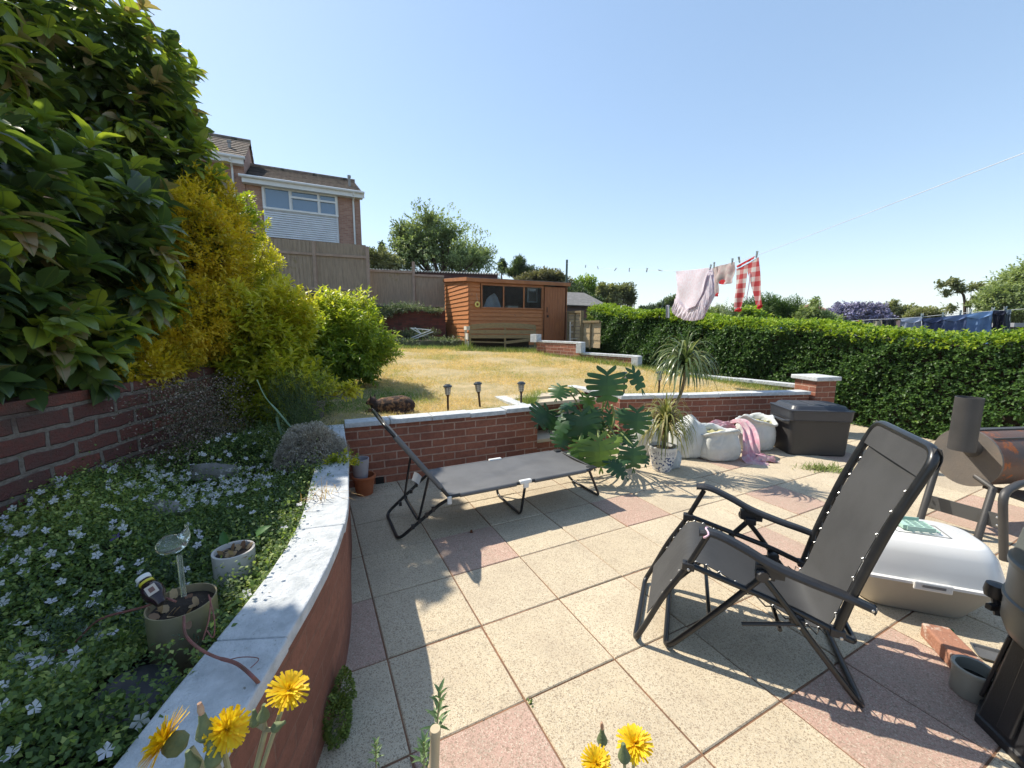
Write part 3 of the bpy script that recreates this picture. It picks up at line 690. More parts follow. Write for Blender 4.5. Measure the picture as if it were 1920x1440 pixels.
am.beam(BF.P(-.03, -.03, bt_-.12), BF.P(-.03, .5, bt_-.12), .09, .1); am.beam(BF.P(-.03, .0, bt_-.34), BF.P(-.03, .5, bt_-.34), .03, .16); am.beam(BF.P(-.03, .0, z0+.06), BF.P(-.03, .0, bt_-.45), .07, .04, up=(1, 0, 0)); am.beam(BF.P(-.03, .45, z0), BF.P(-.03, .45, bt_-.1), .06, .06, up=(1, 0, 0))
am.build('arm', M_palewood, t)

# ================================================================ FENCES, BANK, NEIGHBOURING BUILDINGS
M_fence = plain('weathered_fence', (.34, .27, .20), (.23, .18, .135), 4, .85, bmp=.4, bscale=30, stretch=(7, 7, .8), spots=((.24, .19, .10), 1.5, .60))
M_rail = plain('fence_rail', (.36, .27, .21), (.27, .2, .16), 5, .85)
def featherboards(mb, fr, t0, t1, z0, z1, d, w=.1, seed=1):
    r = random.Random(seed); n = max(1, round((t1-t0)/w)); st_ = (t1-t0)/n
    for k in range(n):
        a_ = t0+k*st_; j = r.uniform(-.012, .006); zb0 = z0(a_) if callable(z0) else z0; zt0 = (z1(a_) if callable(z1) else z1)+j
        mb.add([fr.P(a_, d-.004, zb0), fr.P(a_+st_*1.06, d-.018, zb0), fr.P(a_+st_*1.06, d-.018, zt0), fr.P(a_, d-.004, zt0), fr.P(a_, d+.01, zb0), fr.P(a_+st_*1.0, d+.006, zb0), fr.P(a_+st_, d+.006, zt0), fr.P(a_, d+.01, zt0)],
               [(0, 1, 2, 3), (5, 4, 7, 6), (1, 5, 6, 2), (4, 0, 3, 7), (3, 2, 6, 7)])
p = at(688, 458, 12.7); FT = Frame((p.x, p.y), 22); t0_ = FT.hit(440, 450)[0]; tzt = FT.hit(600, 453)[1]; tzb = FT.hit(688, 560)[1]-.05; tm = FT.hit(591, 500)[0]
t = thing('tall_fence', 'tall brown featherboard fence below the brick house', 'fence', FT.P(tm, 0, tzb))
for a_, b2, sd in ((t0_, tm-.03, 1), (tm+.03, -.04, 2)):
    mb = MB(); featherboards(mb, FT, a_, b2, tzb+.12, tzt, 0, seed=sd); mb.build('panel', M_fence, t)
for x_ in (tm, -.0, t0_): MB().beam(FT.P(x_, -.03, tzb-.1), FT.P(x_, -.03, tzt-(.02 if x_ else .05)), .09, .08, up=(1, 0, 0)).build('post', M_rail, t)
zr = FT.hit(640, 480)[1]
for z_ in (zr, tzb+.3, tzb+.08): MB().beam(FT.P(t0_, -.035, z_), FT.P(-.04, -.035, z_), .04, .07).build('rail', M_rail, t)
p = at(692, 505, 13.1); FL = Frame((p.x, p.y), 20); t1_ = FL.hit(832, 512)[0]; lzt = FL.hit(760, 508)[1]; lzb = FL.hit(760, 575)[1]; tm = FL.hit(776, 540)[0]
t = thing('low_fence', 'lower weathered board fence between the tall fence and the shed', 'fence', FL.P(tm, 0, lzb))
for a_, b2, sd in ((.0, tm-.04, 3), (tm+.04, t1_, 4)):
    mb = MB(); featherboards(mb, FL, a_, b2, lzb+.0, lzt-(.0 if sd == 3 else .08), 0, seed=sd); mb.build('panel', M_fence, t)
MB().beam(FL.P(tm, -.03, lzb-.2), FL.P(tm, -.03, FL.hit(775, 491)[1]), .08, .08, up=(1, 0, 0)).build('post', M_rail, t)
for a_, b2, z_ in ((0, tm, lzt-.04), (tm, t1_, lzt-.12), (0, t1_, lzb+.05)): MB().beam(FL.P(a_, -.035, z_), FL.P(b2, -.035, z_), .04, .07).build('rail', M_rail, t)
# brick bank under the fence and the low bed in front of it
p = at(560, 570, 12.2); q = at(835, 588, 13.0); BK = [(p.x-6, p.y-2.2), (p.x, p.y), (q.x, q.y)]; bz = at(760, 582, 12.7).z
t = thing('bank_wall', 'dark brick retaining wall under the board fences', 'wall', (q.x, q.y, .9)); path_wall(MB(), BK, .2, .5, bz).build('brickwork', M_brick_bank, t)
p = at(700, 652, 11.0); q = at(868, 650, 11.25); KB = [(p.x-.6, p.y-.2), (p.x, p.y), ((p.x+q.x)/2, (p.y+q.y)/2), (q.x, q.y)]; kz = at(800, 640, 11.1).z
t = thing('raised_bed', 'low mossy stone bed edging at the back of the lawn left of the shed', 'planter', (q.x, q.y, .7)); path_wall(MB(), KB, 1.2, .6, kz).build('edging', plain('mossy_stone', (.10, .11, .06), (.05, .055, .035), 6, .95, bmp=.7, bscale=25), t, bevel=.01)
sf = MB(); sf.v = [Vector((x_, y_, kz+.01)) for x_, y_ in [(KB[0][0], KB[0][1]+.03), (KB[1][0], KB[1][1]+.05), (KB[3][0], KB[3][1]+.05), (q.x-.3, q.y+1.6), (KB[0][0]-.4, KB[0][1]+1.5)]]; sf.a = [0]*5; sf.f = [(0, 1, 2, 3, 4)]; sf.build('soil', M_soil, t)
# corrugated roof behind the fence
p = at(688, 503, 16); FC = Frame((p.x, p.y), 14); t1_ = FC.hit(936, 517)[0]; zc = FC.hit(800, 509)[1]
t = thing('lean_to', 'lean-to roof of pale corrugated sheet behind the low fence and shed', 'lean-to', FC.P(1, 0, 2))
mb = MB(); mb.grid(lambda u, v: FC.P(u*t1_, v*2.5-.05, zc+.03*math.sin(u*t1_*2*math.pi/.11)+v*.12), int(t1_/.11*8), 1); mb.build('roof_sheet', plain('corrugated_plastic', (.72, .70, .64), (.5, .48, .42), 3, .5), t, smooth=True, solid=.022)
MB().box(FC.P(t1_*.68, .05, zc-.13), (t1_*.62, .05, .19), R(14)).build('fascia', plain('maroon_boards', (.09, .035, .03), (.06, .03, .03), 4, .8), t)
MB().box(FC.P(t1_*.5, 1.2, (zc+.5)/2), (t1_*.98, 2.2, zc-.75), R(14)).build('wall', plain('lean_to_boards', (.16, .1, .08), rough=.9), t)

# ---- brick house on the left
p = at(460, 335, 18.0); HF = Frame((p.x, p.y), 26.6)
h = lambda a_, b2: HF.hit(a_, b2)
HL = h(676, 400)[0]; ze = h(560, 349)[1]; zf = ze-.12; hb = 2.4
t = thing('brick_house', 'pale brick terraced house with tiled roof above the tall fence', 'house', HF.P(0, 0, hb), R(26.6))
def wallbox(mb, t0, t1, z0, z1, d0=0, d1=6.5):
    c = [HF.P(t0, d0, 0), HF.P(t1, d0, 0), HF.P(t1, d1, 0), HF.P(t0, d1, 0)]; s_ = 0
    for k in range(4):
        a_, b2 = c[k], c[(k+1) % 4]; L = (b2-a_).length
        q_ = mb.add([a_+Vector((0, 0, z0)), b2+Vector((0, 0, z0)), b2+Vector((0, 0, z1)), a_+Vector((0, 0, z1))], [(0, 1, 2, 3)])
        for i_, u_ in enumerate([(s_, z0), (s_+L, z0), (s_+L, z1), (s_, z1)]): mb.uv[q_+i_] = u_
        s_ += L
    b_ = mb.add([x_+Vector((0, 0, z1)) for x_ in c], [(0, 1, 2, 3)])
    for i_ in range(4): mb.uv[b_+i_] = (0, 0)
mb = MB(); wallbox(mb, .0, HL, hb, zf); LT = -6.5; ze2 = h(430, 298)[1]; zj = h(461, 303)[1]
wallbox(mb, LT, -.02, hb, ze2-.15); mb.build('wall', M_brick_house, t)
M_tile = None
m_, nt, b = newmat('lichened_roof_tiles'); uvn = nt.nodes.new('ShaderNodeUVMap'); bt = N(nt, 'ShaderNodeTexBrick', Scale=1.0); bt.inputs['Brick Width'].default_value = .33; bt.inputs['Row Height'].default_value = .3; bt.inputs['Mortar Size'].default_value = .02
bt.inputs['Color1'].default_value = (.20, .14, .115, 1); bt.inputs['Color2'].default_value = (.13, .10, .09, 1); bt.inputs['Mortar'].default_value = (.02, .016, .015, 1); nt.links.new(uvn.outputs[0], bt.inputs['Vector'])
c = mixc(nt, ramp(nt, noise(nt, 3.5, 6, .75), [(.45, 0.0), (.62, .6)]), bt.outputs['Color'], (.3, .27, .2)); nt.links.new(c, b.inputs['Base Color']); b.inputs['Roughness'].default_value = .9; bump(nt, bt.outputs['Fac'], -.8, .03, b); M_tile = m_
def roof(t0, t1, z_e, rise, run):
    mb = MB()
    rows = 10
    for sg in (0, 1):
        for k in range(rows):
            a_, b2 = k/rows, (k+1)/rows; d0, d1 = (-.3+a_*(run+.3), -.3+b2*(run+.3)) if sg == 0 else (2*run+.3-a_*(run+.3), 2*run+.3-b2*(run+.3))
            q_ = mb.add([HF.P(t0, d0, z_e+a_*rise+.035), HF.P(t1, d0, z_e+a_*rise+.035), HF.P(t1, d1, z_e+b2*rise), HF.P(t0, d1, z_e+b2*rise)], [(0, 1, 2, 3) if sg == 0 else (3, 2, 1, 0)])
            for i_, u_ in enumerate([(t0, k*.3+.01), (t1, k*.3+.01), (t1, k*.3+.3), (t0, k*.3+.3)]): mb.uv[q_+i_] = u_
    for sg in (0, 1): mb.add([HF.P(t0+.01, -.3 if sg == 0 else 2*run+.3, z_e-.02), HF.P(t1-.01, -.3 if sg == 0 else 2*run+.3, z_e-.02), HF.P(t1-.01, run, z_e+rise-.02), HF.P(t0+.01, run, z_e+rise-.02)], [(0, 1, 2, 3)])
    mb.tube([HF.P(t0, run, z_e+rise+.03), HF.P(t1, run, z_e+rise+.03)], .1, 8)
    return mb
M_hw = plain('white_upvc', (.74, .74, .73), (.66, .66, .66), 3, .45)
run = 3.0; rise = HF.hit(560, 325, run)[1]-ze; rise2 = rise*1.25
gb = MB()
for t1_, z_e, rs_ in ((HL-.01, ze, rise), (.01, ze, rise), (-.03, ze2, rise2)):
    q_ = gb.add([HF.P(t1_, 0, z_e-.2), HF.P(t1_, 2*run, z_e-.2), HF.P(t1_, run, z_e+rs_-.05)], [(0, 1, 2)])
    for i_, u_ in enumerate([(0, 0), (2*run, 0), (run, rs_)]): gb.uv[q_+i_] = u_
gb.build('gable', M_brick_house, t)
roof(-.12, HL+.14, ze, rise, run).build('roof', M_tile, t); roof(LT, .06, ze2, rise2, run).build('roof', M_tile, t)
g_ = MB(); g_.beam(HF.P(-.1, -.33, ze-.13), HF.P(HL+.16, -.33, ze-.13), .03, .2); g_.tube([HF.P(-.2, -.40, ze-.0), HF.P(HL+.16, -.40, ze-.0)], .06, 8); g_.beam(HF.P(-.1, -.16, ze-.22), HF.P(HL+.1, -.16, ze-.22), .32, .015); g_.build('fascia', M_hw, t)
g_ = MB(); g_.beam(HF.P(LT, -.33, ze2-.13), HF.P(.02, -.33, ze2-.13), .03, .2); g_.tube([HF.P(LT, -.40, ze2), HF.P(.08, -.40, ze2)], .06, 8); g_.beam(HF.P(LT, -.16, ze2-.22), HF.P(.0, -.16, ze2-.22), .32, .015); g_.build('fascia', M_hw, t)
for px_, z_, dd_ in ((662, ze, 0), (441, ze2, 0), (399, ze2, 0)):
    x_ = h(px_, 380)[0]; MB().tube([HF.P(x_, -.38, z_-.05), HF.P(x_, -.38, z_-.12), HF.P(x_, -.07, z_-.35), HF.P(x_, -.07, hb)], .04, 8).build('downpipe', M_hw, t)
for px_, zz_ in ((655, ze+.45), (436, ze2+.42)):
    x_ = HF.hit(px_, 340, 1.2)[0]; vmb = MB(); vmb.tube([HF.P(x_, 1.2, zz_-.2), HF.P(x_, 1.2, zz_+.62)], .06, 8); vmb.tube([HF.P(x_, 1.2, zz_+.62), HF.P(x_, 1.2, zz_+.72)], .085, 8); vmb.build('vent_pipe', plain('grey_pipe', (.3, .3, .3), rough=.7), t)
wl, wr = h(495, 370)[0], h(631, 385)[0]; wt_, wb_ = h(560, 360)[1], h(560, 398)[1]; cb_ = h(560, 450)[1]
cl = MB(); z_ = cb_; n = 13; hh = (wb_-cb_)/n
for k in range(n):
    za = cb_+k*hh; cl.add([HF.P(wl, -.115, za+.012), HF.P(wr, -.115, za+.012), HF.P(wr, -.06, za+hh), HF.P(wl, -.06, za+hh), HF.P(wl, -.02, za), HF.P(wr, -.02, za)], [(0, 1, 2, 3), (0, 4, 5, 1)])
cl.beam(HF.P(wl, -.06, cb_), HF.P(wl, -.06, wb_), .1, .05, up=(1, 0, 0)); cl.beam(HF.P(wr, -.06, cb_), HF.P(wr, -.06, wb_), .1, .05, up=(1, 0, 0))
cl.build('cladding', plain('white_clapboard', (.72, .74, .78), (.62, .64, .68), 2, .6), t)
xm = [wl, h(545, 375)[0], h(598, 380)[0], wr]
wm_ = MB()
for x_ in xm: wm_.beam(HF.P(x_, -.07, wb_), HF.P(x_, -.07, wt_), .1, .09, up=(1, 0, 0))
wm_.beam(HF.P(wl, -.06, wt_), HF.P(wr, -.06, wt_), .1, .08); wm_.beam(HF.P(wl-.05, -.09, wb_), HF.P(wr+.05, -.09, wb_), .14, .08)
zm = h(572, 374)[1]
for k in (1, 2): wm_.beam(HF.P(xm[k], -.075, zm), HF.P(xm[k+1], -.075, zm), .08, .08)
wo = wm_.build('window', M_hw, t)
M_hglass = None; m_, nt, b = newmat('house_window_glass'); b.inputs['Base Color'].default_value = (.10, .17, .26, 1); b.inputs['Roughness'].default_value = .05; b.inputs['Specular IOR Level'].default_value = .9
b.inputs['Coat Weight'].default_value = .6; M_hglass = m_
for k in range(3): MB().box(HF.P((xm[k]+xm[k+1])/2, -.03, (wt_+wb_)/2), (xm[k+1]-xm[k]-.05, .02, wt_-wb_), R(26.6)).build('pane', M_hglass, wo)

# ---- neighbour's dark summerhouse right of the shed
p = at(1062, 600, 17.5); NF = Frame((p.x, p.y), 4); n1 = NF.hit(1134, 590)[0]
t = thing('summerhouse', 'dark timber summerhouse with a grey felt roof beyond the panel fence', 'shed', NF.P(1, 0, .6))
nz = NF.hit(1100, 574)[1]; nr = NF.hit(1100, 563)[1]
mb = MB(); mb.box(NF.P(n1/2-.1, .8, (nz+.5)/2), (n1, 1.6, nz-.5), R(4)); mb.build('wall', plain('dark_grey_boards', (.10, .09, .1), (.14, .10, .10), 5, .8, bmp=.4, stretch=(8, 8, 1)), t)
rf = MB(); rf.slab([NF.P(-.8, -.3, nz+.03), NF.P(n1+.15, -.3, nz-.06), NF.P(n1-.7, .9, nr+.35), NF.P(-.8, .9, nr+.4)], .04); rf.build('roof', M_felt, t)
ar = NF.hit(1122, 595); dm = MB(); dm.box(NF.P(ar[0]-.15, -.02, nz-.7), (.95, .03, 1.1), R(4)); dm.build('door', plain('rust_brown_door', (.20, .08, .06), (.12, .06, .06), 4, .7), t)
ac = MB(); ac.tube([NF.P(ar[0]-.15+.5*math.cos(a_), -.06, nz-.75+.55*math.sin(a_)) for a_ in np.linspace(0, math.pi/1.6, 10)], .03, 6); ac.build('arch', plain('black_hoop', (.02, .02, .02)), t)
# ---- panel fence beside the hedge
M_larch = plain('yellow_larch', (.55, .42, .24), (.42, .31, .18), 5, .85, bmp=.4, stretch=(2, 2, 8))
p = at(1064, 640, 12.4); PF = Frame((p.x, p.y), -58); a1 = PF.hit(1092, 620)[0]; a2 = PF.hit(1126, 620)[0]; z1 = PF.hit(1078, 585)[1]; z2 = PF.hit(1108, 603)[1]; zg = PF.hit(1108, 655)[1]
t = thing('panel_fence', 'pale lapped panel fence with posts between the shed and the hedge', 'fence', PF.P(a1, 0, zg))
mb = MB()
for k in range(9): zz_ = zg+.1+k*(z1-zg-.1)/9; mb.beam(PF.P(0, .01*(k % 2), zz_+.06), PF.P(a1, .01*(k % 2), zz_+.06), .015, .095)
mb.build('panel', M_larch, t)
mb = MB()
for k in range(7): zz_ = zg+.05+k*(z2-zg-.05)/7; mb.beam(PF.P(a1, .01*(k % 2), zz_+.06), PF.P(a2, .01*(k % 2), zz_+.06), .015, .12)
mb.build('panel', M_larch, t)
MB().beam(PF.P(a1, -.03, zg-.3), PF.P(a1, -.03, z1+.03), .09, .09, up=(1, 0, 0)).build('post', M_oldwood, t)
mb = MB(); mb.beam(PF.P(0, -.03, z1), PF.P(a1, -.03, z1), .05, .06); mb.beam(PF.P(a1, -.03, z2), PF.P(a2, -.03, z2), .06, .06)
for x_, zt_ in ((.03, z1), (a1*.5, z1), ((a1+a2)/2, z2)): mb.beam(PF.P(x_, -.03, zg), PF.P(x_, -.03, zt_), .05, .04, up=(1, 0, 0))
mb.build('batten', M_oldwood, t)
# wooden step-ladder leaning beside the shed door
LQ = at(1066, 637, 12.0); PF = Frame((LQ.x-.03, LQ.y+.55), 6); t = thing('step_ladder', 'small wooden step-ladder standing at the right of the shed door', 'ladder', PF.P(.2, -.5, 1.0)); lz = 1.0
for x_ in (.02, .34): MB().beam(PF.P(x_, -.55, lz), PF.P(x_+.04, -.35, lz+.62), .04, .03, up=(1, 0, 0)).build('rail', M_palewood, t)
for k in range(3): MB().beam(PF.P(.03, -.52+.07*k, lz+.12+.2*k), PF.P(.36, -.52+.07*k, lz+.12+.2*k), .07, .02).build('rung', M_palewood, t)
MB().beam(PF.P(.34, -.3, lz), PF.P(.40, -.42, lz+.6), .04, .04, up=(1, 0, 0)).build('brace', M_shed2, t)
# washing line pole
p = at(1059, 640, 12.9); zt_ = at(1062, 487, 12.9).z
t = thing('washing_line_pole', 'thin green metal washing line pole rising behind the shed corner', 'pole', (p.x, p.y, .9)); MB().tube([(p.x, p.y, .8), (p.x+.01, p.y, zt_)], .032, 10).build('post', plain('green_painted_steel', (.05, .09, .075), rough=.5), t, smooth=True)
MB().tube([(p.x+.01, p.y-.03, zt_-.12), (p.x+.01, p.y-.1, zt_-.12)], .012, 6).build('hook', plain('steel', (.3, .3, .3), rough=.4, metal=.8), t)
POLE = Vector((p.x+.01, p.y-.1, zt_-.12))
# ================================================================ FURNITURE AND OBJECTS ON THE PATIO
M_blk = plain('black_powder_coat', (.010, .0105, .012), (.018, .019, .021), 20, .32)
M_blkpl = plain('black_plastic', (.016, .016, .018), (.026, .026, .029), 10, .42, bmp=.15, bscale=200)
M_steel = plain('bright_steel', (.6, .6, .6), (.5, .5, .5), 10, .3, metal=.9)
M_sling = clothmat('charcoal_sling_fabric', (.062, .062, .063), (.05, .05, .051), .12, .75, weave=900)
M_grey = clothmat('grey_lounger_canvas', (.135, .135, .138), (.11, .11, .113), .08, .6, weave=700)
M_wplast = plain('white_plastic', (.72, .72, .70), (.66, .66, .64), 5, .35)

# ---- reclining zero-gravity chair
CO = Vector((.58, 1.71, 0)); CF = Frame(CO, -23.2); W_ = .50
t = thing('reclining_chair', 'black reclining garden chair with laced charcoal sling and long armrests', 'chair', CF.P(.4, .25, 0), R(-23.2))
def c3(s_, d, z): return CF.P(s_, d, z)
def loop(pts2, d0=0., d1=W_, r=.013, rc=.06):          # a tube up one side, across, and up the other side
    near = [c3(s_, d0, z) for s_, z in pts2]; far = [c3(s_, d1, z) for s_, z in reversed(pts2)]
    return bend(near+far, rc, 5)
fr = MB().tube(loop([(.272, .600), (.204, .44), (.107, .262), (.04, .10), (.0, .014)]), .0125, 10).build('foot_frame', M_blk, t, smooth=True)
MB().tube(loop([(.49, .475), (.36, .30), (.247, .154), (.133, .014)]), .0125, 10).build('front_leg', M_blk, t, smooth=True)
MB().tube(loop([(.455, .50), (.54, .40), (.616, .302), (.73, .16), (.848, .014)], -.02, W_+.02), .0125, 10).build('rear_leg', M_blk, t, smooth=True)
MB().tube(bend([c3(.19, .0, .45), c3(.598, .0, .349), c3(.74, .0, .298), c3(.80, .0, .272), c3(.80, W_, .272), c3(.74, W_, .298), c3(.598, W_, .349), c3(.19, W_, .45)], .05, 5), .0125, 10).build('seat_frame', M_blk, t, smooth=True)
MB().tube(bend([c3(.742, .0, .315), c3(.778, .0, .488), c3(.851, .0, .755), c3(.955, .0, 1.045), c3(.955, W_, 1.045), c3(.851, W_, .755), c3(.778, W_, .488), c3(.742, W_, .315)], .075, 6), .0165, 12).build('back_frame', M_blk, t, smooth=True)
mb = MB(); mb.tube([c3(.30, .01, .225), c3(.30, W_-.01, .225)], .009, 8); mb.tube([c3(.56, .01, .24), c3(.56, W_-.01, .24)], .009, 8); mb.tube([c3(.42, -.012, .24), c3(.61, -.012, .30)], .008, 8); mb.tube([c3(.42, W_+.012, .24), c3(.61, W_+.012, .30)], .008, 8)
mb.build('stretcher', M_blk, t, smooth=True)
for d in (-.015, W_+.015):
    mb = MB(); P = curve([c3(.235, d, .612), c3(.30, d, .613), c3(.40, d, .575), c3(.50, d, .528), c3(.62, d, .492), c3(.74, d, .463), c3(.835, d, .432)], 5)
    n = len(P); 
    for i in range(n):
        k = i/(n-1); w2 = .027+.006*math.sin(k*math.pi)-.006*k; tt = (P[min(i+1, n-1)]-P[max(i-1, 0)]).normalized(); up = CF.n.cross(tt)*-1
        if up.z < 0: up = -up
        for (a_, b2) in ((-1, -.6), (-1, .3), (-.6, 1), (.6, 1), (1, .3), (1, -.6)): mb.v.append(P[i]+CF.n*(a_*w2)+up*(b2*.014)); mb.a.append(0)
    for i in range(n-1):
        for e in range(6): f = (e+1) % 6; mb.f.append((6*i+e, 6*i+f, 6*i+6+f, 6*i+6+e))
    mb.f.append((0, 1, 2, 3, 4, 5)); e_ = 6*(n-1); mb.f.append((e_+5, e_+4, e_+3, e_+2, e_+1, e_))
    ao = mb.build('armrest', M_blkpl, t, bevel=.003)
    kb = MB(); kb.lathe([(0, -.012), (.022, -.012), (.026, -.004), (.026, .004), (.022, .012), (0, .012)], c3(.47, d+(-.025 if d < 0 else .025), .485), 12, M=Matrix.Rotation(R(90), 3, 'X')); kb.box(c3(.50, d, .50), (.10, .03, .045), R(-23)); kb.build('lock_knob', M_blkpl, ao)
bk = MB()
for d in (-.0, W_): 
    for s_, z in ((.204, .44), (.61, .305), (.74, .30), (.497, .475)): MB().box(c3(s_, d, z), (.05, .036, .034), R(-23)).build('bracket', M_blkpl, t, bevel=.005)
rv = MB()
for s_, z in ((.204, .44), (.497, .478), (.61, .30), (.745, .298), (.825, .437), (.36, .295)): MB().lathe([(0, 0), (.006, 0), (.005, .004), (0, .005)], c3(s_, -.034, z), 10, M=Matrix.Rotation(R(-23.2), 3, 'Z') @ Matrix.Rotation(R(90), 3, 'X')).build('rivet', M_steel, t, smooth=True)
ins = .042
prof = curve([(.045, 0, .135), (.10, 0, .235), (.155, 0, .345), (.205, 0, .425), (.27, 0, .435), (.36, 0, .40), (.48, 0, .345), (.60, 0, .29), (.685, 0, .268), (.73, 0, .30), (.768, 0, .44), (.80, 0, .57), (.852, 0, .745), (.905, 0, .89), (.944, 0, 1.0), (.957, 0, 1.03)], 5)
prof = [(p.x, p.z) for p in prof]
def sling(u, v):
    k = u*(len(prof)-1); i = min(int(k), len(prof)-2); f = k-i; s_ = prof[i][0]*(1-f)+prof[i+1][0]*f; z = prof[i][1]*(1-f)+prof[i+1][1]*f
    e = ins*(.25 if u > .96 else 1); d = e+(W_-2*e)*v; sag = .028*4*v*(1-v)*math.sin(math.pi*min(1, u*1.02))
    wr = .0022*math.sin(v*60+u*3)*max(0, 1-abs(u-.18)/.25)
    if u < .62: z -= sag; z += wr
    else: s_ += sag*.8
    return c3(s_, d, z)
so_ = MB().grid(sling, 90, 24).build('sling', M_sling, t, smooth=True, solid=.003)
hp = MB(); hp.grid(lambda u, v: c3(.925+.035*u+.022*math.sin(u*math.pi)*1.0, .005+(W_-.01)*v, .945+.107*u), 8, 10); hp.grid(lambda u, v: c3(.925+.035*u-.012, .005+(W_-.01)*v, .945+.107*u), 6, 6)
hp.build('head_sleeve', M_sling, so_, smooth=True, solid=.002)
lc = MB(); ey = MB()
def edge_pt(u, near): return Vector(sling(u, 0.0 if near else 1.0))
def tube_pt(u, near):
    k = u*(len(prof)-1); i = min(int(k), len(prof)-2); f = k-i; s_ = prof[i][0]*(1-f)+prof[i+1][0]*f; z = prof[i][1]*(1-f)+prof[i+1][1]*f
    return c3(s_+(.004 if u > .7 else 0), .0 if near else W_, z)
for near in (True, False):
    ln = []
    for k in range(46):
        u = .06+k*.0195
        if u > .94: break
        if .28 < u < .0: continue
        ln.append(edge_pt(u, near) if k % 2 else tube_pt(u, near))
        if k % 2:
            c = edge_pt(u, near); ey.tube([c+CF.u*(.007*math.cos(a_))+Vector((0, 0, .007*math.sin(a_))) for a_ in np.linspace(0, 6.28, 8)[:-1]], .0014, 4, closed=True)
    lc.tube(ln, .0032, 5)
lc.build('lacing', M_blk, so_, smooth=True); ey.build('eyelet', M_steel, so_)
tp = c3(.262, -.015, .612); o = MB().tube([tp+CF.n*(.034*math.cos(a_))+(Vector((0, 0, 1))*.8+CF.u*.2)*(.022*math.sin(a_))+CF.u*.006*math.sin(3*a_) for a_ in np.linspace(0, 6.28, 22)[:-1]], .004, 6, closed=True).build('hair_band', plain('pink_white_band', (.7, .3, .45), (.75, .7, .72), 90, .7), org=tp, smooth=True)
tag(o, 'pink and white hair band looped round the chair armrest', 'hair band')

# ---- folding sun lounger
LF_ = Frame((-.43, 2.65), 27); LW_ = .55
l3 = LF_.P
t = thing('sun_lounger', 'grey canvas folding sun lounger with raised head end and black tube legs', 'sun lounger', l3(.4, .28, 0), R(27))
bed = MB().tube(bend([l3(0, 0, .30), l3(1.26, 0, .30), l3(1.26, LW_, .30), l3(0, LW_, .30)], .07, 5), .0115, 10); bed.build('bed_frame', M_blk, t, smooth=True)
HT = (-.405, .845)
MB().tube(bend([l3(0, 0, .30), l3(HT[0], 0, HT[1]), l3(HT[0], LW_, HT[1]), l3(0, LW_, .30)], .09, 6), .0115, 10).build('back_frame', M_blk, t, smooth=True)
MB().tube(bend([l3(.02, .0, .29), l3(-.05, .03, .25), l3(-.33, .11, .012), l3(-.33, LW_+.0, .012), l3(-.05, LW_-.02, .25), l3(.02, LW_, .29)], .06, 5), .0115, 10).build('leg', M_blk, t, smooth=True)
MB().tube(bend([l3(.60, .0, .29), l3(.60, .07, .012), l3(.60, LW_-.05, .012), l3(.60, LW_, .29)], .05, 5), .0105, 10).build('leg', M_blk, t, smooth=True)
MB().tube(bend([l3(1.20, .0, .29), l3(1.38, .08, .012), l3(1.38, LW_-.05, .012), l3(1.20, LW_, .29)], .05, 5), .0105, 10).build('leg', M_blk, t, smooth=True)
MB().tube(bend([l3(-.13, .015, .47), l3(-.20, .06, .14), l3(-.20, LW_-.05, .14), l3(-.13, LW_-.015, .47)], .05, 5), .0085, 10).build('back_stay', M_steel if False else M_blk, t, smooth=True)
rt = MB()
for k in range(4): 
    for d in (.04, LW_-.03): rt.box(l3(-.10-.045*k, d+.012*k*(1 if d < .2 else -1), .215-.038*k), (.02, .02, .03), R(27))
rt.build('ratchet', M_blkpl, t)
def canvas(u, v):
    tt = u*(1.9); L1 = .68/1.9
    if u < L1: k = 1-u/L1; s_, z = HT[0]*k, .30+(HT[1]-.30)*k
    else: s_, z = (u-L1)/(1-L1)*1.262, .30
    pin = 0.0
    if u > L1: pin = .018*math.exp(-((s_-.6)/.05)**2)
    d = pin+(LW_-2*pin)*v; e = 4*v*(1-v)
    sag = .022*e
    if u > L1: sag += .004*math.sin(s_*9+v*5)*e+.006*e*math.exp(-((v-.5-(s_-.6)*.7)/.10)**2)*math.exp(-((s_-.6)/.45)**2)-.006*e*math.exp(-((v-.5+(s_-.6)*.8)/.08)**2)*math.exp(-((s_-.6)/.4)**2)
    edge = .0125*(1 if 0.02 < v < .98 else 0)
    if u < L1: return l3(s_+sag*.8, d, z+.012-sag*.3)
    return l3(s_, d, z+.0125-sag)
MB().grid(canvas, 110, 40).build('canvas', M_grey, t, smooth=True, solid=.003)
hm_ = MB()
for d in (0, LW_):
    for a1, b1 in ((l3(.08, d, .30), l3(.52, d, .30)), (l3(.68, d, .30), l3(1.16, d, .30)), (l3(HT[0]*.14, d, .30+.14*.545), l3(HT[0]*.86, d, .30+.86*.545))): MB().tube([a1, b1], .0165, 10).build('hem', M_grey, t, smooth=True)
for s_, d, w2 in ((.6, 0, .10), (.6, LW_, .12)):
    mb = MB(); mb.box(l3(s_, d, .308), (w2, .035, .03), R(27)); mb.box(l3(s_, d-.01, .285), (w2*.45, .02, .05), R(27)); mb.build('joint_bracket', M_wplast, t, bevel=.008)
mb = MB(); mb.box(l3(-.0, -.012, .28), (.03, .012, .055), R(10)); mb.build('joint_bracket', M_wplast, t, bevel=.004)
for d in (.02, LW_-.02): MB().box(l3(1.235, d, .312), (.07, .06, .014), R(27)).build('corner_cap', M_blkpl, t, bevel=.004)
tgp = l3(-.22, .05, .50); mb = MB(); mb.grid(lambda u, v: tgp+Vector((.05*u-.02*v, .01*math.sin(4*u), -.06*v-.03*u)), 4, 4); mb.build('care_tag', M_wplast, t, solid=.001)

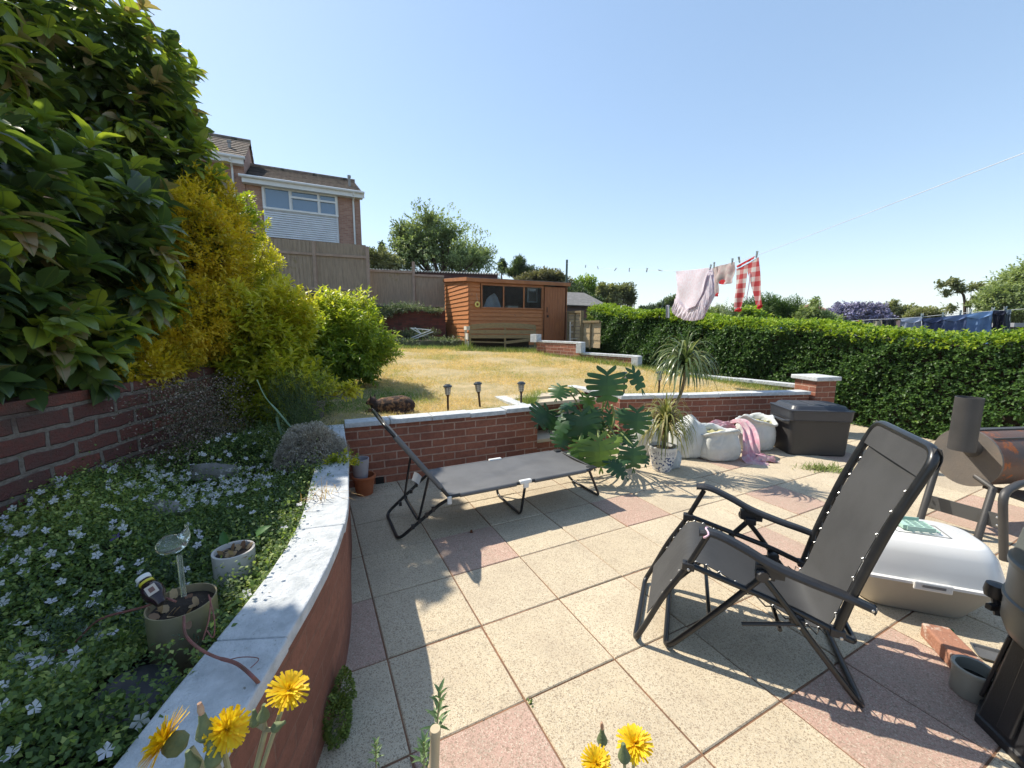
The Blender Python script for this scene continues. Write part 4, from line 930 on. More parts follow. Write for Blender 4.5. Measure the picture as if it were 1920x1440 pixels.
# ---- black storage box
BL, BR = gnd(1479, 853), gnd(1588, 857); ang = math.atan2(BR.y-BL.y, BR.x-BL.x); BX = Frame(BL, math.degrees(ang)); bw = (BR-BL).length; bd = .46
t = thing('storage_box', 'black plastic lidded storage box standing before the brick pillar', 'storage box', BX.P(bw/2, bd/2, 0), ang)
def rrect(w2, d2, r, z, n=5, off=(0, 0)):
    P = []
    for cx, cy, a0 in ((w2-r, d2-r, 0), (-w2+r, d2-r, 90), (-w2+r, -d2+r, 180), (w2-r, -d2+r, 270)):
        for k in range(n+1): a_ = R(a0+90*k/n); P.append(Vector((cx+r*math.cos(a_)+off[0], cy+r*math.sin(a_)+off[1], z)))
    return P
def loft(mb, rings, cap0=True, cap1=True, val=0):
    b_ = len(mb.v); n = len(rings[0])
    for q in rings: mb.v += q; mb.a += [val]*n
    for i in range(len(rings)-1):
        for k in range(n): k2 = (k+1) % n; mb.f.append((b_+i*n+k, b_+i*n+k2, b_+(i+1)*n+k2, b_+(i+1)*n+k))
    if cap0: mb.f.append(tuple(b_+k for k in reversed(range(n))))
    if cap1: mb.f.append(tuple(b_+(len(rings)-1)*n+k for k in range(n)))
    return mb
M_box = plain('dark_box_plastic', (.042, .039, .038), (.034, .032, .031), 3, .5, bmp=.1, bscale=150)
M_lid = plain('dark_lid_plastic', (.045, .05, .062), (.035, .038, .046), 3, .38)
w2, d2 = bw/2, bd/2
mb = MB(); loft(mb, [rrect(w2*.97, d2*.96, .05, .0), rrect(w2, d2, .05, .015), rrect(w2*1.045, d2*1.04, .05, .40), rrect(w2*1.085, d2*1.1, .055, .405), rrect(w2*1.085, d2*1.1, .055, .415)])

mb.build('body', M_box, t, local=True, smooth=False)
mb = MB(); loft(mb, [rrect(w2*1.07, d2*1.08, .05, .416), rrect(w2*1.10, d2*1.12, .055, .52), rrect(w2*1.12, d2*1.15, .06, .523), rrect(w2*1.12, d2*1.15, .06, .533), rrect(w2*1.0, d2*1.0, .07, .537), rrect(w2*.93, d2*.9, .07, .572), rrect(w2*.9, d2*.86, .07, .578)])
lo_ = mb.build('lid', M_lid, t, local=True)
mb = MB()
for x_ in (-.55, 0, .55): mb.box((x_*w2, 0, .579), (.35*w2, d2*1.3, .008))
mb.build('lid_rib', M_lid, lo_, local=True, bevel=.003)
mb = MB(); mb.tube(bend([(-w2*1.06, -d2*.9, .40), (-w2*1.22, -d2*.8, .40), (-w2*1.22, d2*.5, .40), (-w2*1.06, d2*.6, .40)], .05), .016, 8); mb.build('handle', M_lid, t, local=True, smooth=True)

# ---- rubble sacks along the wall
M_sack = clothmat('white_woven_sack', (.70, .71, .69), (.60, .62, .61), .2, .8, weave=250)
M_fill = plain('garden_waste', (.5, .45, .2), (.3, .28, .12), 20, .9, bmp=.8, bscale=60)
def sack(px, py, h_, rx, ry, label, openn=True, seed=0, rz=0, lean=(0, 0), fill=True):
    p = gnd(px, py); p.y += ry
    t = thing('sack', label, 'sack', p, R(rz), 'white woven sacks by the wall'); r = random.Random(seed); ph = [r.uniform(0, 6.28) for _ in range(6)]
    prof = [(.0, .002), (.7, .0), (.9, .03), (1.0, .16), (1.06, .38), (1.02, .6), (.95, .78), (.9, .88), (.98, .95), (1.08, .97), (1.04, 1.02), (.9, 1.0), (.85, .92), (.84, .84)] if openn else [(.0, .002), (.75, .0), (.95, .04), (1.04, .2), (1.06, .45), (.98, .68), (.82, .84), (.55, .95), (.25, 1.0), (.0, 1.01)]
    n = 36; mb = MB(); 
    for i, (q, z) in enumerate(prof):
        for k in range(n):
            a_ = 2*math.pi*k/n; w_ = 1+.045*math.sin(2*a_+ph[0]+z*3)+.03*math.sin(5*a_+ph[1]+z*5)+.02*math.sin(9*a_+ph[2]-z*6)+(.05*math.sin(7*a_+ph[3]) if z > .85 and openn else 0)
            se = 1/(abs(math.cos(a_))**3.2+abs(math.sin(a_))**3.2)**(1/3.2)*.6+.4
            zz = z*h_*(1+(.09*math.sin(2*a_+ph[4])+.04*math.sin(5*a_+ph[5]))*(z > .8)*z)+.012*math.sin(3*a_+ph[5])*z
            mb.v.append(Vector((q*rx*w_*se*math.cos(a_)+lean[0]*z, q*ry*w_*se*math.sin(a_)+lean[1]*z, zz))); mb.a.append(0)
    for i in range(len(prof)-1):
        for k in range(n): k2 = (k+1) % n; mb.f.append((i*n+k, i*n+k2, (i+1)*n+k2, (i+1)*n+k))
    o = mb.build('bag', M_sack, t, local=True, smooth=True, solid=.004, sub=1)
    tx = bpy.data.textures.new('crease', 'CLOUDS'); tx.noise_scale = .07; dm = o.modifiers.new('crease', 'DISPLACE'); dm.texture = tx; dm.strength = .035; dm.mid_level = .5
    if openn and fill:
        mb = MB(); mb.grid(lambda u, v: (lean[0]+rx*.86*(2*u-1)*math.sqrt(max(0, 1-(2*v-1)**2/2)), lean[1]+ry*.86*(2*v-1)*math.sqrt(max(0, 1-(2*u-1)**2/2)), h_*.86+.015*math.sin(u*17)*math.sin(v*15)), 14, 14); mb.build('contents', M_fill, t, local=True, smooth=True)
    return t
sack(1215, 858, .40, .16, .15, 'pale tied sack standing behind the monstera and the blue patterned pot', False, 1)
sack(1298, 862, .43, .19, .17, 'tall closed white sack between the patterned pot and the open sacks', False, 2, lean=(.02, 0))
sack(1358, 868, .335, .21, .17, 'low open white sack of garden waste beside the tall closed sack', True, 3)
sack(1428, 848, .38, .20, .17, 'open white sack next to the black storage box', True, 4)
sack(1262, 880, .20, .10, .08, 'small slumped white sack just behind the blue patterned pot', False, 6)
M_pink = clothmat('pink_cloth', (.72, .38, .46), (.74, .58, .60), .3, .8, scale=16)
def strip_cloth(pts, wid, name, mat, label, cat, amp=.02, seed=0, org=None, widf=None):
    P = curve(pts, 8); r = random.Random(seed); ph = r.uniform(0, 6)
    def f(u, v):
        k = u*(len(P)-1); i = min(int(k), len(P)-2); q = P[i].lerp(P[i+1], k-i); tt = (P[i+1]-P[i]).normalized(); sd = tt.cross(Vector((0, -.5, 1))).normalized(); w_ = wid*(widf(u) if widf else 1)
        up = sd.cross(tt)*-1; return q+sd*((v-.5)*w_)+up*(amp*math.sin(v*14+ph+u*7)+amp*.6*math.sin(v*5+u*12))
    o = MB().grid(f, 40, 14).build(name, mat, smooth=True, solid=.004, org=org or P[0]); tag(o, label, cat); return o
g1 = gnd(1418, 868); strip_cloth([at(1372, 790, 4.75), at(1392, 790, 4.65), at(1404, 806, 4.55), at(1408, 832, 4.42), at(1410, 855, 4.36), (g1.x-.02, g1.y, .04), (g1.x+.1, g1.y-.03, .02)], .15, 'pink_sheet', M_pink, 'crumpled pink sheet hanging out between the two open sacks', 'sheet', .018, 3, widf=lambda u: .7+.9*u)
g2 = gnd(1438, 866); strip_cloth([(g2.x-.1, g2.y, .03), (g2.x-.03, g2.y+.01, .05), (g2.x+.05, g2.y-.0, .035), (g2.x+.1, g2.y+.01, .015)], .09, 'pink_cloth', M_pink, 'small twist of pink cloth lying on the slabs before the sacks', 'cloth', .018, 5)
strip_cloth([at(1325, 800, 4.8), at(1342, 797, 4.8), at(1360, 795, 4.8), at(1378, 798, 4.8)], .12, 'pink_cloth', M_pink, 'pink cloth lying on top of the sacks against the wall', 'cloth', .02, 8)

# ---- blue and white patterned pot with dracaena
m_, nt, b = newmat('blue_white_glaze'); tc = nt.nodes.new('ShaderNodeTexCoord'); sx = nt.nodes.new('ShaderNodeSeparateXYZ'); nt.links.new(tc.outputs['Object'], sx.inputs[0])
f1 = noise(nt, 42, 2, .5); f2 = noise(nt, 26, 3, .6)
zone = ramp(nt, sx.outputs[2], [(.0, 0.0), (.02, 1.0), (.165, 1.0), (.175, 0.0)]); pat = ramp(nt, f1, [(.545, 0.0), (.575, 1.0)]); pat2 = ramp(nt, f2, [(.47, 1.0), (.49, 0.0)])
mm_ = nt.nodes.new('ShaderNodeMath'); mm_.operation = 'MULTIPLY'; nt.links.new(zone, mm_.inputs[0]); nt.links.new(pat, mm_.inputs[1])
wv = N(nt, 'ShaderNodeTexWave', Scale=22.0, Distortion=9.0, Detail=1.0); nt.links.new(tc.outputs['Object'], wv.inputs[0]); pat3 = ramp(nt, wv.outputs['Fac'], [(.10, 1.0), (.16, 0.0)]); z2_ = ramp(nt, sx.outputs[2], [(.185, 0.0), (.19, 1.0), (.225, 1.0), (.23, 0.0)])
m3 = nt.nodes.new('ShaderNodeMath'); m3.operation = 'MULTIPLY'; nt.links.new(z2_, m3.inputs[0]); nt.links.new(pat3, m3.inputs[1])
c = mixc(nt, mm_.outputs[0], (.66, .66, .66), (.035, .07, .19)); c = mixc(nt, m3.outputs[0], c, (.03, .05, .12)); nt.links.new(c, b.inputs['Base Color']); b.inputs['Roughness'].default_value = .18; M_glaze = m_
pp = gnd(1246, 886); pp.y += .08
t = thing('patterned_pot', 'white pot with blue flower pattern holding the spiky dracaena', 'plant pot', pp)
MB().lathe([(.0, .0), (.085, .0), (.09, .01), (.105, .06), (.125, .14), (.140, .2), (.142, .235), (.148, .245), (.148, .262), (.138, .265), (.132, .25), (.128, .22)], n=40).build('pot', M_glaze, t, smooth=True, local=True)
MB().lathe([(.129, .225), (.06, .228), (0, .232)], n=24).build('compost', M_soil, t, smooth=True, local=True)

# ---- terracotta pots and grey pot in the corner
M_terra = plain('terracotta', (.42, .13, .05), (.33, .10, .04), 8, .85, spots=((.45, .3, .22), 9, .66))
def pot(name, loc, r, h_, mat, label, cat='plant pot', taper=.72, rim=True, rz=0, soil=True, group=None, n=32, wall=.008, rimh=.18, slvl=.9):
    t = thing(name, label, cat, loc, 0, group)
    pr = [(0, 0), (r*taper, 0), (r*taper*1.02, .01)]
    if rim: pr += [(r*(taper+(1-taper)*(1-rimh)), h_*(1-rimh)), (r*1.04, h_*(1-rimh)+.004), (r*1.07, h_*(1-rimh)+.01), (r*1.07, h_-.006), (r*1.04, h_)]
    else: pr += [(r, h_-.004), (r*1.005, h_)]
    pr += [(r-wall, h_), (r-wall*1.3, h_*(1-rimh)), (r*taper-wall, .02), (0, .02)]
    MB().lathe(pr, n=n).build('pot', mat, t, smooth=True, local=True)
    if soil: MB().lathe([(r-wall*1.1, h_*slvl), (r*.5, h_*slvl+.006), (0, h_*slvl+.01)], n=20).build('compost', M_soil, t, smooth=True, local=True)
    return t
p = gnd(676, 934); p.y += .1; p.x += .0
pot('terracotta_pot', p, .095, .17, M_terra, 'terracotta pots nested in the corner of the two walls', soil=False)
q = pot('grey_pot', (p.x-.03, p.y+.01, .115), .075, .20, plain('pale_grey_glaze', (.42, .40, .42), (.36, .34, .36), 5, .5), 'empty pale grey pot standing in the terracotta pots', rim=False, soil=False)
# ---- brick, mug, tray, cap at the lower right
M_loose = plain('reclaimed_brick', (.40, .19, .12), (.30, .14, .09), 12, .9, bmp=.7, bscale=60, spots=((.5, .38, .3), 14, .56))
b0, b1 = gnd(1716, 1182), gnd(1796, 1272); dv = (b1-b0); an_ = math.atan2(dv.y, dv.x); bc = (b0+b1)/2+Vector((-math.sin(an_), math.cos(an_), 0))*.055
o = MB().box((bc.x, bc.y, .033), (.235, .105, .066), an_).build('loose_brick', M_loose, org=(bc.x, bc.y, 0), bevel=.007); tag(o, 'single worn red brick lying on the slabs beside the grey pot', 'brick')
M_stone = plain('grey_stoneware', (.40, .39, .33), (.33, .32, .27), 6, .45)
mp_ = gnd(1846, 1322); mp_.y += .05
t = thing('stoneware_jar', 'small grey stoneware jar on the slabs beside the dark smoker stand', 'jar', mp_)
MB().lathe([(0, 0), (.056, 0), (.061, .006), (.062, .095), (.064, .10), (.067, .106), (.067, .118), (.062, .122), (.055, .118), (.053, .03), (0, .025)], n=36).build('jar_body', M_stone, t, smooth=True, local=True)
MB().lathe([(.053, .07), (0, .071)], n=24).build('dark_water', plain('dark_contents', (.02, .018, .015), rough=.15), t, local=True)
q = gnd(1858, 1240); t = thing('glass_tray', 'grey metal tray with a glass dish behind the stoneware jar', 'tray', (q.x+.04, q.y+.02, 0), R(-30))
loft(MB(), [rrect(.06, .045, .015, .0), rrect(.066, .05, .015, .014), rrect(.068, .052, .015, .015), rrect(.06, .045, .015, .014), rrect(.055, .04, .015, .004)]).build('tray', plain('zinc', (.16, .16, .16), (.10, .10, .10), 8, .5, metal=.3), t, local=True)
MB().lathe([(.045, .01), (.042, .03), (.028, .045), (.01, .05), (0, .05)], (.09, -.02, 0), n=24).build('glass_dish', plain('glass_lid', (.25, .26, .3), rough=.1, coat=1), t, smooth=True, local=True)
q = gnd(1779, 1184); o = MB().lathe([(0, 0), (.017, 0), (.017, .011), (.014, .011), (.014, .004), (0, .003)], q, 20).build('bottle_cap', plain('green_plastic', (.02, .32, .09), rough=.4), org=q, smooth=True); tag(o, 'green plastic bottle cap on the slabs near the loose brick', 'bottle cap')

# ---- white and grey litter box with green scoop
lp = gnd(1795, 1172); la = R(-20); LBc = Vector((2.15, 2.05, 0))
t = thing('litter_box', 'covered cat litter box with glossy white lid and grey base', 'litter box', LBc, la)
M_lb = plain('warm_grey_plastic', (.42, .39, .35), (.37, .35, .31), 3, .5); M_lt = plain('glossy_white_lid', (.74, .73, .71), (.70, .69, .67), 3, .25)
loft(MB(), [rrect(.205, .125, .08, .0), rrect(.225, .14, .09, .012), rrect(.315, .2, .10, .19), rrect(.325, .21, .10, .20)], True, True).build('base', M_lb, t, local=True, smooth=True)
mb = MB(); loft(mb, [rrect(.33, .215, .10, .198), rrect(.345, .228, .105, .202), rrect(.345, .228, .105, .215), rrect(.33, .213, .10, .219), rrect(.318, .203, .11, .27), rrect(.298, .187, .11, .34), rrect(.268, .163, .11, .392), rrect(.25, .148, .11, .40)], True, True)
lid_ = mb.build('lid', M_lt, t, local=True, smooth=True)
mb = MB(); mb.box((-.0, -.232, .204), (.15, .014, .045)); mb.build('clip', M_lt, t, local=True, bevel=.006)
mb = MB(); mb.box((-.0, -.241, .208), (.09, .004, .014)); mb.build('clip_slot', plain('slot_shadow_grey', (.2, .2, .2), rough=.6), t, local=True)
mb = MB(); 
for (a_, b2, w_, d_) in ((.02, -.07, .22, .006), (.02, .07, .22, .006), (.13, 0, .006, .14), (-.09, 0, .006, .14)): mb.box((a_, b2, .401), (w_, d_, .003))
mb.build('vent_outline', plain('grey_groove', (.25, .25, .24)), lid_, local=True)
t = thing('litter_scoop', 'pale green slotted litter scoop lying on the litter box lid', 'scoop', (LBc.x, LBc.y, .402), la+R(4))
M_gr = plain('mint_plastic', (.40, .56, .47), (.34, .5, .42), 3, .4)
mb = MB(); mb.beam((-.16, .02, .016), (-.02, .015, .014), .026, .012); mb.build('handle', M_gr, t, local=True, bevel=.004)
mb = MB()
for k in range(8): mb.box((.03+.0*k, -.045+.0165*k, .012), (.125, .007, .005))
for k in range(4): mb.box((-.03+.04*k, .01, .012), (.006, .13, .006))
mb.box((.01, -.055, .02), (.12, .004, .022)); mb.box((.01, .076, .02), (.12, .004, .022)); mb.box((-.045, .01, .018), (.03, .10, .02)); mb.build('slotted_bowl', M_gr, t, local=True)

# ---- offset barrel smoker
M_rust = plain('rusty_heated_steel', (.20, .085, .05), (.12, .10, .09), 3.2, .55, metal=.35, bmp=.25, bscale=60, spots=((.42, .12, .03), 5, .60))
M_disc = plain('scorched_end_plate', (.13, .12, .112), (.20, .165, .135), 4, .6, metal=.25, bmp=.25, bscale=60, spots=((.42, .14, .05), 4, .62))
M_dkst = plain('dark_grey_steel', (.06, .058, .058), (.08, .076, .074), 5, .5, metal=.3, bmp=.1)
bcx = at(1812, 857, 2.9); axd = R(7)
AX = Vector((math.cos(axd), math.sin(axd), 0)); t = thing('barrel_smoker', 'rusty barrel barbecue smoker with a dark chimney and tube legs', 'barbecue', (bcx.x+.4, bcx.y, 0), axd)
Mx = Matrix((Vector((0, 0, 1)).cross(AX)*-1, Vector((0, 0, 1)), AX)).transposed()
if Mx.determinant() < 0: Mx = Matrix((Vector((0, 0, 1)).cross(AX), Vector((0, 0, 1)), AX)).transposed()
rb = .205
MB().lathe([(rb, .0), (rb, .95)], bcx, 48, M=Mx).build('barrel', M_rust, t, smooth=True)
MB().lathe([(0, -.012), (rb+.006, -.012), (rb+.006, .003), (0, .003)], bcx, 48, M=Mx).build('end_plate', M_disc, t)
sm_ = MB(); sm_.beam(bcx+AX*.02+Vector((0, 0, rb+.004)), bcx+AX*.95+Vector((0, 0, rb+.004)), .05, .01); sm_.beam(bcx+AX*.04+Vector((-.0, -.12, rb*.83)), bcx+AX*.9+Vector((0, -.12, rb*.83)), .012, .012); sm_.build('lid_seam', M_dkst, t)
cp = at(1803, 838, 2.74); ch = MB(); ct = at(1808, 745, 2.74)
ch.lathe([(.0, cp.z-.02), (.07, cp.z-.02), (.07, ct.z), (.064, ct.z), (.064, ct.z-.12), (0, ct.z-.12)], (cp.x, cp.y, 0), 32); ch.build('chimney', M_dkst, t, smooth=True)
el = MB(); el.tube([(cp.x, cp.y, cp.z+.06), bcx+Vector((.02, -.02, .06))], .055, 16); el.build('flue_elbow', M_dkst, t, smooth=True)
for (fx, fy, tx_, ty_, Yd) in ((1722, 985, 1758, 868, 3.05), (1832, 1012, 1862, 915, 3.1)):
    f = gnd(fx, fy); tt = at(tx_, ty_, f.y+.05); MB().tube([(f.x, f.y, 0), tt, tt+Vector((.01, .12, .04))], .022, 12).build('leg', M_dkst, t, smooth=True)
f = gnd(1882, 1050); tt = at(1880, 925, f.y); tt2 = at(1915, 905, f.y+.1); MB().tube(bend([(f.x, f.y, 0), tt, tt2, tt2+Vector((.4, .05, .0))], .08), .022, 12).build('leg', M_dkst, t, smooth=True)
a_, b_ = at(1734, 938, 2.95), at(1876, 978, 2.62); MB().beam(a_, b_, .012, .10).build('cross_plate', plain('grey_bar', (.12, .12, .12), (.1, .1, .1), 4, .5, metal=.3), t)
a_, b_ = at(1880, 925, 2.75), at(1960, 935, 2.75); MB().beam(a_, b_, .25, .02).build('shelf', M_dkst, t)
for k, (px_, py_) in enumerate(((1869, 970), (1869, 985), (1741, 932), (1739, 944))):
    q = at(px_, py_, 2.61 if k < 2 else 2.92); MB().lathe([(0, 0), (.008, 0), (.006, .006), (0, .007)], q, 10, M=Matrix.Rotation(R(90), 3, 'X')).build('bolt', M_steel, t, smooth=True)
# ---- upright charcoal smoker at the right edge
uc = Vector((1.97, 1.19, 0)); t = thing('upright_smoker', 'dark grey upright drum smoker on a flared black stand at the edge of the patio', 'barbecue', uc)
M_drum = plain('grey_green_enamel', (.12, .13, .125), (.10, .11, .105), 3, .4, metal=.2)
MB().lathe([(.0, .33), (.17, .33), (.225, .38), (.24, .42), (.24, .50), (.246, .505), (.246, .515), (.24, .52), (.24, .63), (.247, .635), (.247, .65), (.237, .66), (.225, .75), (.18, .82), (.07, .86), (0, .865)], n=56).build('drum', M_drum, t, smooth=True, local=True)
mb = MB(); mb.lathe([(.262, .0), (.268, .0), (.268, .03), (.258, .035), (.21, .38), (.203, .40), (.195, .40), (.25, .02)], n=8, M=Matrix.Rotation(R(12), 3, 'Z'))
for k in range(8):
    a0 = R(34.5+45*k); mb.beam((.245*math.cos(a0), .245*math.sin(a0), .06), (.205*math.cos(a0), .205*math.sin(a0), .34), .05, .012, up=(math.cos(a0), math.sin(a0), 0))
mb.build('stand', M_blkpl, t, local=True, bevel=.004)
mb = MB(); q = at(1868, 1105, 1.45)-uc; mb.lathe([(0, -.03), (.03, -.03), (.034, -.01), (.03, .02), (0, .025)], q, 14); mb.tube([q+Vector((0, 0, -.02)), q+Vector((-.01, -.03, -.09))], .014, 8); mb.tube([q+Vector((-.015, -.03, -.06)), q+Vector((.08, .0, -.08))], .012, 8); mb.box(q+Vector((-.02, -.02, -.06)), (.05, .02, .02)); mb.build('valve', M_blkpl, t, local=True, smooth=True)

# ---- solar stake lights in the lawn
def stake_proto():
    t = thing('solar_light', 'black solar stake light standing in the dry lawn, leftmost of the row', 'solar light', (0, 0, 0), 0, 'solar stake lights along the lawn edge')
    MB().lathe([(0, -.05), (.004, -.02), (.012, 0), (.012, .155), (.018, .175), (.022, .185), (0, .187)], n=14).build('stake', plain('brown_black_plastic', (.05, .028, .022), rough=.5), t, smooth=True, local=True)
    MB().lathe([(0, .186), (.024, .186), (.031, .265), (0, .266)], n=18).build('lens', clothmat('frosted_clear', (.75, .72, .66), None, .5, .2), t, smooth=True, local=True)
    mb = MB()
    for k in range(6): a_ = R(60*k); mb.tube([(.026*math.cos(a_), .026*math.sin(a_), .184), (.034*math.cos(a_), .034*math.sin(a_), .268)], .0022, 5)
    for z_ in (.205, .228, .25): rr = .026+.008*(z_-.184)/.084; mb.tube([(rr*math.cos(a_), rr*math.sin(a_), z_) for a_ in np.linspace(0, 6.283, 19)[:-1]], .0018, 5, closed=True)
    mb.build('cage', M_blk, t, local=True)
    MB().lathe([(0, .266), (.046, .266), (.05, .27), (.044, .284), (.03, .29), (.028, .296), (0, .298)], n=24).build('cap', plain('blue_black_cap', (.04, .05, .055), (.05, .06, .065), 5, .3), t, smooth=True, local=True)
    return t
sp0 = stake_proto(); spots = [((840, 764), 4.35, 'black solar stake light standing in the dry lawn, leftmost of the row'), ((900, 760), 4.55, 'solar stake light leaning slightly, second from the left on the lawn'), ((977, 768), 4.62, 'solar stake light in the grass clump beside the garden steps'), ((1169, 750), 5.35, 'solar stake light half hidden behind the monstera leaves'), ((1235, 740), 5.5, 'solar stake light half hidden behind the dracaena head')]
for k, ((px_, py_), Yd, lb) in enumerate(spots):
    r_ = ray(px_, py_); x_ = r_.x/r_.y*Yd; loc = (x_, Yd, lawn_z(x_, Yd)-.005)
    o = sp0 if k == 0 else dup(sp0, loc, label=lb); o.location = loc; o['label'] = lb
    if k == 1: o.rotation_euler = (R(0), R(-5), 0)
    if k in (3, 4): o.scale = (1, 1, 1.1)

# ================================================================ WASHING LINE AND LAUNDRY
a_ = math.degrees(math.atan2(4.5-POLE.y, 2.85-POLE.x)); WL = Frame((POLE.x, POLE.y), a_)
def wl(px_, py_, d=0): s_, z = WL.hit(px_, py_, d); return WL.P(s_, d, z)
lpts = curve([POLE, wl(1098, 499), wl(1154, 504.5), wl(1213, 506.5), wl(1270, 508), wl(1337, 501), wl(1378, 491), wl(1420, 478.5), wl(1600, 410), wl(1920, 287)]+[wl(1920, 287)+(wl(1920, 287)-wl(1600, 410))*.6], 6)
o = MB().tube(lpts, .0024, 6).build('washing_line', plain('white_plastic_line', (.75, .78, .8), rough=.5), org=POLE); tag(o, 'white washing line running from the green pole out over the patio', 'washing line')
def peg_proto():
    t = thing('clothes_peg', 'small grey peg', 'clothes peg', (0, 0, 0), 0, 'pegs on the washing line')
    for s_ in (-1, 1): MB().box((s_*.006, 0, .0), (.007, .012, .075), M=Matrix.Rotation(R(5*s_), 3, 'Y')).build('jaw', plain('peg_plastic_%d' % s_, (.22, .30, .32) if s_ < 0 else (.30, .32, .30)), t, local=True)
    MB().tube([(-.01, 0, .005), (.01, 0, .005)], .007, 8).build('spring', M_steel, t, local=True)
    return t
pegs = [(1098, 499.5, 'grey peg on the bare washing line, nearest to the green pole', 1), (1121, 502, 'tilted grey peg, second from the green pole on the bare line', 1), (1154, 505, 'tilted pale peg, third from the green pole on the bare line', 1), (1180, 506, 'dark peg, fourth from the green pole on the bare line', 1), (1213, 506.5, 'upright dark peg, fifth from the green pole on the bare line', 1), (1238, 507, 'peg lying along the line, last before the white sheet', 1),
        (1332, 501, 'dark peg holding the right corner of the hanging sheet', 1), (1339, 497, 'pale peg at the left end of the hung pyjama top', 1), (1373, 490, 'grey peg at the right end of the hung pyjama top', 1), (1386, 487, 'green peg at the left of the checked trousers waistband', 1), (1419, 477, 'grey peg at the right end of the checked trousers', 1)]
pp0 = peg_proto()
for k, (px_, py_, lb, _) in enumerate(pegs):
    loc = wl(px_, py_); o = pp0 if k == 0 else dup(pp0, loc, label=lb); o.location = loc; o['label'] = lb; o.rotation_euler = (R((0, 25, 30, -8, 5, 80, 6, 0, 0, 20, 4)[k]), R((5, 20, 25, -12, 6, 15, 10, 0, 4, 8, 0)[k]), R(a_ if k % 2 else 20))
def interp(L, u):
    k = u*(len(L)-1); i = min(int(k), len(L)-2); f = k-i; return (L[i][0]*(1-f)+L[i+1][0]*f, L[i][1]*(1-f)+L[i+1][1]*f)
def hung(name, top, bot, mat, parent=None, d=0, amp=.02, fr=WL, nu=30, nv=24, freq=22, belly=0, ph=0, org=None, rnd=True):
    def f(u, v):
        a1, b1 = interp(top, u), interp(bot, u); px_ = a1[0]*(1-v)+b1[0]*v; py_ = a1[1]*(1-v)+b1[1]*v
        s_, z = fr.hit(px_, py_); dd = d+amp*math.sin(u*freq+v*4+ph)*(.15+.85*v)+amp*.6*math.sin(u*freq*.43+v*7+ph*2)*v+belly*math.sin(math.pi*v)
        return fr.P(s_, dd, z)
    return MB().grid(f, nu, nv).build(name, mat, parent, smooth=True, solid=.003, org=org)
M_sheet = clothmat('white_lilac_sheet', (.80, .77, .84), (.76, .66, .72), .35, .8, scale=30)
t = thing('fitted_sheet', 'white and lilac fitted cot sheet folded over the washing line', 'sheet', wl(1300, 560))
hung('back_fold', [(1269, 509), (1303, 506), (1338, 502)], [(1261, 583), (1268, 592), (1283, 600), (1298, 602), (1314, 598), (1327, 578), (1337, 548)], M_sheet, t, d=.03, amp=.015, freq=16)
hung('front_fold', [(1270, 509), (1303, 506), (1334, 502)], [(1272, 520), (1277, 560), (1290, 581), (1308, 574), (1322, 545), (1330, 520)], M_sheet, t, d=-.03, amp=.012, freq=14)
hung('elastic_hem', [(1266, 560), (1275, 570), (1289, 583), (1306, 577), (1322, 552), (1333, 512)], [(1261, 583), (1268, 592), (1284, 600), (1300, 602), (1317, 597), (1338, 540)], M_sheet, t, d=-.01, amp=.014, freq=95, nu=120)
m_, nt, b = newmat('red_checked_jersey'); tc = nt.nodes.new('ShaderNodeTexCoord'); sx = nt.nodes.new('ShaderNodeSeparateXYZ'); nt.links.new(tc.outputs['Object'], sx.inputs[0])
def stripes(o_, fq, ofs=0.):
    a1 = nt.nodes.new('ShaderNodeMath'); a1.operation = 'MULTIPLY_ADD'; a1.inputs[1].default_value = fq; a1.inputs[2].default_value = ofs; nt.links.new(o_, a1.inputs[0])
    a2 = nt.nodes.new('ShaderNodeMath'); a2.operation = 'FRACT'; nt.links.new(a1.outputs[0], a2.inputs[0]); return ramp(nt, a2.outputs[0], [(.46, 0.0), (.5, 1.0)])
sA = stripes(sx.outputs[1], 7.5); sB = stripes(sx.outputs[2], 9.0)
ad = nt.nodes.new('ShaderNodeMath'); nt.links.new(sA, ad.inputs[0]); nt.links.new(sB, ad.inputs[1]); hf = nt.nodes.new('ShaderNodeMath'); hf.operation = 'MULTIPLY'; hf.inputs[1].default_value = .5; nt.links.new(ad.outputs[0], hf.inputs[0])
c = ramp(nt, hf.outputs[0], [(0.0, (.66, .62, .6)), (.5, (.58, .26, .26)), (1.0, (.48, .05, .06))]); nt.links.new(c, b.inputs['Base Color']); b.inputs['Roughness'].default_value = .85
tr = nt.nodes.new('ShaderNodeBsdfTranslucent'); nt.links.new(c, tr.inputs[0]); mx = nt.nodes.new('ShaderNodeMixShader'); mx.inputs[0].default_value = .4; nt.links.new(b.outputs[0], mx.inputs[1]); nt.links.new(tr.outputs[0], mx.inputs[2]); nt.links.new(mx.outputs[0], nt.nodes['Material Output'].inputs[0]); M_check = m_
M_red = clothmat('red_ribbing', (.60, .03, .04), (.5, .02, .03), .3, .8); M_top = clothmat('striped_white_jersey', (.62, .56, .54), (.55, .42, .42), .4, .8, scale=20)
t = thing('pyjama_trousers', 'red and white checked pyjama trousers hanging from the washing line', 'trousers', wl(1400, 530))
hung('left_leg', [(1381, 504), (1392, 500), (1403, 494)], [(1377, 579), (1384, 580), (1392, 578), ], M_check, t, amp=.014, freq=7, nu=16); hung('right_leg', [(1398, 497), (1410, 490), (1422, 482)], [(1419, 572), (1424, 573), (1431, 572)], M_check, t, amp=.014, freq=7, nu=16, ph=1)
hung('waistband', [(1382, 499), (1395, 492), (1418, 480)], [(1385, 502), (1399, 494), (1414, 486)], M_red, t, d=-.012, amp=.004)
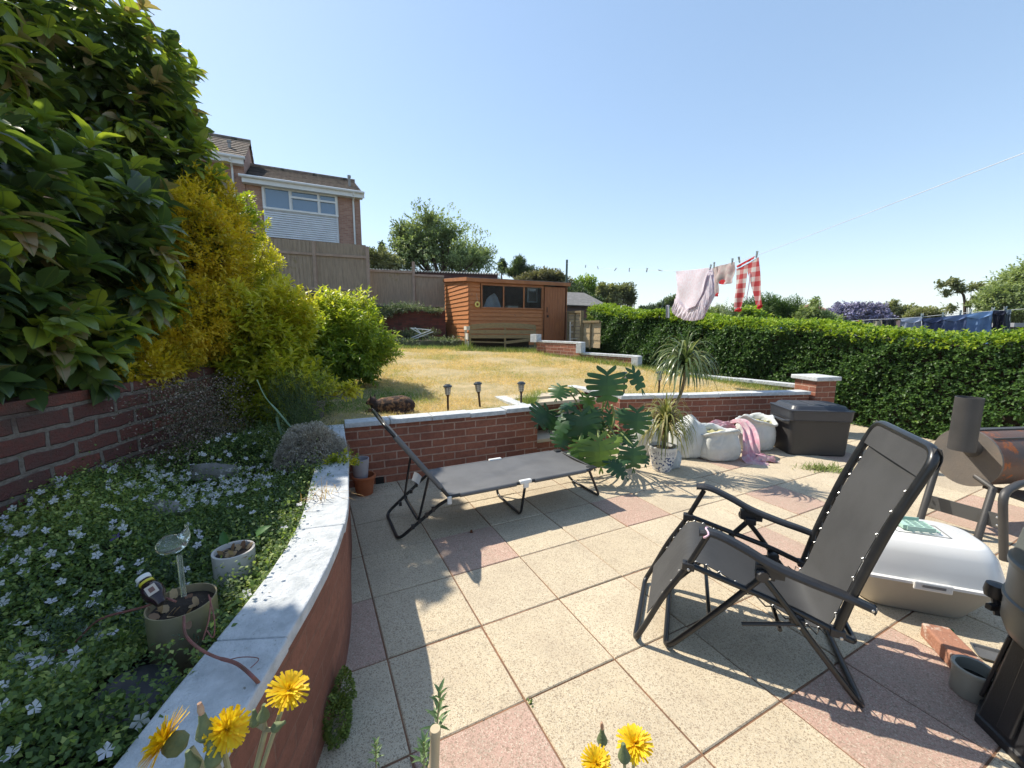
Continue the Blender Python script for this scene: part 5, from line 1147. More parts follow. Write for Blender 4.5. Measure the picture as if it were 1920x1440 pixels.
hung('cuff', [(1377, 577), (1391, 577)], [(1378, 584), (1389, 585)], M_red, t, amp=.012, freq=7); hung('cuff', [(1420, 571), (1430, 572)], [(1420, 579), (1427, 580)], M_red, t, amp=.012, freq=7, ph=1)
MB().tube(curve([wl(1406, 512, -.02), wl(1404, 535, -.03), wl(1399, 562, -.03)], 5), .006, 6).build('drawstring', M_sheet, t)
t = thing('pyjama_shirt', 'small white pyjama top with red neck hung upside down on the line', 'shirt', wl(1358, 515))
hung('body', [(1340, 500), (1358, 496), (1377, 491)], [(1344, 529), (1352, 532), (1360, 533), (1368, 532), (1376, 530)], M_top, t, amp=.022, freq=13); hung('sleeve', [(1337, 502), (1344, 500)], [(1341, 551), (1347, 551)], M_top, t, amp=.01, freq=5, nu=8)
hung('neckband', [(1350, 529), (1354, 525), (1358, 524), (1362, 526), (1365, 530)], [(1350, 532), (1354, 533), (1358, 533.5), (1362, 533), (1365, 532)], M_red, t, d=-.016, amp=.003); hung('cuff', [(1341, 549), (1347, 549)], [(1341, 556), (1346, 556)], M_red, t, amp=.006, nu=6)
# neighbour's laundry beyond the hedge
p, q = at(1685, 590, 9.0), at(1900, 578, 8.2); NL = Frame((p.x, p.y), math.degrees(math.atan2(q.y-p.y, q.x-p.x)))
def nl(px_, py_): s_, z = NL.hit(px_, py_); return NL.P(s_, 0, z)
o = MB().tube([nl(1560, 604), nl(1640, 599), nl(1690, 597), nl(1730, 594), nl(1800, 587), nl(1895, 581), nl(1990, 574)], .006, 6).build('washing_line', M_wplast, org=nl(1800, 590)); tag(o, "grey washing line with the neighbours' jeans beyond the hedge", 'washing line')
jeans = [((1688, 597), (1728, 595), 640, (.30, .33, .42), (.24, .27, .36), 'pale grey denim hung at the left of the jeans row'), ((1729, 597), (1767, 594), 645, (.035, .05, .11), (.05, .07, .15), 'dark navy jeans second in the row over the hedge'), ((1766, 594), (1811, 589), 645, (.10, .14, .25), (.07, .10, .2), 'mid blue jeans in the middle of the row over the hedge'), ((1810, 589), (1860, 583), 645, (.16, .26, .44), (.12, .2, .36), 'bright blue jeans fourth in the row over the hedge'), ((1860, 583), (1884, 582), 640, (.012, .014, .03), (.02, .02, .035), 'black jeans near the right end of the row'), ((1884, 582), (1895, 581), 640, (.12, .15, .18), (.1, .12, .15), 'narrow grey garment at the right end of the jeans row')]
for k, (a1, b1, yb, c1, c2_, lb) in enumerate(jeans):
    mt = clothmat('denim_%d' % k, c1, c2_, .12, .85, scale=8); org = nl((a1[0]+b1[0])/2, 610)
    o = hung('jeans', [a1, ((a1[0]+b1[0])/2, (a1[1]+b1[1])/2+1.5), b1], [(a1[0]+1, yb), ((a1[0]+b1[0])/2, yb+4), (b1[0]-1, yb)], mt, None, 0, .05, NL, 24, 16, 14, ph=k, org=org); tag(o, lb, 'jeans', "neighbours' laundry beyond the hedge")
    ww = hung('waistband', [(a1[0], a1[1]), (b1[0], b1[1])], [(a1[0]+1, a1[1]+6), ((a1[0]+b1[0])/2, a1[1]+9), (b1[0]-1, b1[1]+6)], clothmat('denim_band_%d' % k, tuple(min(1, x_*1.5) for x_ in c1), None, .1), o, -.03, .012, NL, 12, 4, 9)
for a1, b1, y0_, yb, c1, nm, cat, lb in ((1462, 1480, 607, 622, (.02, .05, .35), 'blue_cloth', 'cloth', 'blue cloth peeping over the hedge at the left of the far line'), (1484, 1508, 607, 620, (.03, .07, .5), 'blue_shirt', 'shirt', 'bright blue shirt just showing over the hedge'), (1520, 1560, 609, 618, (.015, .015, .02), 'black_garment', 'garment', 'black garments lying low over the hedge top'), (1608, 1620, 600, 616, (.55, .12, .12), 'red_top', 'top', 'small red top hung beyond the hedge near the purple shrub'), (1640, 1656, 601, 625, (.36, .33, .24), 'khaki_garment', 'garment', 'khaki garment hung beyond the hedge'), (1658, 1682, 600, 628, (.015, .02, .025), 'black_trousers', 'trousers', 'black trousers hung next to the khaki garment beyond the hedge')):
    o = hung(nm, [(a1, y0_), ((a1+b1)/2, y0_+1), (b1, y0_-1)], [(a1-1, yb), ((a1+b1)/2, yb+2), (b1+2, yb)], clothmat('mat_'+nm, c1, None, .15, .8), None, .1, .05, NL, 14, 8, 9, org=nl((a1+b1)/2, yb)); tag(o, lb, cat)
for k, (px_, py_) in enumerate(((1729, 592), (1768, 590), (1801, 586), (1819, 584), (1862, 580), (1885, 579))):
    o = dup(pp0, nl(px_, py_), R(30*k), ('white peg between the two left pairs of jeans', 'white peg between the navy and mid blue jeans', 'white peg above the mid blue jeans', 'white peg between the mid blue and bright blue jeans', 'white peg between the bright blue and black jeans', 'white peg at the right end of the jeans row')[k]); o.scale = (2, 2, 1.3); o['group'] = "pegs on the neighbours' line"
# frame posts seen over the hedge
o = MB().tube([at(1237, 600, 11), at(1244, 563, 11)], .02, 6).build('line_post', plain('dark_green_post', (.03, .05, .04), rough=.5), org=at(1237, 600, 11)); tag(o, 'dark leaning post sticking up behind the hedge left of the sheet', 'post')
a_ = at(1250, 600, 9); o = MB().grid(lambda u, v: at(1249+6*u, 572+24*v, 9+.05*math.sin(u*6)), 6, 8).build('grey_cloth', clothmat('grey_cloth', (.5, .5, .55), None, .2), org=a_, smooth=True, solid=.01); tag(o, 'grey cloth hanging behind the hedge beside the dark post', 'cloth')

# ================================================================ THINGS IN THE FLOWER BED
M_wpot = plain('white_glazed_pot', (.60, .56, .53), (.54, .50, .47), 4, .3)
p = Vector((-1.065, 1.45, .46)); wp = pot('white_pot', p, .07, .15, M_wpot, 'white glazed pot of bark and dead leaves in the flower bed', rim=False, taper=.97, slvl=.88)
M_brass = plain('dull_brassy_metal', (.58, .50, .34), (.42, .34, .2), 5, .3, metal=.6, bmp=.1, spots=((.2, .12, .06), 9, .62))
p2 = Vector((-1.02, 1.15, .43)); bp_ = pot('metal_pot', p2, .088, .185, M_brass, 'dull brass coloured metal pot of dry stems at the front of the flower bed', rim=False, taper=.985, wall=.003, slvl=.86)
for cc, rr_, k_, zt_, nn_, sd in ((p, .06, 12, .135, 16, 1), (p2, .078, 22, .165, 30, 2)):
    f = Foli(); P = np.stack([cc.x+RNG.uniform(-rr_, rr_, nn_)*.75, cc.y+RNG.uniform(-rr_, rr_, nn_)*.75, np.full(nn_, cc.z+zt_)], 1); f.add(P, rdir(nn_, .3), np.array([0, 0, 1.]), .035, .022, T_ROUND)
    o = f.build('dead_leaves' if sd == 1 else 'bark_chips', leafmat('dead_leaf_%d' % sd, [(0, (.32, .2, .11)), (.5, (.45, .32, .18)), (1, (.2, .1, .06))], .2, .7), wp if sd == 1 else bp_)
f = Foli(); gl_ = [(-1.12, 1.49, .60, .1, .9), (-1.03, 1.52, .62, .5, .7)]
f.add(np.array([[g[0], g[1], g[2]] for g in gl_]), np.array([[-.4, .1, 1], [.5, .2, .5]]), np.array([[.0, -1, .4], [0, -.4, 1]]), np.array([.06, .07]), .04, T_MED, np.array([.4, .5])); f.build('seedling_leaves', leafmat('pot_green', [(0, (.05, .13, .03)), (1, (.08, .2, .06))], .3), wp)
# glass watering bird in the brass pot
gm, nt, b = newmat('clear_greenish_glass'); b.inputs['Base Color'].default_value = (.86, .93, .88, 1); b.inputs['Roughness'].default_value = .03; b.inputs['Transmission Weight'].default_value = .93; b.inputs['IOR'].default_value = 1.3
p3 = at(330, 1020, 1.08); t = thing('glass_watering_bird', 'clear glass bird shaped watering globe standing in the brass pot', 'watering globe', (p3.x, p3.y, .58))
tp = at(336, 1040, 1.08); st_ = at(345, 1118, 1.06)
MB().tube([st_, tp], .0065, 12).build('stem', gm, t, smooth=True)
bd_ = [at(298, 1030, 1.08), at(306, 1026, 1.08), at(318, 1021, 1.08), at(333, 1018, 1.08), at(345, 1006, 1.08), at(350, 990, 1.08), at(349, 983, 1.08)]
MB().tube(curve(bd_, 4), [.004]+[.004+.024*math.sin(math.pi*min(1, k/20)**.8) for k in range(1, 24)]+[.003], 16).build('bird', gm, t, smooth=True)
# small dark bottle with yellow collar
q0, q1 = at(303, 1132, 1.03), at(268, 1083, 1.06); ax_ = (q1-q0).normalized(); Mq = ax_.to_track_quat('Z', 'Y').to_matrix(); Lq = (q1-q0).length
t = thing('sauce_bottle', 'small dark bottle with white cap and yellow collar stuck neck up in the brass pot', 'bottle', q0)
MB().lathe([(0, 0), (.012, .0), (.016, Lq*.15), (.024, Lq*.3), (.026, Lq*.5), (.022, Lq*.66), (.014, Lq*.74), (.013, Lq*.9), (0, Lq*.9)], q0, 20, M=Mq).build('bottle_body', plain('dark_brown_glass', (.03, .015, .02), rough=.15), t, smooth=True)
MB().lathe([(.0155, Lq*.76), (.017, Lq*.76), (.017, Lq*.83), (.0155, Lq*.83)], q0, 20, M=Mq).build('collar', plain('yellow_collar', (.6, .5, .03), rough=.5), t, smooth=True)
MB().lathe([(0, Lq*.9), (.016, Lq*.9), (.017, Lq*.93), (.017, Lq*1.02), (0, Lq*1.03)], q0, 20, M=Mq).build('cap', M_wplast, t, smooth=True)
sd_ = (Vector((0, EYE*0, 0))+Vector((0, 0, EYE))-q0).normalized(); sd_ = (sd_-ax_*sd_.dot(ax_)).normalized(); cr = ax_.cross(sd_); cc = q0+ax_*Lq*.42+sd_*.0262
MB().slab([cc-cr*.012-ax_*.014, cc+cr*.012-ax_*.014, cc+cr*.012+ax_*.014, cc-cr*.012+ax_*.014], .0006).build('label', plain('cream_label', (.6, .5, .42), rough=.7), t)
MB().slab([cc+sd_*.0008-cr*.006-ax_*.007, cc+sd_*.0008+cr*.006-ax_*.007, cc+sd_*.0008+cr*.006+ax_*.007, cc+sd_*.0008-cr*.006+ax_*.007], .0004).build('label_print', plain('brown_print', (.2, .1, .08), rough=.7), t)
# dark plastic lid, stones
q = Vector((-.99, .95, .475)); o = MB().lathe([(0, 0), (.085, 0), (.09, .01), (.088, .022), (.07, .026), (0, .022)], q, 32, M=Matrix.Rotation(R(14), 3, 'Y')).build('plastic_lid', plain('slate_blue_plastic', (.03, .035, .045), rough=.4), org=q, smooth=True); tag(o, 'round dark plastic lid lying in the plants before the brass pot', 'lid')
def rock(px_, py_, z, sx_, sy_, sz_, lb, seed):
    c0 = gnd(px_, py_, z); r = np.random.default_rng(seed); mb = MB(); n = 20
    mb.lathe([(math.sin(math.pi*k/10), math.cos(math.pi*k/10)*-1) for k in range(11)], (0, 0, 0), n)
    d = np.array([list(v) for v in mb.v]); L = 1+lumps(nrm(d), 5, seed, .18); mb.v = [c0+Vector((x_*sx_*l, y_*sy_*l, z_*sz_*l)) for (x_, y_, z_), l in zip(d, L)]
    o = mb.build('rock', plain('grey_lichen_rock_%d' % seed, (.27, .25, .22), (.17, .16, .14), 9, .95, bmp=.8, bscale=40, spots=((.4, .38, .34), 12, .62)), smooth=True, org=c0); tag(o, lb, 'rock')
rock(302, 962, .50, .13, .075, .05, 'flat grey stone lying among the white flowers', 1); rock(395, 884, .50, .14, .08, .06, 'brown grey stone at the back of the flower bed', 2); rock(375, 812, .46, .2, .1, .1, 'dark slab stone in the shade under the golden shrub', 3)

# ================================================================ CAT
cc = gnd(728, 768, lawn_z(-1.3, 4.3)); cc = Vector((-1.31, 4.27, lawn_z(-1.31, 4.27)-.012))
m_, nt, b = newmat('tortoiseshell_fur'); f = noise(nt, 22, 4, .7); c = ramp(nt, f, [(.38, (.022, .014, .012)), (.5, (.045, .024, .018)), (.56, (.17, .085, .04)), (.66, (.24, .14, .07)), (.72, (.03, .02, .015))])
nt.links.new(c, b.inputs['Base Color']); b.inputs['Roughness'].default_value = .9; bump(nt, noise(nt, 160, 3, .7, stretch=(1, 1, .4)), .8, .01, b)
t = thing('cat', 'dark tortoiseshell cat lying on the lawn edge in the shade', 'cat', cc, R(4))
mb = MB()
sp_ = curve([(.21, .01, .03), (.20, .0, .06), (.14, .0, .078), (.05, .0, .075), (-.04, .0, .068), (-.11, .0, .075), (-.15, -.01, .095), (-.165, -.01, .11)], 4); rr_ = np.interp(np.linspace(0, 1, len(sp_)), [0, .12, .3, .5, .68, .82, .92, 1], [.03, .08, .108, .10, .09, .075, .05, .03]).tolist()
mb.tube(sp_, rr_, 16)
hc = Vector((-.175, -.02, .125)); 
mb.lathe([(.052*math.sin(math.pi*k/10), -.046*math.cos(math.pi*k/10)) for k in range(11)], hc, 16); mb.lathe([(.022*math.sin(math.pi*k/8), -.02*math.cos(math.pi*k/8)) for k in range(9)], hc+Vector((-.042, -.022, -.012)), 12)
for sy in (-1, 1):
    eb = hc+Vector((.005-.012*sy*-1, .03*sy, .03)); mb.tube([eb+Vector((0, 0, -.01)), eb+Vector((0, .003*sy, .018)), eb+Vector((0, .008*sy, .055))], [.024, .017, .002], 8, flat=.55)
    mb.tube([(-.10, .045*sy, .07), (-.15, .05*sy, .03), (-.22, .045*sy, .018), (-.25, .045*sy, .016)], [.04, .026, .018, .016], 10)
    mb.tube([(.15, .05*sy, .05), (.10, .07*sy, .04), (.05, .085*sy, .018)], [.06, .05, .02], 10)
mb.tube(curve([(.22, .02, .05), (.25, -.06, .022), (.18, -.12, .018), (.06, -.13, .016)], 4), .016, 8)
o = mb.build('body', m_, t, local=True); rm = o.modifiers.new('r', 'REMESH'); rm.mode = 'VOXEL'; rm.voxel_size = .0065; rm.use_smooth_shade = True; sm_ = o.modifiers.new('s', 'SMOOTH'); sm_.iterations = 4; sm_.factor = .5
mb = MB()
for sy in (-1, 1): mb.lathe([(.006*math.sin(math.pi*k/6), -.006*math.cos(math.pi*k/6)) for k in range(7)], hc+Vector((-.045, .018*sy, .008)), 8)
mb.build('eye', plain('cat_eye', (.3, .25, .05), rough=.2), t, local=True, smooth=True)
# ================================================================ PLANTS
Zup = np.array([0, 0, 1.])
def B(px, py, Yd, rx, rz, ry=None):        # an ellipsoid of leaves seen at a pixel, with pixel radii, Yd metres away
    c = at(px, py, Yd); k = Yd/FPX; return (c.x, c.y, c.z, rx*k, (ry if ry else (rx+rz)/2*k), rz*k)
M_bark = plain('bark', (.12, .085, .06), (.07, .05, .035), 8, .9, bmp=.6, bscale=40, stretch=(3, 3, .6))
M_twig = plain('dark_twigs', (.05, .035, .022), (.03, .022, .015), 8, .9)
def limbs(mb, base, ends, r0=.06, wig=.15, seed=0):
    r = random.Random(seed)
    for e in ends:
        e = Vector(e); b0 = Vector(base); mid = b0.lerp(e, .5)+Vector((r.uniform(-wig, wig), r.uniform(-wig, wig), r.uniform(-.2, .4)*wig)); P = curve([b0, b0.lerp(mid, .5)+Vector((0, 0, wig*.3)), mid, e], 4)
        n = len(P); mb.tube(P, [r0*(1-.8*k/(n-1)) for k in range(n)], 7)
def shrub(name, label, cat, base, blobs, mat, n_tw, k, L, W, tm=T_SM, spread=1.0, seg=.02, depth=.25, amp=.1, seed=0, group=None, trunk=None, up=.35, inner=.25, zmin=None, nstem=6, stemr=.02, whorl=False, vfun=None, stemname='stem', jit=.25, fname='foliage', down=0):
    t = thing(name, label, cat, base, 0, group); f = Foli()
    P, O, dd = blob(n_tw, blobs, depth, seed, amp, zmin, inner)
    A = nrm(O+Zup*up-Zup*down+RNG.normal(size=O.shape)*jit); val = np.clip(RNG.random(len(P))*.7+lumps(P*3/max(.3, blobs[0][3]*3), 4, seed+9, .25)+.15, 0, 1)
    if vfun is not None: val = vfun(P, O, dd, val)
    sprays(f, P, A, k, L, W, spread, seg, tm, whorl, val)
    f.build(fname, mat, t)
    mb = MB(); bs = [b for b in blobs]; rr = random.Random(seed)
    ends = [(b[0]+rr.uniform(-.4, .4)*b[3], b[1]+rr.uniform(-.4, .4)*b[4], b[2]+rr.uniform(-.2, .6)*b[5]) for b in (bs*6)[:nstem]]
    limbs(mb, base, ends, stemr, .15, seed); mb.build(stemname, M_bark, t, smooth=True)
    return t

# ---- spotted laurel over the old wall
M_auc = leafmat('spotted_laurel_leaf', [(0.0, (.06, .095, .045)), (.35, (.09, .15, .045)), (.6, (.19, .26, .05)), (.78, (.31, .38, .05)), (.92, (.44, .50, .07)), (.97, (.26, .21, .09)), (1.0, (.34, .26, .14))], .40, .28, spots=((.22, .22, .09), 55, .70), vein=(.14, .2, .05), spec=.6)
AB = [(-3.15, 2.9, 2.0, .68, .7, .85), (-3.72, 4.45, 2.5, .72, .8, 1.2), (-4.0, 4.3, 3.8, .72, .85, .85), (-4.2, 3.0, 3.5, .72, .85, 1.0), (-3.4, 1.8, 2.7, .5, .5, .6), (-4.1, 1.8, 3.9, .8, .75, .8), (-3.0, 1.9, 1.9, .72, .8, .85), (-2.95, 1.1, 2.0, .8, .9, .9), (-3.0, 1.0, 3.1, .8, .75, .9), (-3.05, 1.5, 3.45, .6, .5, .7), (-2.85, 1.8, 3.3, .48, .38, .5), (-2.6, 1.5, 3.0, .38, .38, .45), (-2.9, .2, 2.4, .9, .9, 1.4), (-2.75, 1.5, 1.35, .45, .7, .35), (-2.8, 2.3, 1.35, .4, .6, .33), (-2.7, .8, 1.4, .45, .6, .35)]
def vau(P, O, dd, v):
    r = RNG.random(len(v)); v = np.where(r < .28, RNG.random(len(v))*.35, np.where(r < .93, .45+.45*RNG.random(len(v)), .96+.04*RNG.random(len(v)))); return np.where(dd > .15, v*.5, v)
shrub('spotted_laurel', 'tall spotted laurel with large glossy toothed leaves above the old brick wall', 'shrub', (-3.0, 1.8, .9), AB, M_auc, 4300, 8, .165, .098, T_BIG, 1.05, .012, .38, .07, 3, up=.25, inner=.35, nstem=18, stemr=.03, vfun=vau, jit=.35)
# ---- golden shrubs
M_gold = leafmat('golden_privet_leaf', [(0.0, (.34, .28, .02)), (.3, (.56, .43, .02)), (.65, (.72, .54, .03)), (1.0, (.80, .62, .07))], .42, .5, tcol=1.3)
M_goldg = leafmat('yellow_green_leaf', [(0.0, (.10, .19, .02)), (.35, (.24, .32, .025)), (.65, (.50, .48, .035)), (1.0, (.55, .50, .05))], .42, .45, tcol=1.3)
shrub('golden_privet', 'orange gold small leaved privet spilling over the end of the old brick wall', 'shrub', (-3.2, 3.9, .9), [(-3.08, 4.25, 1.9, .42, .5, .75), (-3.2, 4.4, 2.5, .36, .45, .52), (-2.85, 3.6, 1.5, .36, .45, .42), (-2.75, 3.0, 1.15, .25, .45, .22), (-3.0, 4.0, 2.2, .35, .4, .5)], M_gold, 5500, 7, .05, .024, T_SM, 1.0, .014, .22, .12, 5, up=.2, inner=.12, nstem=10)
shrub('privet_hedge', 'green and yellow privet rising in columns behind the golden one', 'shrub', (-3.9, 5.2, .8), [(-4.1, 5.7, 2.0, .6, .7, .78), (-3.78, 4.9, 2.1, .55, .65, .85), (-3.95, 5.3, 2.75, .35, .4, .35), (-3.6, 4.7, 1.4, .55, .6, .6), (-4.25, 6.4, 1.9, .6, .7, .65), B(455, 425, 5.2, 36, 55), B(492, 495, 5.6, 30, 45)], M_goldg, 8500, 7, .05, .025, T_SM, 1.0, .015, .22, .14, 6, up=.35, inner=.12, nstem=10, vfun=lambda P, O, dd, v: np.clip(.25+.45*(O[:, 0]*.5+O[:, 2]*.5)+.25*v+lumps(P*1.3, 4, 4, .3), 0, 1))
M_chois = leafmat('lime_shrub_leaf', [(0.0, (.12, .19, .02)), (.4, (.30, .34, .025)), (.7, (.50, .48, .035)), (1.0, (.66, .58, .06))], .4, .4, tcol=1.3)
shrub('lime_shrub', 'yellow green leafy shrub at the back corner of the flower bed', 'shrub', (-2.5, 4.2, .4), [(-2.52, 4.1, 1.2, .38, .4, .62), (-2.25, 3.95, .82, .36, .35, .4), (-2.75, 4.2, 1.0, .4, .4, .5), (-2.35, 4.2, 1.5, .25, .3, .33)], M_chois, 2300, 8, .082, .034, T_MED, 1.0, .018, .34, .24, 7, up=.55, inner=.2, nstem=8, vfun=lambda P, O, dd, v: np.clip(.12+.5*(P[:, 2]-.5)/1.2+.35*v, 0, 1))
M_round = leafmat('bright_green_leaf', [(0.0, (.07, .14, .02)), (.4, (.16, .25, .03)), (.75, (.34, .41, .04)), (1.0, (.54, .54, .07))], .42, .4, tcol=1.3)
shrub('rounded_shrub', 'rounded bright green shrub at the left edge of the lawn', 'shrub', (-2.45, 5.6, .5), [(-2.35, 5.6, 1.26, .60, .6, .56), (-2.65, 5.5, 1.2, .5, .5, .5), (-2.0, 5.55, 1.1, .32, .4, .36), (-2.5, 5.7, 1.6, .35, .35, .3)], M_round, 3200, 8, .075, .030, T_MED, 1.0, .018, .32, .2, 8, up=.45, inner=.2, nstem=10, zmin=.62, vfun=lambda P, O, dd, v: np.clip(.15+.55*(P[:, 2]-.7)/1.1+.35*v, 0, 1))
pe = at(588, 762, 3.95); pt_ = pot('grey_pot', (pe.x, pe.y, pe.z-.13), .115, .2, plain('mauve_grey_pot', (.20, .15, .15), (.16, .12, .12), 5, .6), 'mauve grey pot with a golden leaved shrub at the lawn corner')
shrub('potted_shrub', 'small golden leaved shrub growing from the mauve grey pot', 'shrub', (pe.x, pe.y, pe.z+.03), [(pe.x+.05, pe.y, pe.z+.18, .22, .18, .12), (pe.x+.32, pe.y+.05, pe.z+.17, .2, .12, .1), (pe.x-.12, pe.y, pe.z+.14, .15, .15, .13)], M_chois, 190, 7, .05, .024, T_MED, 1.0, .016, .6, .2, 9, up=.4, nstem=8, stemr=.006, vfun=lambda P, O, dd, v: .6+.4*v)

# ---- clipped hedge on the right
M_hedge = leafmat('hedge_leaf', [(0.0, (.04, .085, .026)), (.3, (.07, .14, .034)), (.55, (.12, .21, .04)), (.8, (.22, .33, .03)), (1.0, (.36, .44, .04))], .34, .45, tcol=1.25, spec=.3)
HP = [(9.0, -1.9), (7.3, 1.5), (5.95, 4.4), (5.25, 5.9), (3.9, 8.8), (2.45, 12.0)]; HT_ = [1.34, 1.34, 1.36, 1.40, 1.66, 1.98]; HG = [-.1, -.1, -.05, -.05, .3, .7]
hd_t = thing('clipped_hedge', 'long clipped green hedge with lime new growth along its top', 'hedge', (5.25, 6.2, 0))
f = Foli(); seg_ = [(math.hypot(HP[i+1][0]-HP[i][0], HP[i+1][1]-HP[i][1])) for i in range(len(HP)-1)]
def hpt(s):
    cum = np.concatenate([[0], np.cumsum(seg_)]); x = np.interp(s, cum, [p[0] for p in HP]); y = np.interp(s, cum, [p[1] for p in HP]); zt = np.interp(s, cum, HT_); zg = np.interp(s, cum, HG)
    i = np.clip(np.searchsorted(cum, s)-1, 0, len(seg_)-1); tx = np.array([(HP[k+1][0]-HP[k][0])/seg_[k] for k in range(len(seg_))])[i]; ty = np.array([(HP[k+1][1]-HP[k][1])/seg_[k] for k in range(len(seg_))])[i]
    return x, y, zt, zg, tx, ty
S_tot = sum(seg_)
def hedge_leaves(n, where):
    s = 3.4+(S_tot-3.4)*RNG.random(n)**.9 if where != 'end' else np.full(n, S_tot)
    x, y, zt, zg, tx, ty = hpt(s); nx, ny = -ty, tx           # pointing away from the garden? fixed below
    nx, ny = ty, -tx                                            # into the hedge (+x side)
    zt = zt+.035*np.sin(s*2.1)+.025*np.sin(s*5.3+1); h = RNG.random(n)
    if where == 'front':
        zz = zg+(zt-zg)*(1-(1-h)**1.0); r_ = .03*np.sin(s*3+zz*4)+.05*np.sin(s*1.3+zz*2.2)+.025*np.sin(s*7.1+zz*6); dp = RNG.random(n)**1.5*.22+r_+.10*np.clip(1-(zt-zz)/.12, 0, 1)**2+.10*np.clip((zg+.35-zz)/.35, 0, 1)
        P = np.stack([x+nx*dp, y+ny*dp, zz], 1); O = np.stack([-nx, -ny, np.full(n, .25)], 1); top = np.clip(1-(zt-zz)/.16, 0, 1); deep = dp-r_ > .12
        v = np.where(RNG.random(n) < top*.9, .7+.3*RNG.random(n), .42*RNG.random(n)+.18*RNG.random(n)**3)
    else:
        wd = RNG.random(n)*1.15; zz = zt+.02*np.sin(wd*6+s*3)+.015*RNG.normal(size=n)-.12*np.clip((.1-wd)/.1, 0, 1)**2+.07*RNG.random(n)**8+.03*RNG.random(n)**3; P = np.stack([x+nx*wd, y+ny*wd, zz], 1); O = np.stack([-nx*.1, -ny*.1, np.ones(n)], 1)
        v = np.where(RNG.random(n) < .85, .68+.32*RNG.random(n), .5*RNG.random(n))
    return P, nrm(O+RNG.normal(size=O.shape)*.35), v
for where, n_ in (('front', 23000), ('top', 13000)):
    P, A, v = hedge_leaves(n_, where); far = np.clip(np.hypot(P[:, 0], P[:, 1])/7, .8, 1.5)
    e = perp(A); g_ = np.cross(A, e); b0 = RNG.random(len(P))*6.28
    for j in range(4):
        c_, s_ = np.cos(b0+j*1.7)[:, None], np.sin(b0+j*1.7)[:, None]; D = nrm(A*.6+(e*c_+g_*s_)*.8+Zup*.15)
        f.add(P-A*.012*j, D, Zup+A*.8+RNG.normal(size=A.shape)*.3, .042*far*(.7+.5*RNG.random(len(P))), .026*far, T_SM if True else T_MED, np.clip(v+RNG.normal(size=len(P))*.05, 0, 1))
P, O, dd = blob(2500, [(2.75, 12.6, 1.4, .6, .6, .75), (2.8, 12.4, 1.9, .45, .5, .28)], .2, 3, .1); sprays(f, P, nrm(O+RNG.normal(size=O.shape)*.3), 5, .05, .032, 1.0, .015, T_SM, val=np.where(O[:, 2] > .35, .75, .25)+RNG.random(len(P))*.2)
f.build('foliage', M_hedge, hd_t)
core = MB(); CR = []
for i, (x_, y_) in enumerate(HP):
    j = min(i, len(seg_)-1); tx, ty = (HP[j+1][0]-HP[j][0])/seg_[j], (HP[j+1][1]-HP[j][1])/seg_[j]; nx, ny = ty, -tx
    CR.append([Vector((x_+nx*a_, y_+ny*a_, z_)) for a_, z_ in ((.2, HG[i]-.2), (1.1, HG[i]-.2), (1.1, HT_[i]-.12), (.24, HT_[i]-.14))])
loft(core, CR); core.build('branches', M_twig, hd_t)

# ---- trees and shrubs beyond the garden
def gmat(nm, a, b, c, tr=.35): return leafmat(nm, [(0.0, a), (.5, b), (1.0, c)], tr, .6)
G_apple = gmat('apple_leaf', (.13, .18, .07), (.22, .28, .12), (.38, .44, .22), .42); G_dark = gmat('dark_evergreen', (.035, .065, .03), (.07, .11, .045), (.13, .18, .07)); G_olive = gmat('olive_leaf', (.12, .14, .06), (.22, .24, .11), (.36, .36, .18)); G_lime = gmat('spring_leaf', (.12, .20, .03), (.22, .33, .04), (.38, .46, .08)); G_brown = gmat('brown_green_leaf', (.1, .1, .05), (.18, .17, .09), (.28, .27, .15)); G_purple = gmat('ceanothus_bloom', (.16, .15, .26), (.27, .25, .42), (.40, .38, .58), .2)
def far_tree(name, label, Yd, blobs, mat, n, L, basepx, seed, cat='tree', k=5, airy=False, zb=None, depth=.5, trunkr=.12, tm=T_SM, wr=.55, amp=.2, group='trees and shrubs beyond the garden', ns=8):
    bl = [B(b[0], b[1], Yd+(b[4] if len(b) > 4 else 0), b[2], b[3]) for b in blobs]; bs = at(basepx, 613, Yd); z0 = terrain_h(bs.x, bs.y)*1.0 if zb is None else zb
    t = shrub(name, label, cat, (bs.x, bs.y, float(z0)), bl, mat, n, k, L, L*wr, tm, 1.0, L*.35, depth, amp, seed, group, up=.3, inner=.35 if not airy else .6, nstem=ns, stemr=trunkr, stemname='trunk', fname='crown'); return t
far_tree('apple_tree', 'broad leafy green tree behind the board fences', 19, [(800, 452, 42, 42), (845, 478, 58, 34, 1), (765, 472, 36, 36), (885, 488, 44, 26), (806, 412, 24, 22), (755, 440, 22, 26), (840, 440, 24, 20), (905, 478, 22, 14)], G_apple, 8000, .13, 830, 11, ns=14, amp=.42, airy=True)
far_tree('hawthorn_bush', 'small pale green bush between the tall fence and the big tree', 16.5, [(712, 490, 28, 20), (735, 495, 25, 14), (695, 480, 14, 12)], G_olive, 1600, .11, 712, 12, 'bush')
far_tree('conifer', 'thin dark pointed conifer beyond the fences', 26, [(716, 478, 5, 20), (716, 465, 3, 10)], G_dark, 700, .14, 716, 13, ns=2)
far_tree('conifer', 'small dark stubby conifer above the lean-to roof', 26, [(943, 500, 7, 12), (938, 498, 4, 7)], G_dark, 600, .14, 943, 14, ns=2)
far_tree('dark_tree', 'spiky dark tree with drooping top behind the shed', 24, [(974, 502, 14, 16), (985, 515, 26, 14), (960, 510, 10, 8), (972, 490, 7, 8)], G_dark, 1900, .2, 978, 15, wr=.25)
far_tree('dome_tree', 'brown green domed tree behind the shed roof', 22, [(1020, 522, 36, 17), (1045, 530, 28, 20), (990, 528, 24, 12)], G_brown, 3000, .15, 1020, 16)
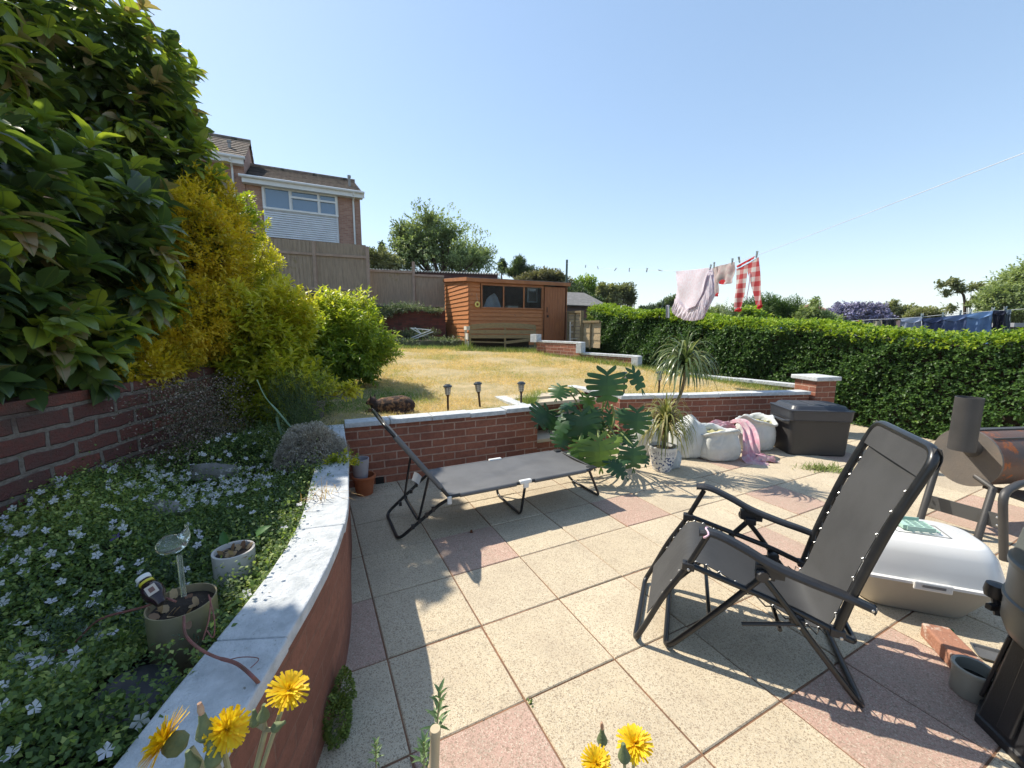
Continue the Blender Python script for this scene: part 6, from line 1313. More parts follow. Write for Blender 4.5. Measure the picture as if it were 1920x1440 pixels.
far_tree('dark_bush', 'dark rounded bush between the shed and the summerhouse roof', 21, [(1078, 560, 30, 22), (1062, 572, 18, 30), (1105, 566, 24, 14)], G_dark, 2600, .14, 1080, 17, 'bush')
far_tree('spring_tree', 'airy lime green tree behind the summerhouse', 30, [(1096, 534, 20, 14), (1118, 550, 18, 12), (1080, 545, 12, 14), (1102, 546, 22, 12)], G_lime, 1900, .2, 1100, 18, airy=True)
far_tree('ash_tree', 'airy grey green tree right of the summerhouse', 26, [(1150, 552, 26, 18), (1172, 545, 18, 14), (1140, 570, 24, 18), (1182, 562, 12, 14), (1128, 545, 10, 16)], G_olive, 2600, .18, 1155, 19, airy=True)
far_tree('conifer_row', 'low dark conifers on the skyline left of the hanging sheet', 40, [(1222, 582, 14, 9), (1240, 577, 14, 10), (1262, 572, 18, 14), (1205, 580, 7, 6)], G_dark, 1800, .3, 1240, 20, 'conifers', wr=.3)
far_tree('garden_shrub', 'green shrub behind the hedge under the hanging sheet', 15, [(1275, 590, 26, 18), (1310, 592, 30, 18), (1345, 590, 20, 16)], G_apple, 1800, .11, 1300, 21, 'shrub')
far_tree('broom_shrub', 'feathery dark green shrub behind the checked trousers', 14, [(1430, 582, 34, 26), (1470, 588, 38, 26), (1400, 590, 30, 22), (1500, 600, 26, 18)], gmat('broom', (.035, .075, .02), (.06, .12, .03), (.12, .2, .05)), 5200, .13, 1440, 22, 'shrub', wr=.18)
far_tree('fig_shrub', 'broad leaved green shrub just over the hedge right of the trousers', 11, [(1412, 600, 24, 20), (1395, 612, 24, 14), (1400, 588, 10, 10)], G_lime, 700, .12, 1410, 23, 'shrub', wr=.8)
far_tree('rose_shrub', 'tall loose green shrub with upright tips left of the purple one', 13, [(1520, 590, 20, 20), (1528, 568, 6, 10), (1545, 598, 30, 14), (1510, 600, 22, 14)], G_apple, 1500, .1, 1525, 24, 'shrub', airy=True)
far_tree('purple_shrub', 'large shrub covered in purple blue blossom beyond the hedge', 20, [(1590, 588, 32, 17), (1622, 590, 34, 17), (1570, 594, 20, 15), (1600, 578, 14, 8), (1650, 596, 18, 12)], G_purple, 4200, .12, 1600, 25, 'shrub', wr=.7)
far_tree('olive_tree', 'small olive green tree right of the purple shrub', 24, [(1668, 580, 16, 12), (1676, 572, 6, 8), (1700, 588, 24, 14), (1655, 590, 12, 10)], G_olive, 1500, .16, 1675, 26)
far_tree('olive_bush', 'low olive bush behind the left end of the jeans row', 22, [(1735, 587, 24, 10), (1715, 592, 14, 9), (1755, 590, 12, 7)], G_olive, 1100, .15, 1735, 27, 'bush')
tt_ = far_tree('thin_tree', 'thin bent tree with flat tufts of leaves above the jeans row', 20, [(1766, 535, 7, 5), (1780, 530, 14, 6), (1796, 536, 12, 7), (1775, 549, 9, 8), (1803, 545, 8, 5), (1790, 525, 8, 4), (1760, 528, 5, 3), (1783, 578, 12, 8)], G_olive, 300, .15, 1808, 28, airy=True, amp=.45, trunkr=.001, ns=1)
T = lambda px_, py_: at(px_, py_, 20)
mb = MB(); mb.tube(curve([T(1808, 625), T(1809, 590), T(1808, 560), T(1803, 549), T(1790, 543)], 5), [.06]*8+[.05]*6+[.035]*7, 8); mb.tube(curve([T(1805, 552), T(1796, 547), T(1782, 552), T(1772, 556)], 4), .025, 6); mb.tube(curve([T(1803, 549), T(1800, 538), T(1796, 530)], 4), .035, 6); mb.build('branch', M_bark, tt_, smooth=True)
tt_ = far_tree('thin_tree', 'second thin tufted tree between the bent tree and the big right hand tree', 21, [(1834, 537, 14, 6), (1822, 540, 6, 5), (1846, 548, 10, 6), (1828, 560, 10, 6), (1843, 570, 16, 12), (1816, 570, 8, 7)], G_olive, 360, .15, 1834, 29, airy=True, amp=.3, trunkr=.05, ns=6)
far_tree('big_tree', 'large rounded green tree at the right edge beyond the jeans', 18, [(1905, 560, 48, 42), (1950, 540, 60, 60), (1875, 580, 30, 30), (1915, 515, 14, 16), (1870, 560, 20, 22)], G_apple, 7000, .14, 1920, 30, ns=12)
# palm fronds between the laundry
pc_ = at(1362, 590, 9.5); t = thing('fan_palm', 'grey green palm with arching fronds behind the hedge below the pyjama top', 'palm', (pc_.x, pc_.y, .3), 0, 'trees and shrubs beyond the garden'); f = Foli()
for k in range(15):
    a_ = R(14+k*11); base_ = np.array(pc_)+[0, .1*math.sin(k*2), -.25]; ln = .52+.12*math.sin(k*3); pts = [base_+np.array([math.cos(a_)*ln*s_, .25*math.sin(k*1.7)*s_, math.sin(a_)*ln*s_-.22*s_*s_*abs(math.cos(a_))]) for s_ in np.linspace(.1, 1, 14)]
    P = np.array(pts); Td = nrm(np.gradient(P, axis=0)); 
    for sg in (-1, 1):
        sd = nrm(np.cross(Td, np.array([0, -1, .2])))*sg; f.add(P, nrm(Td*.8+sd), Zup, .22*np.sin(np.linspace(.5, 2.9, 14)), .016, T_BLADE, .3+.5*RNG.random(14))
f.build('fronds', gmat('palm', (.08, .11, .06), (.16, .2, .1), (.3, .34, .2)), t); MB().tube([(pc_.x, pc_.y, .1), (pc_.x, pc_.y, pc_.z-.2)], .08, 10).build('trunk', M_bark, t, smooth=True)
# distant houses
for px_, py_, w_, Yd, lb in ((1548, 588, 10, 60, 'distant peach coloured house wall glimpsed left of the purple shrub'), (1686, 592, 14, 70, 'distant pinkish house glimpsed behind the olive tree')):
    c0 = at(px_, py_, Yd); k = Yd/FPX; t = thing('distant_house', lb, 'house', (c0.x, c0.y, -4)); hw_ = w_*k
    MB().box((c0.x, c0.y+3, (c0.z-4)/2), (2*hw_, 6, c0.z+4)).build('wall', plain('peach_render', (.55, .33, .26), (.48, .3, .25), 1, .9), t)
    mb = MB(); mb.prism([(c0.x-hw_-.3, c0.y-.4), (c0.x+hw_+.3, c0.y-.4), (c0.x+hw_+.3, c0.y+6.4), (c0.x-hw_-.3, c0.y+6.4)], c0.z, c0.z+.1); mb.add([(c0.x-hw_-.3, c0.y-.4, c0.z+.1), (c0.x+hw_+.3, c0.y-.4, c0.z+.1), (c0.x+hw_+.3, c0.y+6.4, c0.z+.1), (c0.x-hw_-.3, c0.y+6.4, c0.z+.1), (c0.x-hw_*.6, c0.y+3, c0.z+1.6), (c0.x+hw_*.6, c0.y+3, c0.z+1.6)], [(0, 1, 5, 4), (1, 2, 5), (2, 3, 4, 5), (3, 0, 4)]); mb.build('roof', plain('red_roof', (.36, .18, .14), (.28, .14, .11), 1, .9), t)
g0 = at(1915, 606, 12); t = thing('garage', 'flat roofed grey garage beyond the right end of the hedge', 'garage', (g0.x+1, g0.y+1.5, -.5)); MB().box((g0.x+1.4, g0.y+1.5, g0.z-.05), (3.2, 3, .12)).build('roof', plain('grey_fascia', (.3, .3, .32), (.24, .24, .26), 2, .6), t); MB().box((g0.x+1.45, g0.y+1.6, (g0.z-.6)/2-.06), (3.0, 2.8, g0.z+.5)).build('wall', plain('dark_render', (.12, .11, .1), rough=.9), t)

# ---- swiss cheese plant
def monstera_leaf(mb_f, P, Q, Nn, W, val, nf=6, droop=.22, cup=.18):
    P, Q = Vector(P), Vector(Q); D = (Q-P); L = D.length; D.normalize(); Sd = D.cross(Vector(Nn)).normalized(); N_ = Sd.cross(D)
    def pt(u, w_): return P+D*(L*u)+Sd*(w_*W)+N_*(-droop*L*(max(u, 0))**2*1.0-cup*W*abs(w_)**1.6*1.8+.03*W*math.sin(u*20)*abs(w_))
    V = []; T = []
    def half(u):                  # outline half width
        return .5*math.sin(math.pi*min(1, max(0, (u+.16)/1.16))**.72)**.75 if u < .98 else .04
    for sg in (1, -1):
        for i in range(nf):
            u0, u1 = -.02+.98*i/nf, -.02+.98*(i+1)/nf; m = 5; b_ = len(V); out = .30-.62*(1-i/(nf-1))**1.2*1.0 if True else 0; out = (-.26+.42*(i/(nf-1)))
            gapw = .26
            for s_i in range(m+1):
                s_ = s_i/m; um = (u0+u1)/2+out*s_*(1-.15*s_); wm = half((u0+u1)/2+out*.6)*s_*1.02; full = (u1-u0)*(1.1+.42*s_); hw_ = full*.5*(1 if s_ < .3 else (1-gapw*((s_-.3)/.7)**.8))*(1 if s_ < .9 else .85)
                V += [tuple(pt(um-hw_, sg*wm)), tuple(pt(um, sg*(wm+.02*s_))), tuple(pt(um+hw_, sg*(wm if s_ < .9 else wm*.97)))]
            for s_i in range(m):
                a_ = b_+3*s_i
                for q in (0, 1): T += [(a_+q, a_+q+1, a_+q+4), (a_+q, a_+q+4, a_+q+3)]
    mb_f.raw(V, T, val)
M_mon = leafmat('monstera_leaf', [(0.0, (.025, .065, .028)), (.5, (.042, .105, .036)), (.8, (.10, .18, .035)), (1.0, (.24, .32, .06))], .28, .34, spec=.4, tcol=1.4)
mbase = gnd(1128, 884)+Vector((0, .28, 0)); t = thing('swiss_cheese_plant', 'large swiss cheese plant with split leaves sprawling before the garden steps', 'plant', mbase)
pot('dark_pot', mbase, .13, .16, plain('dark_green_pot', (.03, .04, .03), rough=.6), 'dark pot hidden under the lower leaves of the swiss cheese plant')
def z7(x_, y_, Yd): return at(1000+x_/6.546, 680+y_/6.546, Yd)
ML = [((905, 120), (930, 520), 3.75, 400, .35, (0, -1, .3)), ((1215, 95), (1385, 350), 3.8, 170, .3, (.3, -1, .5)), ((1275, 590), (1290, 905), 3.85, 330, .35, (.15, -1, .75)), ((1150, 600), (1060, 720), 3.95, 240, .3, (-.2, -1, .9)), ((590, 620), (625, 1010), 3.75, 390, .3, (-.1, -1, .6)), ((190, 590), (50, 770), 4.0, 340, .1, (.2, -1, .5)), ((430, 640), (255, 890), 3.8, 210, .35, (-.5, -.6, 1)), ((340, 290), (270, 440), 3.85, 230, .55, (-.2, -.8, .9)), ((505, 310), (520, 380), 3.9, 110, .85, (.2, -1, 0)), ((660, 400), (705, 580), 3.85, 170, .75, (.3, -1, .1)), ((800, 930), (850, 1340), 3.55, 400, .82, (0, -1, .15)), ((1220, 1020), (1260, 1330), 3.6, 310, .45, (.2, -1, .5)), ((930, 1210), (1180, 1400), 3.5, 200, .1, (.1, -.8, 1)), ((470, 500), (330, 560), 3.85, 160, .3, (-.3, -.5, 1)), ((560, 960), (650, 1180), 3.6, 260, .7, (-.2, -1, .2)), ((1010, 900), (1060, 980), 3.7, 120, .9, (.1, -1, .4)), ((1060, 1150), (1160, 1230), 3.6, 200, .4, (0, -1, .8)), ((700, 1150), (760, 1300), 3.62, 220, .2, (0, -1, .6)), ((260, 640), (200, 830), 4.05, 230, .1, (0, -1, .3)), ((930, 600), (960, 800), 3.95, 130, .5, (.4, -1, .3)), ((1350, 1120), (1400, 1260), 3.7, 140, .3, (.4, -1, .5)), ((380, 860), (330, 1060), 3.85, 260, .3, (-.2, -1, .5)), ((480, 760), (420, 900), 4.0, 240, .2, (0, -1, .6)), ((760, 700), (800, 880), 4.0, 220, .5, (.2, -1, .5)), ((820, 1000), (960, 1130), 3.75, 240, .2, (.2, -1, .7)), ((1120, 860), (1180, 1010), 3.85, 230, .3, (.2, -1, .6)), ((700, 560), (800, 700), 3.9, 230, .4, (.3, -1, .7)), ((540, 1080), (500, 1240), 3.65, 200, .5, (-.3, -1, .4))]
stm = MB(); r_ = random.Random(2)
for (a1, b1, Yd, w_, v_, nn_) in ML:
    P_ = z7(*a1, Yd); Q_ = z7(*b1, Yd-.10); f = Foli(); monstera_leaf(f, P_, Q_, nn_, 1.3*w_/6.546*Yd/FPX, v_, 7 if w_ > 180 else 5); o = f.build('leaf', M_mon, t, smooth=True)
    hub = mbase+Vector((r_.uniform(-.06, .06), r_.uniform(-.05, .05), .25+r_.uniform(0, .15))); mid = hub.lerp(P_, .55)+Vector((0, .03, .10)); stm.tube(curve([hub, mid, P_], 6), [.011]+[.008]*11+[.004], 7)
stm.tube(curve([mbase+Vector((0, 0, .1)), mbase+Vector((.03, .0, .3)), mbase+Vector((-.04, -.02, .55))], 5), .022, 8); stm.tube(curve([mbase+Vector((0, 0, .2)), z7(960, 800, 3.85), z7(990, 650, 3.85), z7(960, 520, 3.8)], 5), .012, 7)
stm.build('stem', plain('green_stem', (.22, .28, .09), (.12, .15, .05), 12, .5), t, smooth=True)
wpp = z7(720, 790, 4.3); t = pot('white_pot', (wpp.x, wpp.y, .32), .07, .13, M_wpot, 'white pot standing on the lowest garden step behind the swiss cheese plant', rim=False)

# ---- dracaena
dt = thing('dracaena', 'two headed dracaena with long drooping strap leaves in the patterned pot', 'plant', (pp.x, pp.y, .23))
h1, h2 = at(1284, 684, pp.y), at(1247, 796, pp.y-.01)
mb = MB(); mb.tube(curve([(pp.x+.01, pp.y, .22), (pp.x+.03, pp.y, .5), (h1.x-.01, h1.y, h1.z-.25), (h1.x, h1.y, h1.z)], 6), [.016]*14+[.013]*5, 9); mb.tube(curve([(pp.x-.01, pp.y, .22), (h2.x, h2.y, .4), (h2.x, h2.y, h2.z)], 6), .011, 8); mb.build('stem', plain('ringed_stem', (.25, .2, .12), (.16, .12, .07), 20, .8, bmp=.5, stretch=(.5, .5, 4)), dt, smooth=True)
def straps(hc_, n, L, seed, upb, wdt, mat, nm):
    r = random.Random(seed); f = Foli()
    for k in range(n):
        az = k*2.4+r.uniform(-.2, .2); el = R(r.uniform(5, 70)) if k > n*.25 else R(r.uniform(60, 88)); Lk = L*r.uniform(.75, 1.1)*(1 if k > 6 else .85)
        p = np.array(hc_)+np.array([0, 0, r.uniform(-.09, .05)]); d = np.array([math.cos(az)*math.cos(el), math.sin(az)*math.cos(el), math.sin(el)]); m = 9; V = []; T_ = []; drp = r.uniform(3.6, 6.5)*(.25 if k < 6 else 1)
        for i in range(m+1):
            s_ = i/m; w_ = wdt*(.55+.45*min(1, s_*4))*(1-s_**2.2*.93); sd = np.cross(d, [0, 0, 1.]); sd = sd/max(1e-6, np.linalg.norm(sd)); nn2 = np.cross(sd, d)
            V += [p-sd*w_/2+nn2*w_*.12, p, p+sd*w_/2+nn2*w_*.12]; p = p+d*Lk/m; d = d+np.array([0, 0, -1.])*drp/m*(.35+s_); d /= np.linalg.norm(d)
        for i in range(m):
            for q in (0, 1): a_ = 3*i+q; T_ += [(a_, a_+1, a_+4), (a_, a_+4, a_+3)]
        f.raw(V, T_, r.random())
    f.build(nm, mat, dt, smooth=True)
straps(h1, 150, .46, 1, 0, .025, leafmat('dracaena_leaf', [(0, (.07, .11, .045)), (.6, (.14, .19, .08)), (1, (.30, .33, .16))], .3, .3, spec=.6), 'leaf_head')
straps(h2, 210, .45, 2, 0, .019, leafmat('striped_dracaena_leaf', [(0, (.12, .15, .04)), (.5, (.26, .27, .10)), (1, (.5, .42, .22))], .35, .35), 'leaf_head')
P_ = at(1293, 646, pp.y-.05); Q_ = at(1306, 606, pp.y-.05)

# ---- flower bed planting
def inbed(x, y):
    c = inpoly(x, y, bp); return c
def bed_scatter(n, zr=(0, .1), xr=(-2.6, -.55), yr=(-.1, 4.4)):
    x = RNG.uniform(*xr, n); y = RNG.uniform(*yr, n); k = inbed(x, y); x, y = x[k], y[k]
    return x, y
def mound(x, y): return .42+.05*(1+np.sin(x*5.1+1.3*np.sin(y*3.3)))+.045*(1+np.sin(y*6.3+x*2.2))*.6-.04*(np.clip(.3+(x+.75), 0, .3))
n_ = 300000; x, y = bed_scatter(n_); pr = np.clip(1.7-.4*np.hypot(x, y), .28, 1)*((np.hypot(x+1.065, y-1.45) > .08) & (np.hypot(x+1.02, y-1.15) > .10) & ~((np.abs(x+.98) < .10) & (np.abs(y-1.0) < .12))); k = RNG.random(len(x)) < pr; x, y = x[k], y[k]
z = mound(x, y)+.035*RNG.normal(size=len(x))**2*.5+.01*RNG.random(len(x)); pat = np.sin(x*3.7+y*1.9)+np.sin(y*4.3-x*2.8)
f = Foli(); D = rdir(len(x), .25); f.add(np.stack([x, y, z], 1), D, Zup*1.4+RNG.normal(size=D.shape)*.5, .011+.010*RNG.random(len(x)), .009+.007*RNG.random(len(x)), T_SM, np.clip(.45+.17*pat+.22*RNG.normal(size=len(x))+.25*np.clip(1-(-.62-x)/.35, 0, 1), 0, 1))
M_cover = leafmat('ground_cover_leaf', [(0, (.07, .12, .04)), (.35, (.13, .20, .055)), (.6, (.22, .30, .07)), (.85, (.36, .42, .11)), (1, (.48, .52, .15))], .38, .6)
x, y = bed_scatter(5200, yr=(.3, 3.4)); k = (np.hypot(x+1.065, y-1.45) > .11) & (np.hypot(x+1.02, y-1.15) > .14); x, y = x[k], y[k]; A = rdir(len(x), 2.2); sprays(f, np.stack([x, y, mound(x, y)+.03+.055*RNG.random(len(x))], 1), A, 7, .017, .011, 1.1, .008, T_SM, val=np.clip(.5+.25*RNG.normal(size=len(x)), 0, 1))
o = f.build('ground_cover', M_cover); tag(o, 'dense low green ground cover filling the curved flower bed', 'ground cover', kind='stuff')
# feathery grey-green sprigs
f = Foli(); cen = [(-1.25, .95), (-1.4, 1.15), (-1.15, 1.22), (-.93, 1.2), (-1.0, 1.28), (-1.6, .95), (-.85, 1.35), (-1.7, 1.25), (-1.5, .75), (-1.9, 1.1), (-.88, 1.5), (-1.3, 1.45)]
for cx_, cy_ in cen:
    m = 26; px_ = cx_+RNG.normal(size=m)*.05; py_ = cy_+RNG.normal(size=m)*.05; A = rdir(m, 1.4); H_ = .08+.08*RNG.random(m)
    for s_ in np.linspace(.15, 1, 9):
        P = np.stack([px_, py_, np.full(m, .47)], 1)+A*(H_*s_)[:, None]; e = perp(A)
        for sg in (1, -1): f.add(P, nrm(e*sg+A*.7), Zup+0*A, .022*(1.2-s_*.6), .004, T_SM, .2+.3*RNG.random(m))
o = f.build('feathery_plant', leafmat('grey_green_frond', [(0, (.05, .09, .05)), (1, (.16, .22, .13))], .3, .6)); tag(o, 'soft grey green feathery sprigs around the two pots in the bed', 'plant', kind='stuff')
# white bellflowers
def clus(n, cx, cy, sx_, sy_): return np.stack([RNG.normal(cx, sx_, n), RNG.normal(cy, sy_, n)], 1)
XY = np.concatenate([clus(80, -2.0, 1.55, .28, .2), clus(70, -1.75, 1.15, .25, .12), clus(130, -1.95, 2.35, .22, .22), clus(90, -1.65, 2.3, .18, .15), clus(45, -1.45, 2.75, .15, .2), clus(40, -2.1, 2.9, .18, .3), clus(45, -1.55, .85, .25, .1), clus(50, -1.9, .8, .3, .15), clus(16, -1.3, 1.6, .2, .2), clus(26, -2.3, 1.9, .08, .3), clus(14, -1.2, .65, .2, .08)])
k = inbed(XY[:, 0], XY[:, 1]); XY = XY[k]; n = len(XY); f = Foli(); D = rdir(n, 0); nn_ = nrm(RNG.normal(size=(n, 3))*.45+[.15, -.45, .9])
D = nrm(D-nn_*(D*nn_).sum(1, keepdims=True)); f.add(np.stack([XY[:, 0], XY[:, 1], mound(XY[:, 0], XY[:, 1])+.05+.03*RNG.random(n)], 1), D, nn_, .028+.014*RNG.random(n), .029+.014*RNG.random(n), (np.column_stack([T_FLOWER[0][:, 0]*1.0, T_FLOWER[0][:, 1], T_FLOWER[0][:, 2]]), T_FLOWER[1]), RNG.random(n)*.9)
M_fl = leafmat('bellflower_petal', [(0, (.82, .80, .80)), (.7, (.76, .73, .78)), (.93, (.72, .69, .78)), (1, (.30, .2, .6))], .3, .6)
o = f.build('white_bellflowers', M_fl); tag(o, 'white and pale lilac star shaped flowers scattered over the bed', 'flowers', kind='stuff')
q = gnd(217, 1008, .55); f = Foli(); 
for s_ in (0,): f.add(np.array([[q.x, q.y, q.z]]), np.array([[1., 0, .2]]), np.array([[0, -.6, .8]]), .045, .045, T_FLOWER, np.array([1.0]))
o = f.build('violet_flower', M_fl, org=q); tag(o, 'single violet flower among the white ones', 'flower')
# trailing dry white-dotted plant over the wall end
f = Foli(); n = 9000; u = RNG.random(n); x = -2.52+.32*RNG.random(n)*(.4+.6*(1-u))+.0; y = RNG.normal(2.95, .22, n); z = 1.05-u*.62+.03*RNG.normal(size=n); x = x+.22*u
f.add(np.stack([x, y, z], 1), rdir(n, -.1), Zup+RNG.normal(size=(n, 3)), .012+.008*RNG.random(n), .009, T_SM, RNG.random(n))
o = f.build('trailing_plant', leafmat('dry_calyx', [(0, (.05, .08, .03)), (.4, (.13, .10, .06)), (.72, (.28, .2, .16)), (1, (.5, .42, .38))], .3, .8), org=(-2.4, 2.95, .5)); tag(o, 'trailing plant of small dry pinkish seed heads hanging over the old wall', 'plant', kind='stuff')
# lavender ball in its pot
lc_ = at(583, 822, 2.62); t = thing('lavender', 'round dry grey lavender cushion at the corner of the planter wall', 'plant', (lc_.x, lc_.y, .5)); f = Foli(); rr_ = .215
n = 3600; d = rdir(n, .35); d[:, 2] = np.abs(d[:, 2]); d = nrm(d); L1 = 1+lumps(d, 5, 2, .07); base_ = np.array([lc_.x, lc_.y, .56]); P = base_+d*np.array([rr_, rr_, .27])*(L1*(1-.22*RNG.random(n)**2))[:, None]
e = perp(d)
for j in range(7):
    a_ = j*2.4; g_ = np.cross(d, e); dd_ = nrm(d*.75+(e*math.cos(a_)+g_*math.sin(a_))*.75); f.add(P-d*.006*j, dd_, Zup+0*d, .017, .0045, T_SM, RNG.random(n))
f.build('foliage', leafmat('lavender_leaf', [(0, (.28, .24, .22)), (.5, (.46, .41, .37)), (1, (.66, .6, .55))], .25, .8), t)
mb = MB(); 
for k in range(170): q = base_+d[k*20]*np.array([rr_, rr_, .27])*.92; mb.tube([Vector(base_)+Vector((d[k*20][0]*.03, d[k*20][1]*.03, -.05)), Vector((base_+q)/2)+Vector((0, 0, -.02)), Vector(q)], .0022, 4)
mb.build('stems', plain('mauve_twigs', (.16, .10, .08), (.1, .06, .05), 9, .9), t)
pot('dark_pot', (lc_.x, lc_.y+.0, .40), .115, .14, plain('brown_pot', (.09, .07, .05), rough=.7), 'dark plastic pot holding the dry grey lavender')
# lush green sprigs between lavender and coping, plus taller weeds
f = Foli(); bl = [(-1.25, 2.35, .52, .22, .3, .13), (-1.12, 2.05, .5, .16, .25, .12), (-1.45, 2.7, .55, .25, .25, .18), (-1.75, 3.1, .55, .3, .3, .22), (-1.0, 1.75, .5, .12, .2, .1), (-2.2, 3.3, .5, .35, .35, .15)]
P, O, dd = blob(2600, bl, .4, 4, .15, .42); sprays(f, P, nrm(O+Zup*.6+RNG.normal(size=O.shape)*.3), 7, .020, .011, 1.0, .010, T_SM)
o = f.build('leafy_clumps', leafmat('herb_leaf', [(0, (.04, .08, .025)), (.5, (.10, .15, .04)), (1, (.26, .32, .09))], .35, .5)); tag(o, 'bushy green herb clumps between the lavender and the coping', 'plants', kind='stuff')
f = Foli(); bl = [(-1.72, 3.3, .85, .28, .25, .3), (-1.55, 3.05, .75, .2, .2, .25), (-1.95, 3.5, .8, .25, .25, .3)]
P, O, dd = blob(900, bl, .8, 6, .15, .45); sprays(f, P, nrm(O*.6+Zup+RNG.normal(size=O.shape)*.3), 9, .024, .004, .8, .012, T_SM)
o = f.build('rosemary', leafmat('rosemary_leaf', [(0, (.04, .07, .03)), (1, (.13, .18, .07))], .3, .6), org=(-1.7, 3.3, .45)); tag(o, 'wispy dark green rosemary behind the lavender', 'plant', kind='stuff')
# green overhanging bits on the coping
f = Foli(); P, O, dd = blob(90, [(-1.13, 2.5, .62, .1, .09, .05), (-1.02, 2.52, .6, .06, .06, .04)], .9, 7, .15, .58); sprays(f, P, nrm(O+Zup*.3), 6, .022, .014, 1., .01, T_SM); o = f.build('creeping_sprig', M_chois, org=(-1.1, 2.5, .6)); tag(o, 'bright green sprig creeping over the white coping beside the lavender', 'plant')
f = Foli(); m = 60; P = np.stack([RNG.normal(-.98, .05, m), RNG.normal(1.98, .06, m), np.full(m, .60)], 1); f.add(P, nrm(RNG.normal(size=(m, 3))+[.6, -.2, .4]), Zup, .10, .004, T_BLADE); o = f.build('dry_grass', leafmat('dry_blade', [(0, (.3, .18, .08)), (1, (.55, .4, .2))], .3, .7), org=(-.98, 1.98, .6)); tag(o, 'tuft of dry orange grass lying on the coping edge', 'dry grass')
# agapanthus-like strap leaf
mb = MB(); mb.tube(curve([at(545, 800, 2.95), at(520, 770, 2.95), at(498, 745, 2.95), at(482, 712, 2.95)], 5), [.012]*8+[.006]*8, 6, flat=.3); mb.tube(curve([at(528, 815, 2.95), at(522, 795, 2.95), at(519, 782, 2.95)], 4), .016, 6, flat=.3); o = mb.build('strap_leaves', plain('blue_green_leaf', (.18, .26, .16), (.12, .2, .1), 6, .5), org=at(545, 800, 2.95), smooth=True); tag(o, 'pair of stiff blue green strap leaves behind the lavender', 'plant')
# red dry stems
M_red_stem = plain('red_brown_stem', (.26, .09, .08), (.16, .07, .05), 30, .6)
t = thing('dry_vine', 'dry reddish stem trailing from the brass pot across the white coping', 'vine', (-.95, 1.03, .58)); mb = MB()
S_ = lambda px_, py_, z_: gnd(px_, py_, z_)
mb.tube(curve([at(345, 1156, 1.0), at(348, 1190, .94), at(372, 1215, .9), S_(405, 1232, .63), S_(445, 1245, .62), S_(480, 1275, .615), at(504, 1305, .98)], 6), [.0035]*20+[.0045]*14+[.003]*3, 7)
mb.tube(curve([S_(425, 1238, .62), S_(455, 1232, .615), S_(485, 1235, .612), S_(470, 1252, .612)], 5), .0012, 5); mb.tube(curve([at(395, 1120, 1.0), at(392, 1160, .97), at(380, 1200, .95)], 5), .0018, 5); mb.tube(curve([at(391, 1115, 1.0), at(402, 1160, .97), at(400, 1195, .96), at(388, 1182, .96)], 5), .0016, 5); mb.build('stem', M_red_stem, t, smooth=True)
t = thing('dry_vine', 'thin brown stem arching left from the brass pot over the ground cover', 'vine', (-1.05, 1.1, .58)); mb = MB(); mb.tube(curve([at(330, 1128, 1.04), at(305, 1122, 1.05), at(270, 1138, 1.06), at(190, 1160, 1.08), at(150, 1195, 1.08), at(120, 1222, 1.08), at(60, 1248, 1.08)], 6), [.0032]*20+[.002]*17, 6); mb.build('stem', M_red_stem, t, smooth=True)

# ---- yellow sow-thistles close to the camera
M_pet = leafmat('yellow_petal', [(0, (.80, .50, .01)), (.6, (.85, .62, .01)), (1, (.85, .70, .04))], .35, .6, tcol=1.1); M_inv = plain('green_bract', (.16, .19, .08), (.10, .13, .06), 60, .7, bmp=.3, bscale=200); M_stalk = plain('pale_stalk', (.36, .36, .18), (.26, .22, .14), 20, .6); M_pap = plain('brown_pappus', (.42, .22, .13), (.5, .36, .25), 60, .9)
def head(t, c, ax_, r, seed, closed=False):
    c = Vector(c); A = Vector(ax_).normalized(); Mq = A.to_track_quat('Z', 'Y').to_matrix(); rg = np.random.default_rng(seed)
    MB().lathe([(.002, -.75*r), (.34*r, -.62*r), (.42*r, -.35*r), (.34*r, -.08*r), (.22*r, .04*r), (0, .05*r)], c, 16, M=Mq).build('involucre', M_inv, t, smooth=True)
    f = Foli()
    for ring, (m, tilt, L_, w_) in enumerate(((44, 8, 1.0, .10), (34, 24, .86, .09), (24, 45, .62, .08), (16, 70, .42, .07))):
        a_ = np.arange(m)*2*math.pi/m+rg.random(m)*.1; tl = np.radians(tilt+rg.normal(0, 6, m)); loc = np.stack([np.cos(a_)*np.cos(tl), np.sin(a_)*np.cos(tl), np.sin(tl)], 1); D = loc @ np.array(Mq).T
        f.add(np.array(c)+D*.1*r, D, np.array(A)+0*D, r*L_*(.88+.2*rg.random(m)), r*w_*1.35, (np.array([(0, -.3, 0), (0, .3, 0), (.5, .5, .04), (.5, -.5, .04), (1, .42, -.02), (1, -.42, -.02)], float), np.array([(0, 1, 2), (0, 2, 3), (3, 2, 4), (3, 4, 5)])), rg.random(m)*(.6+.1*ring))
    f.build('petals', M_pet, t)
def bud(t, c, ax_, r, tip=True):
    c = Vector(c); A = Vector(ax_).normalized(); Mq = A.to_track_quat('Z', 'Y').to_matrix()
    MB().lathe([(0, -.9*r), (.55*r, -.7*r), (.75*r, -.3*r), (.6*r, .2*r), (.34*r, .8*r), (.26*r, 1.4*r), (.2*r, 1.5*r), (0, 1.5*r)], c, 16, M=Mq).build('bud', M_inv, t, smooth=True)
    if tip: MB().lathe([(.2*r, 1.45*r), (.26*r, 1.9*r), (.16*r, 2.5*r), (0, 2.6*r)], c, 10, M=Mq).build('seed_tuft', M_pap, t, smooth=True)
rgt = Vector((1, 0, 0))
t = thing('sow_thistle', 'left sow thistle with three yellow flower heads close before the coping', 'wild flower', gnd(470, 1700)+Vector((0, 0, .0)))
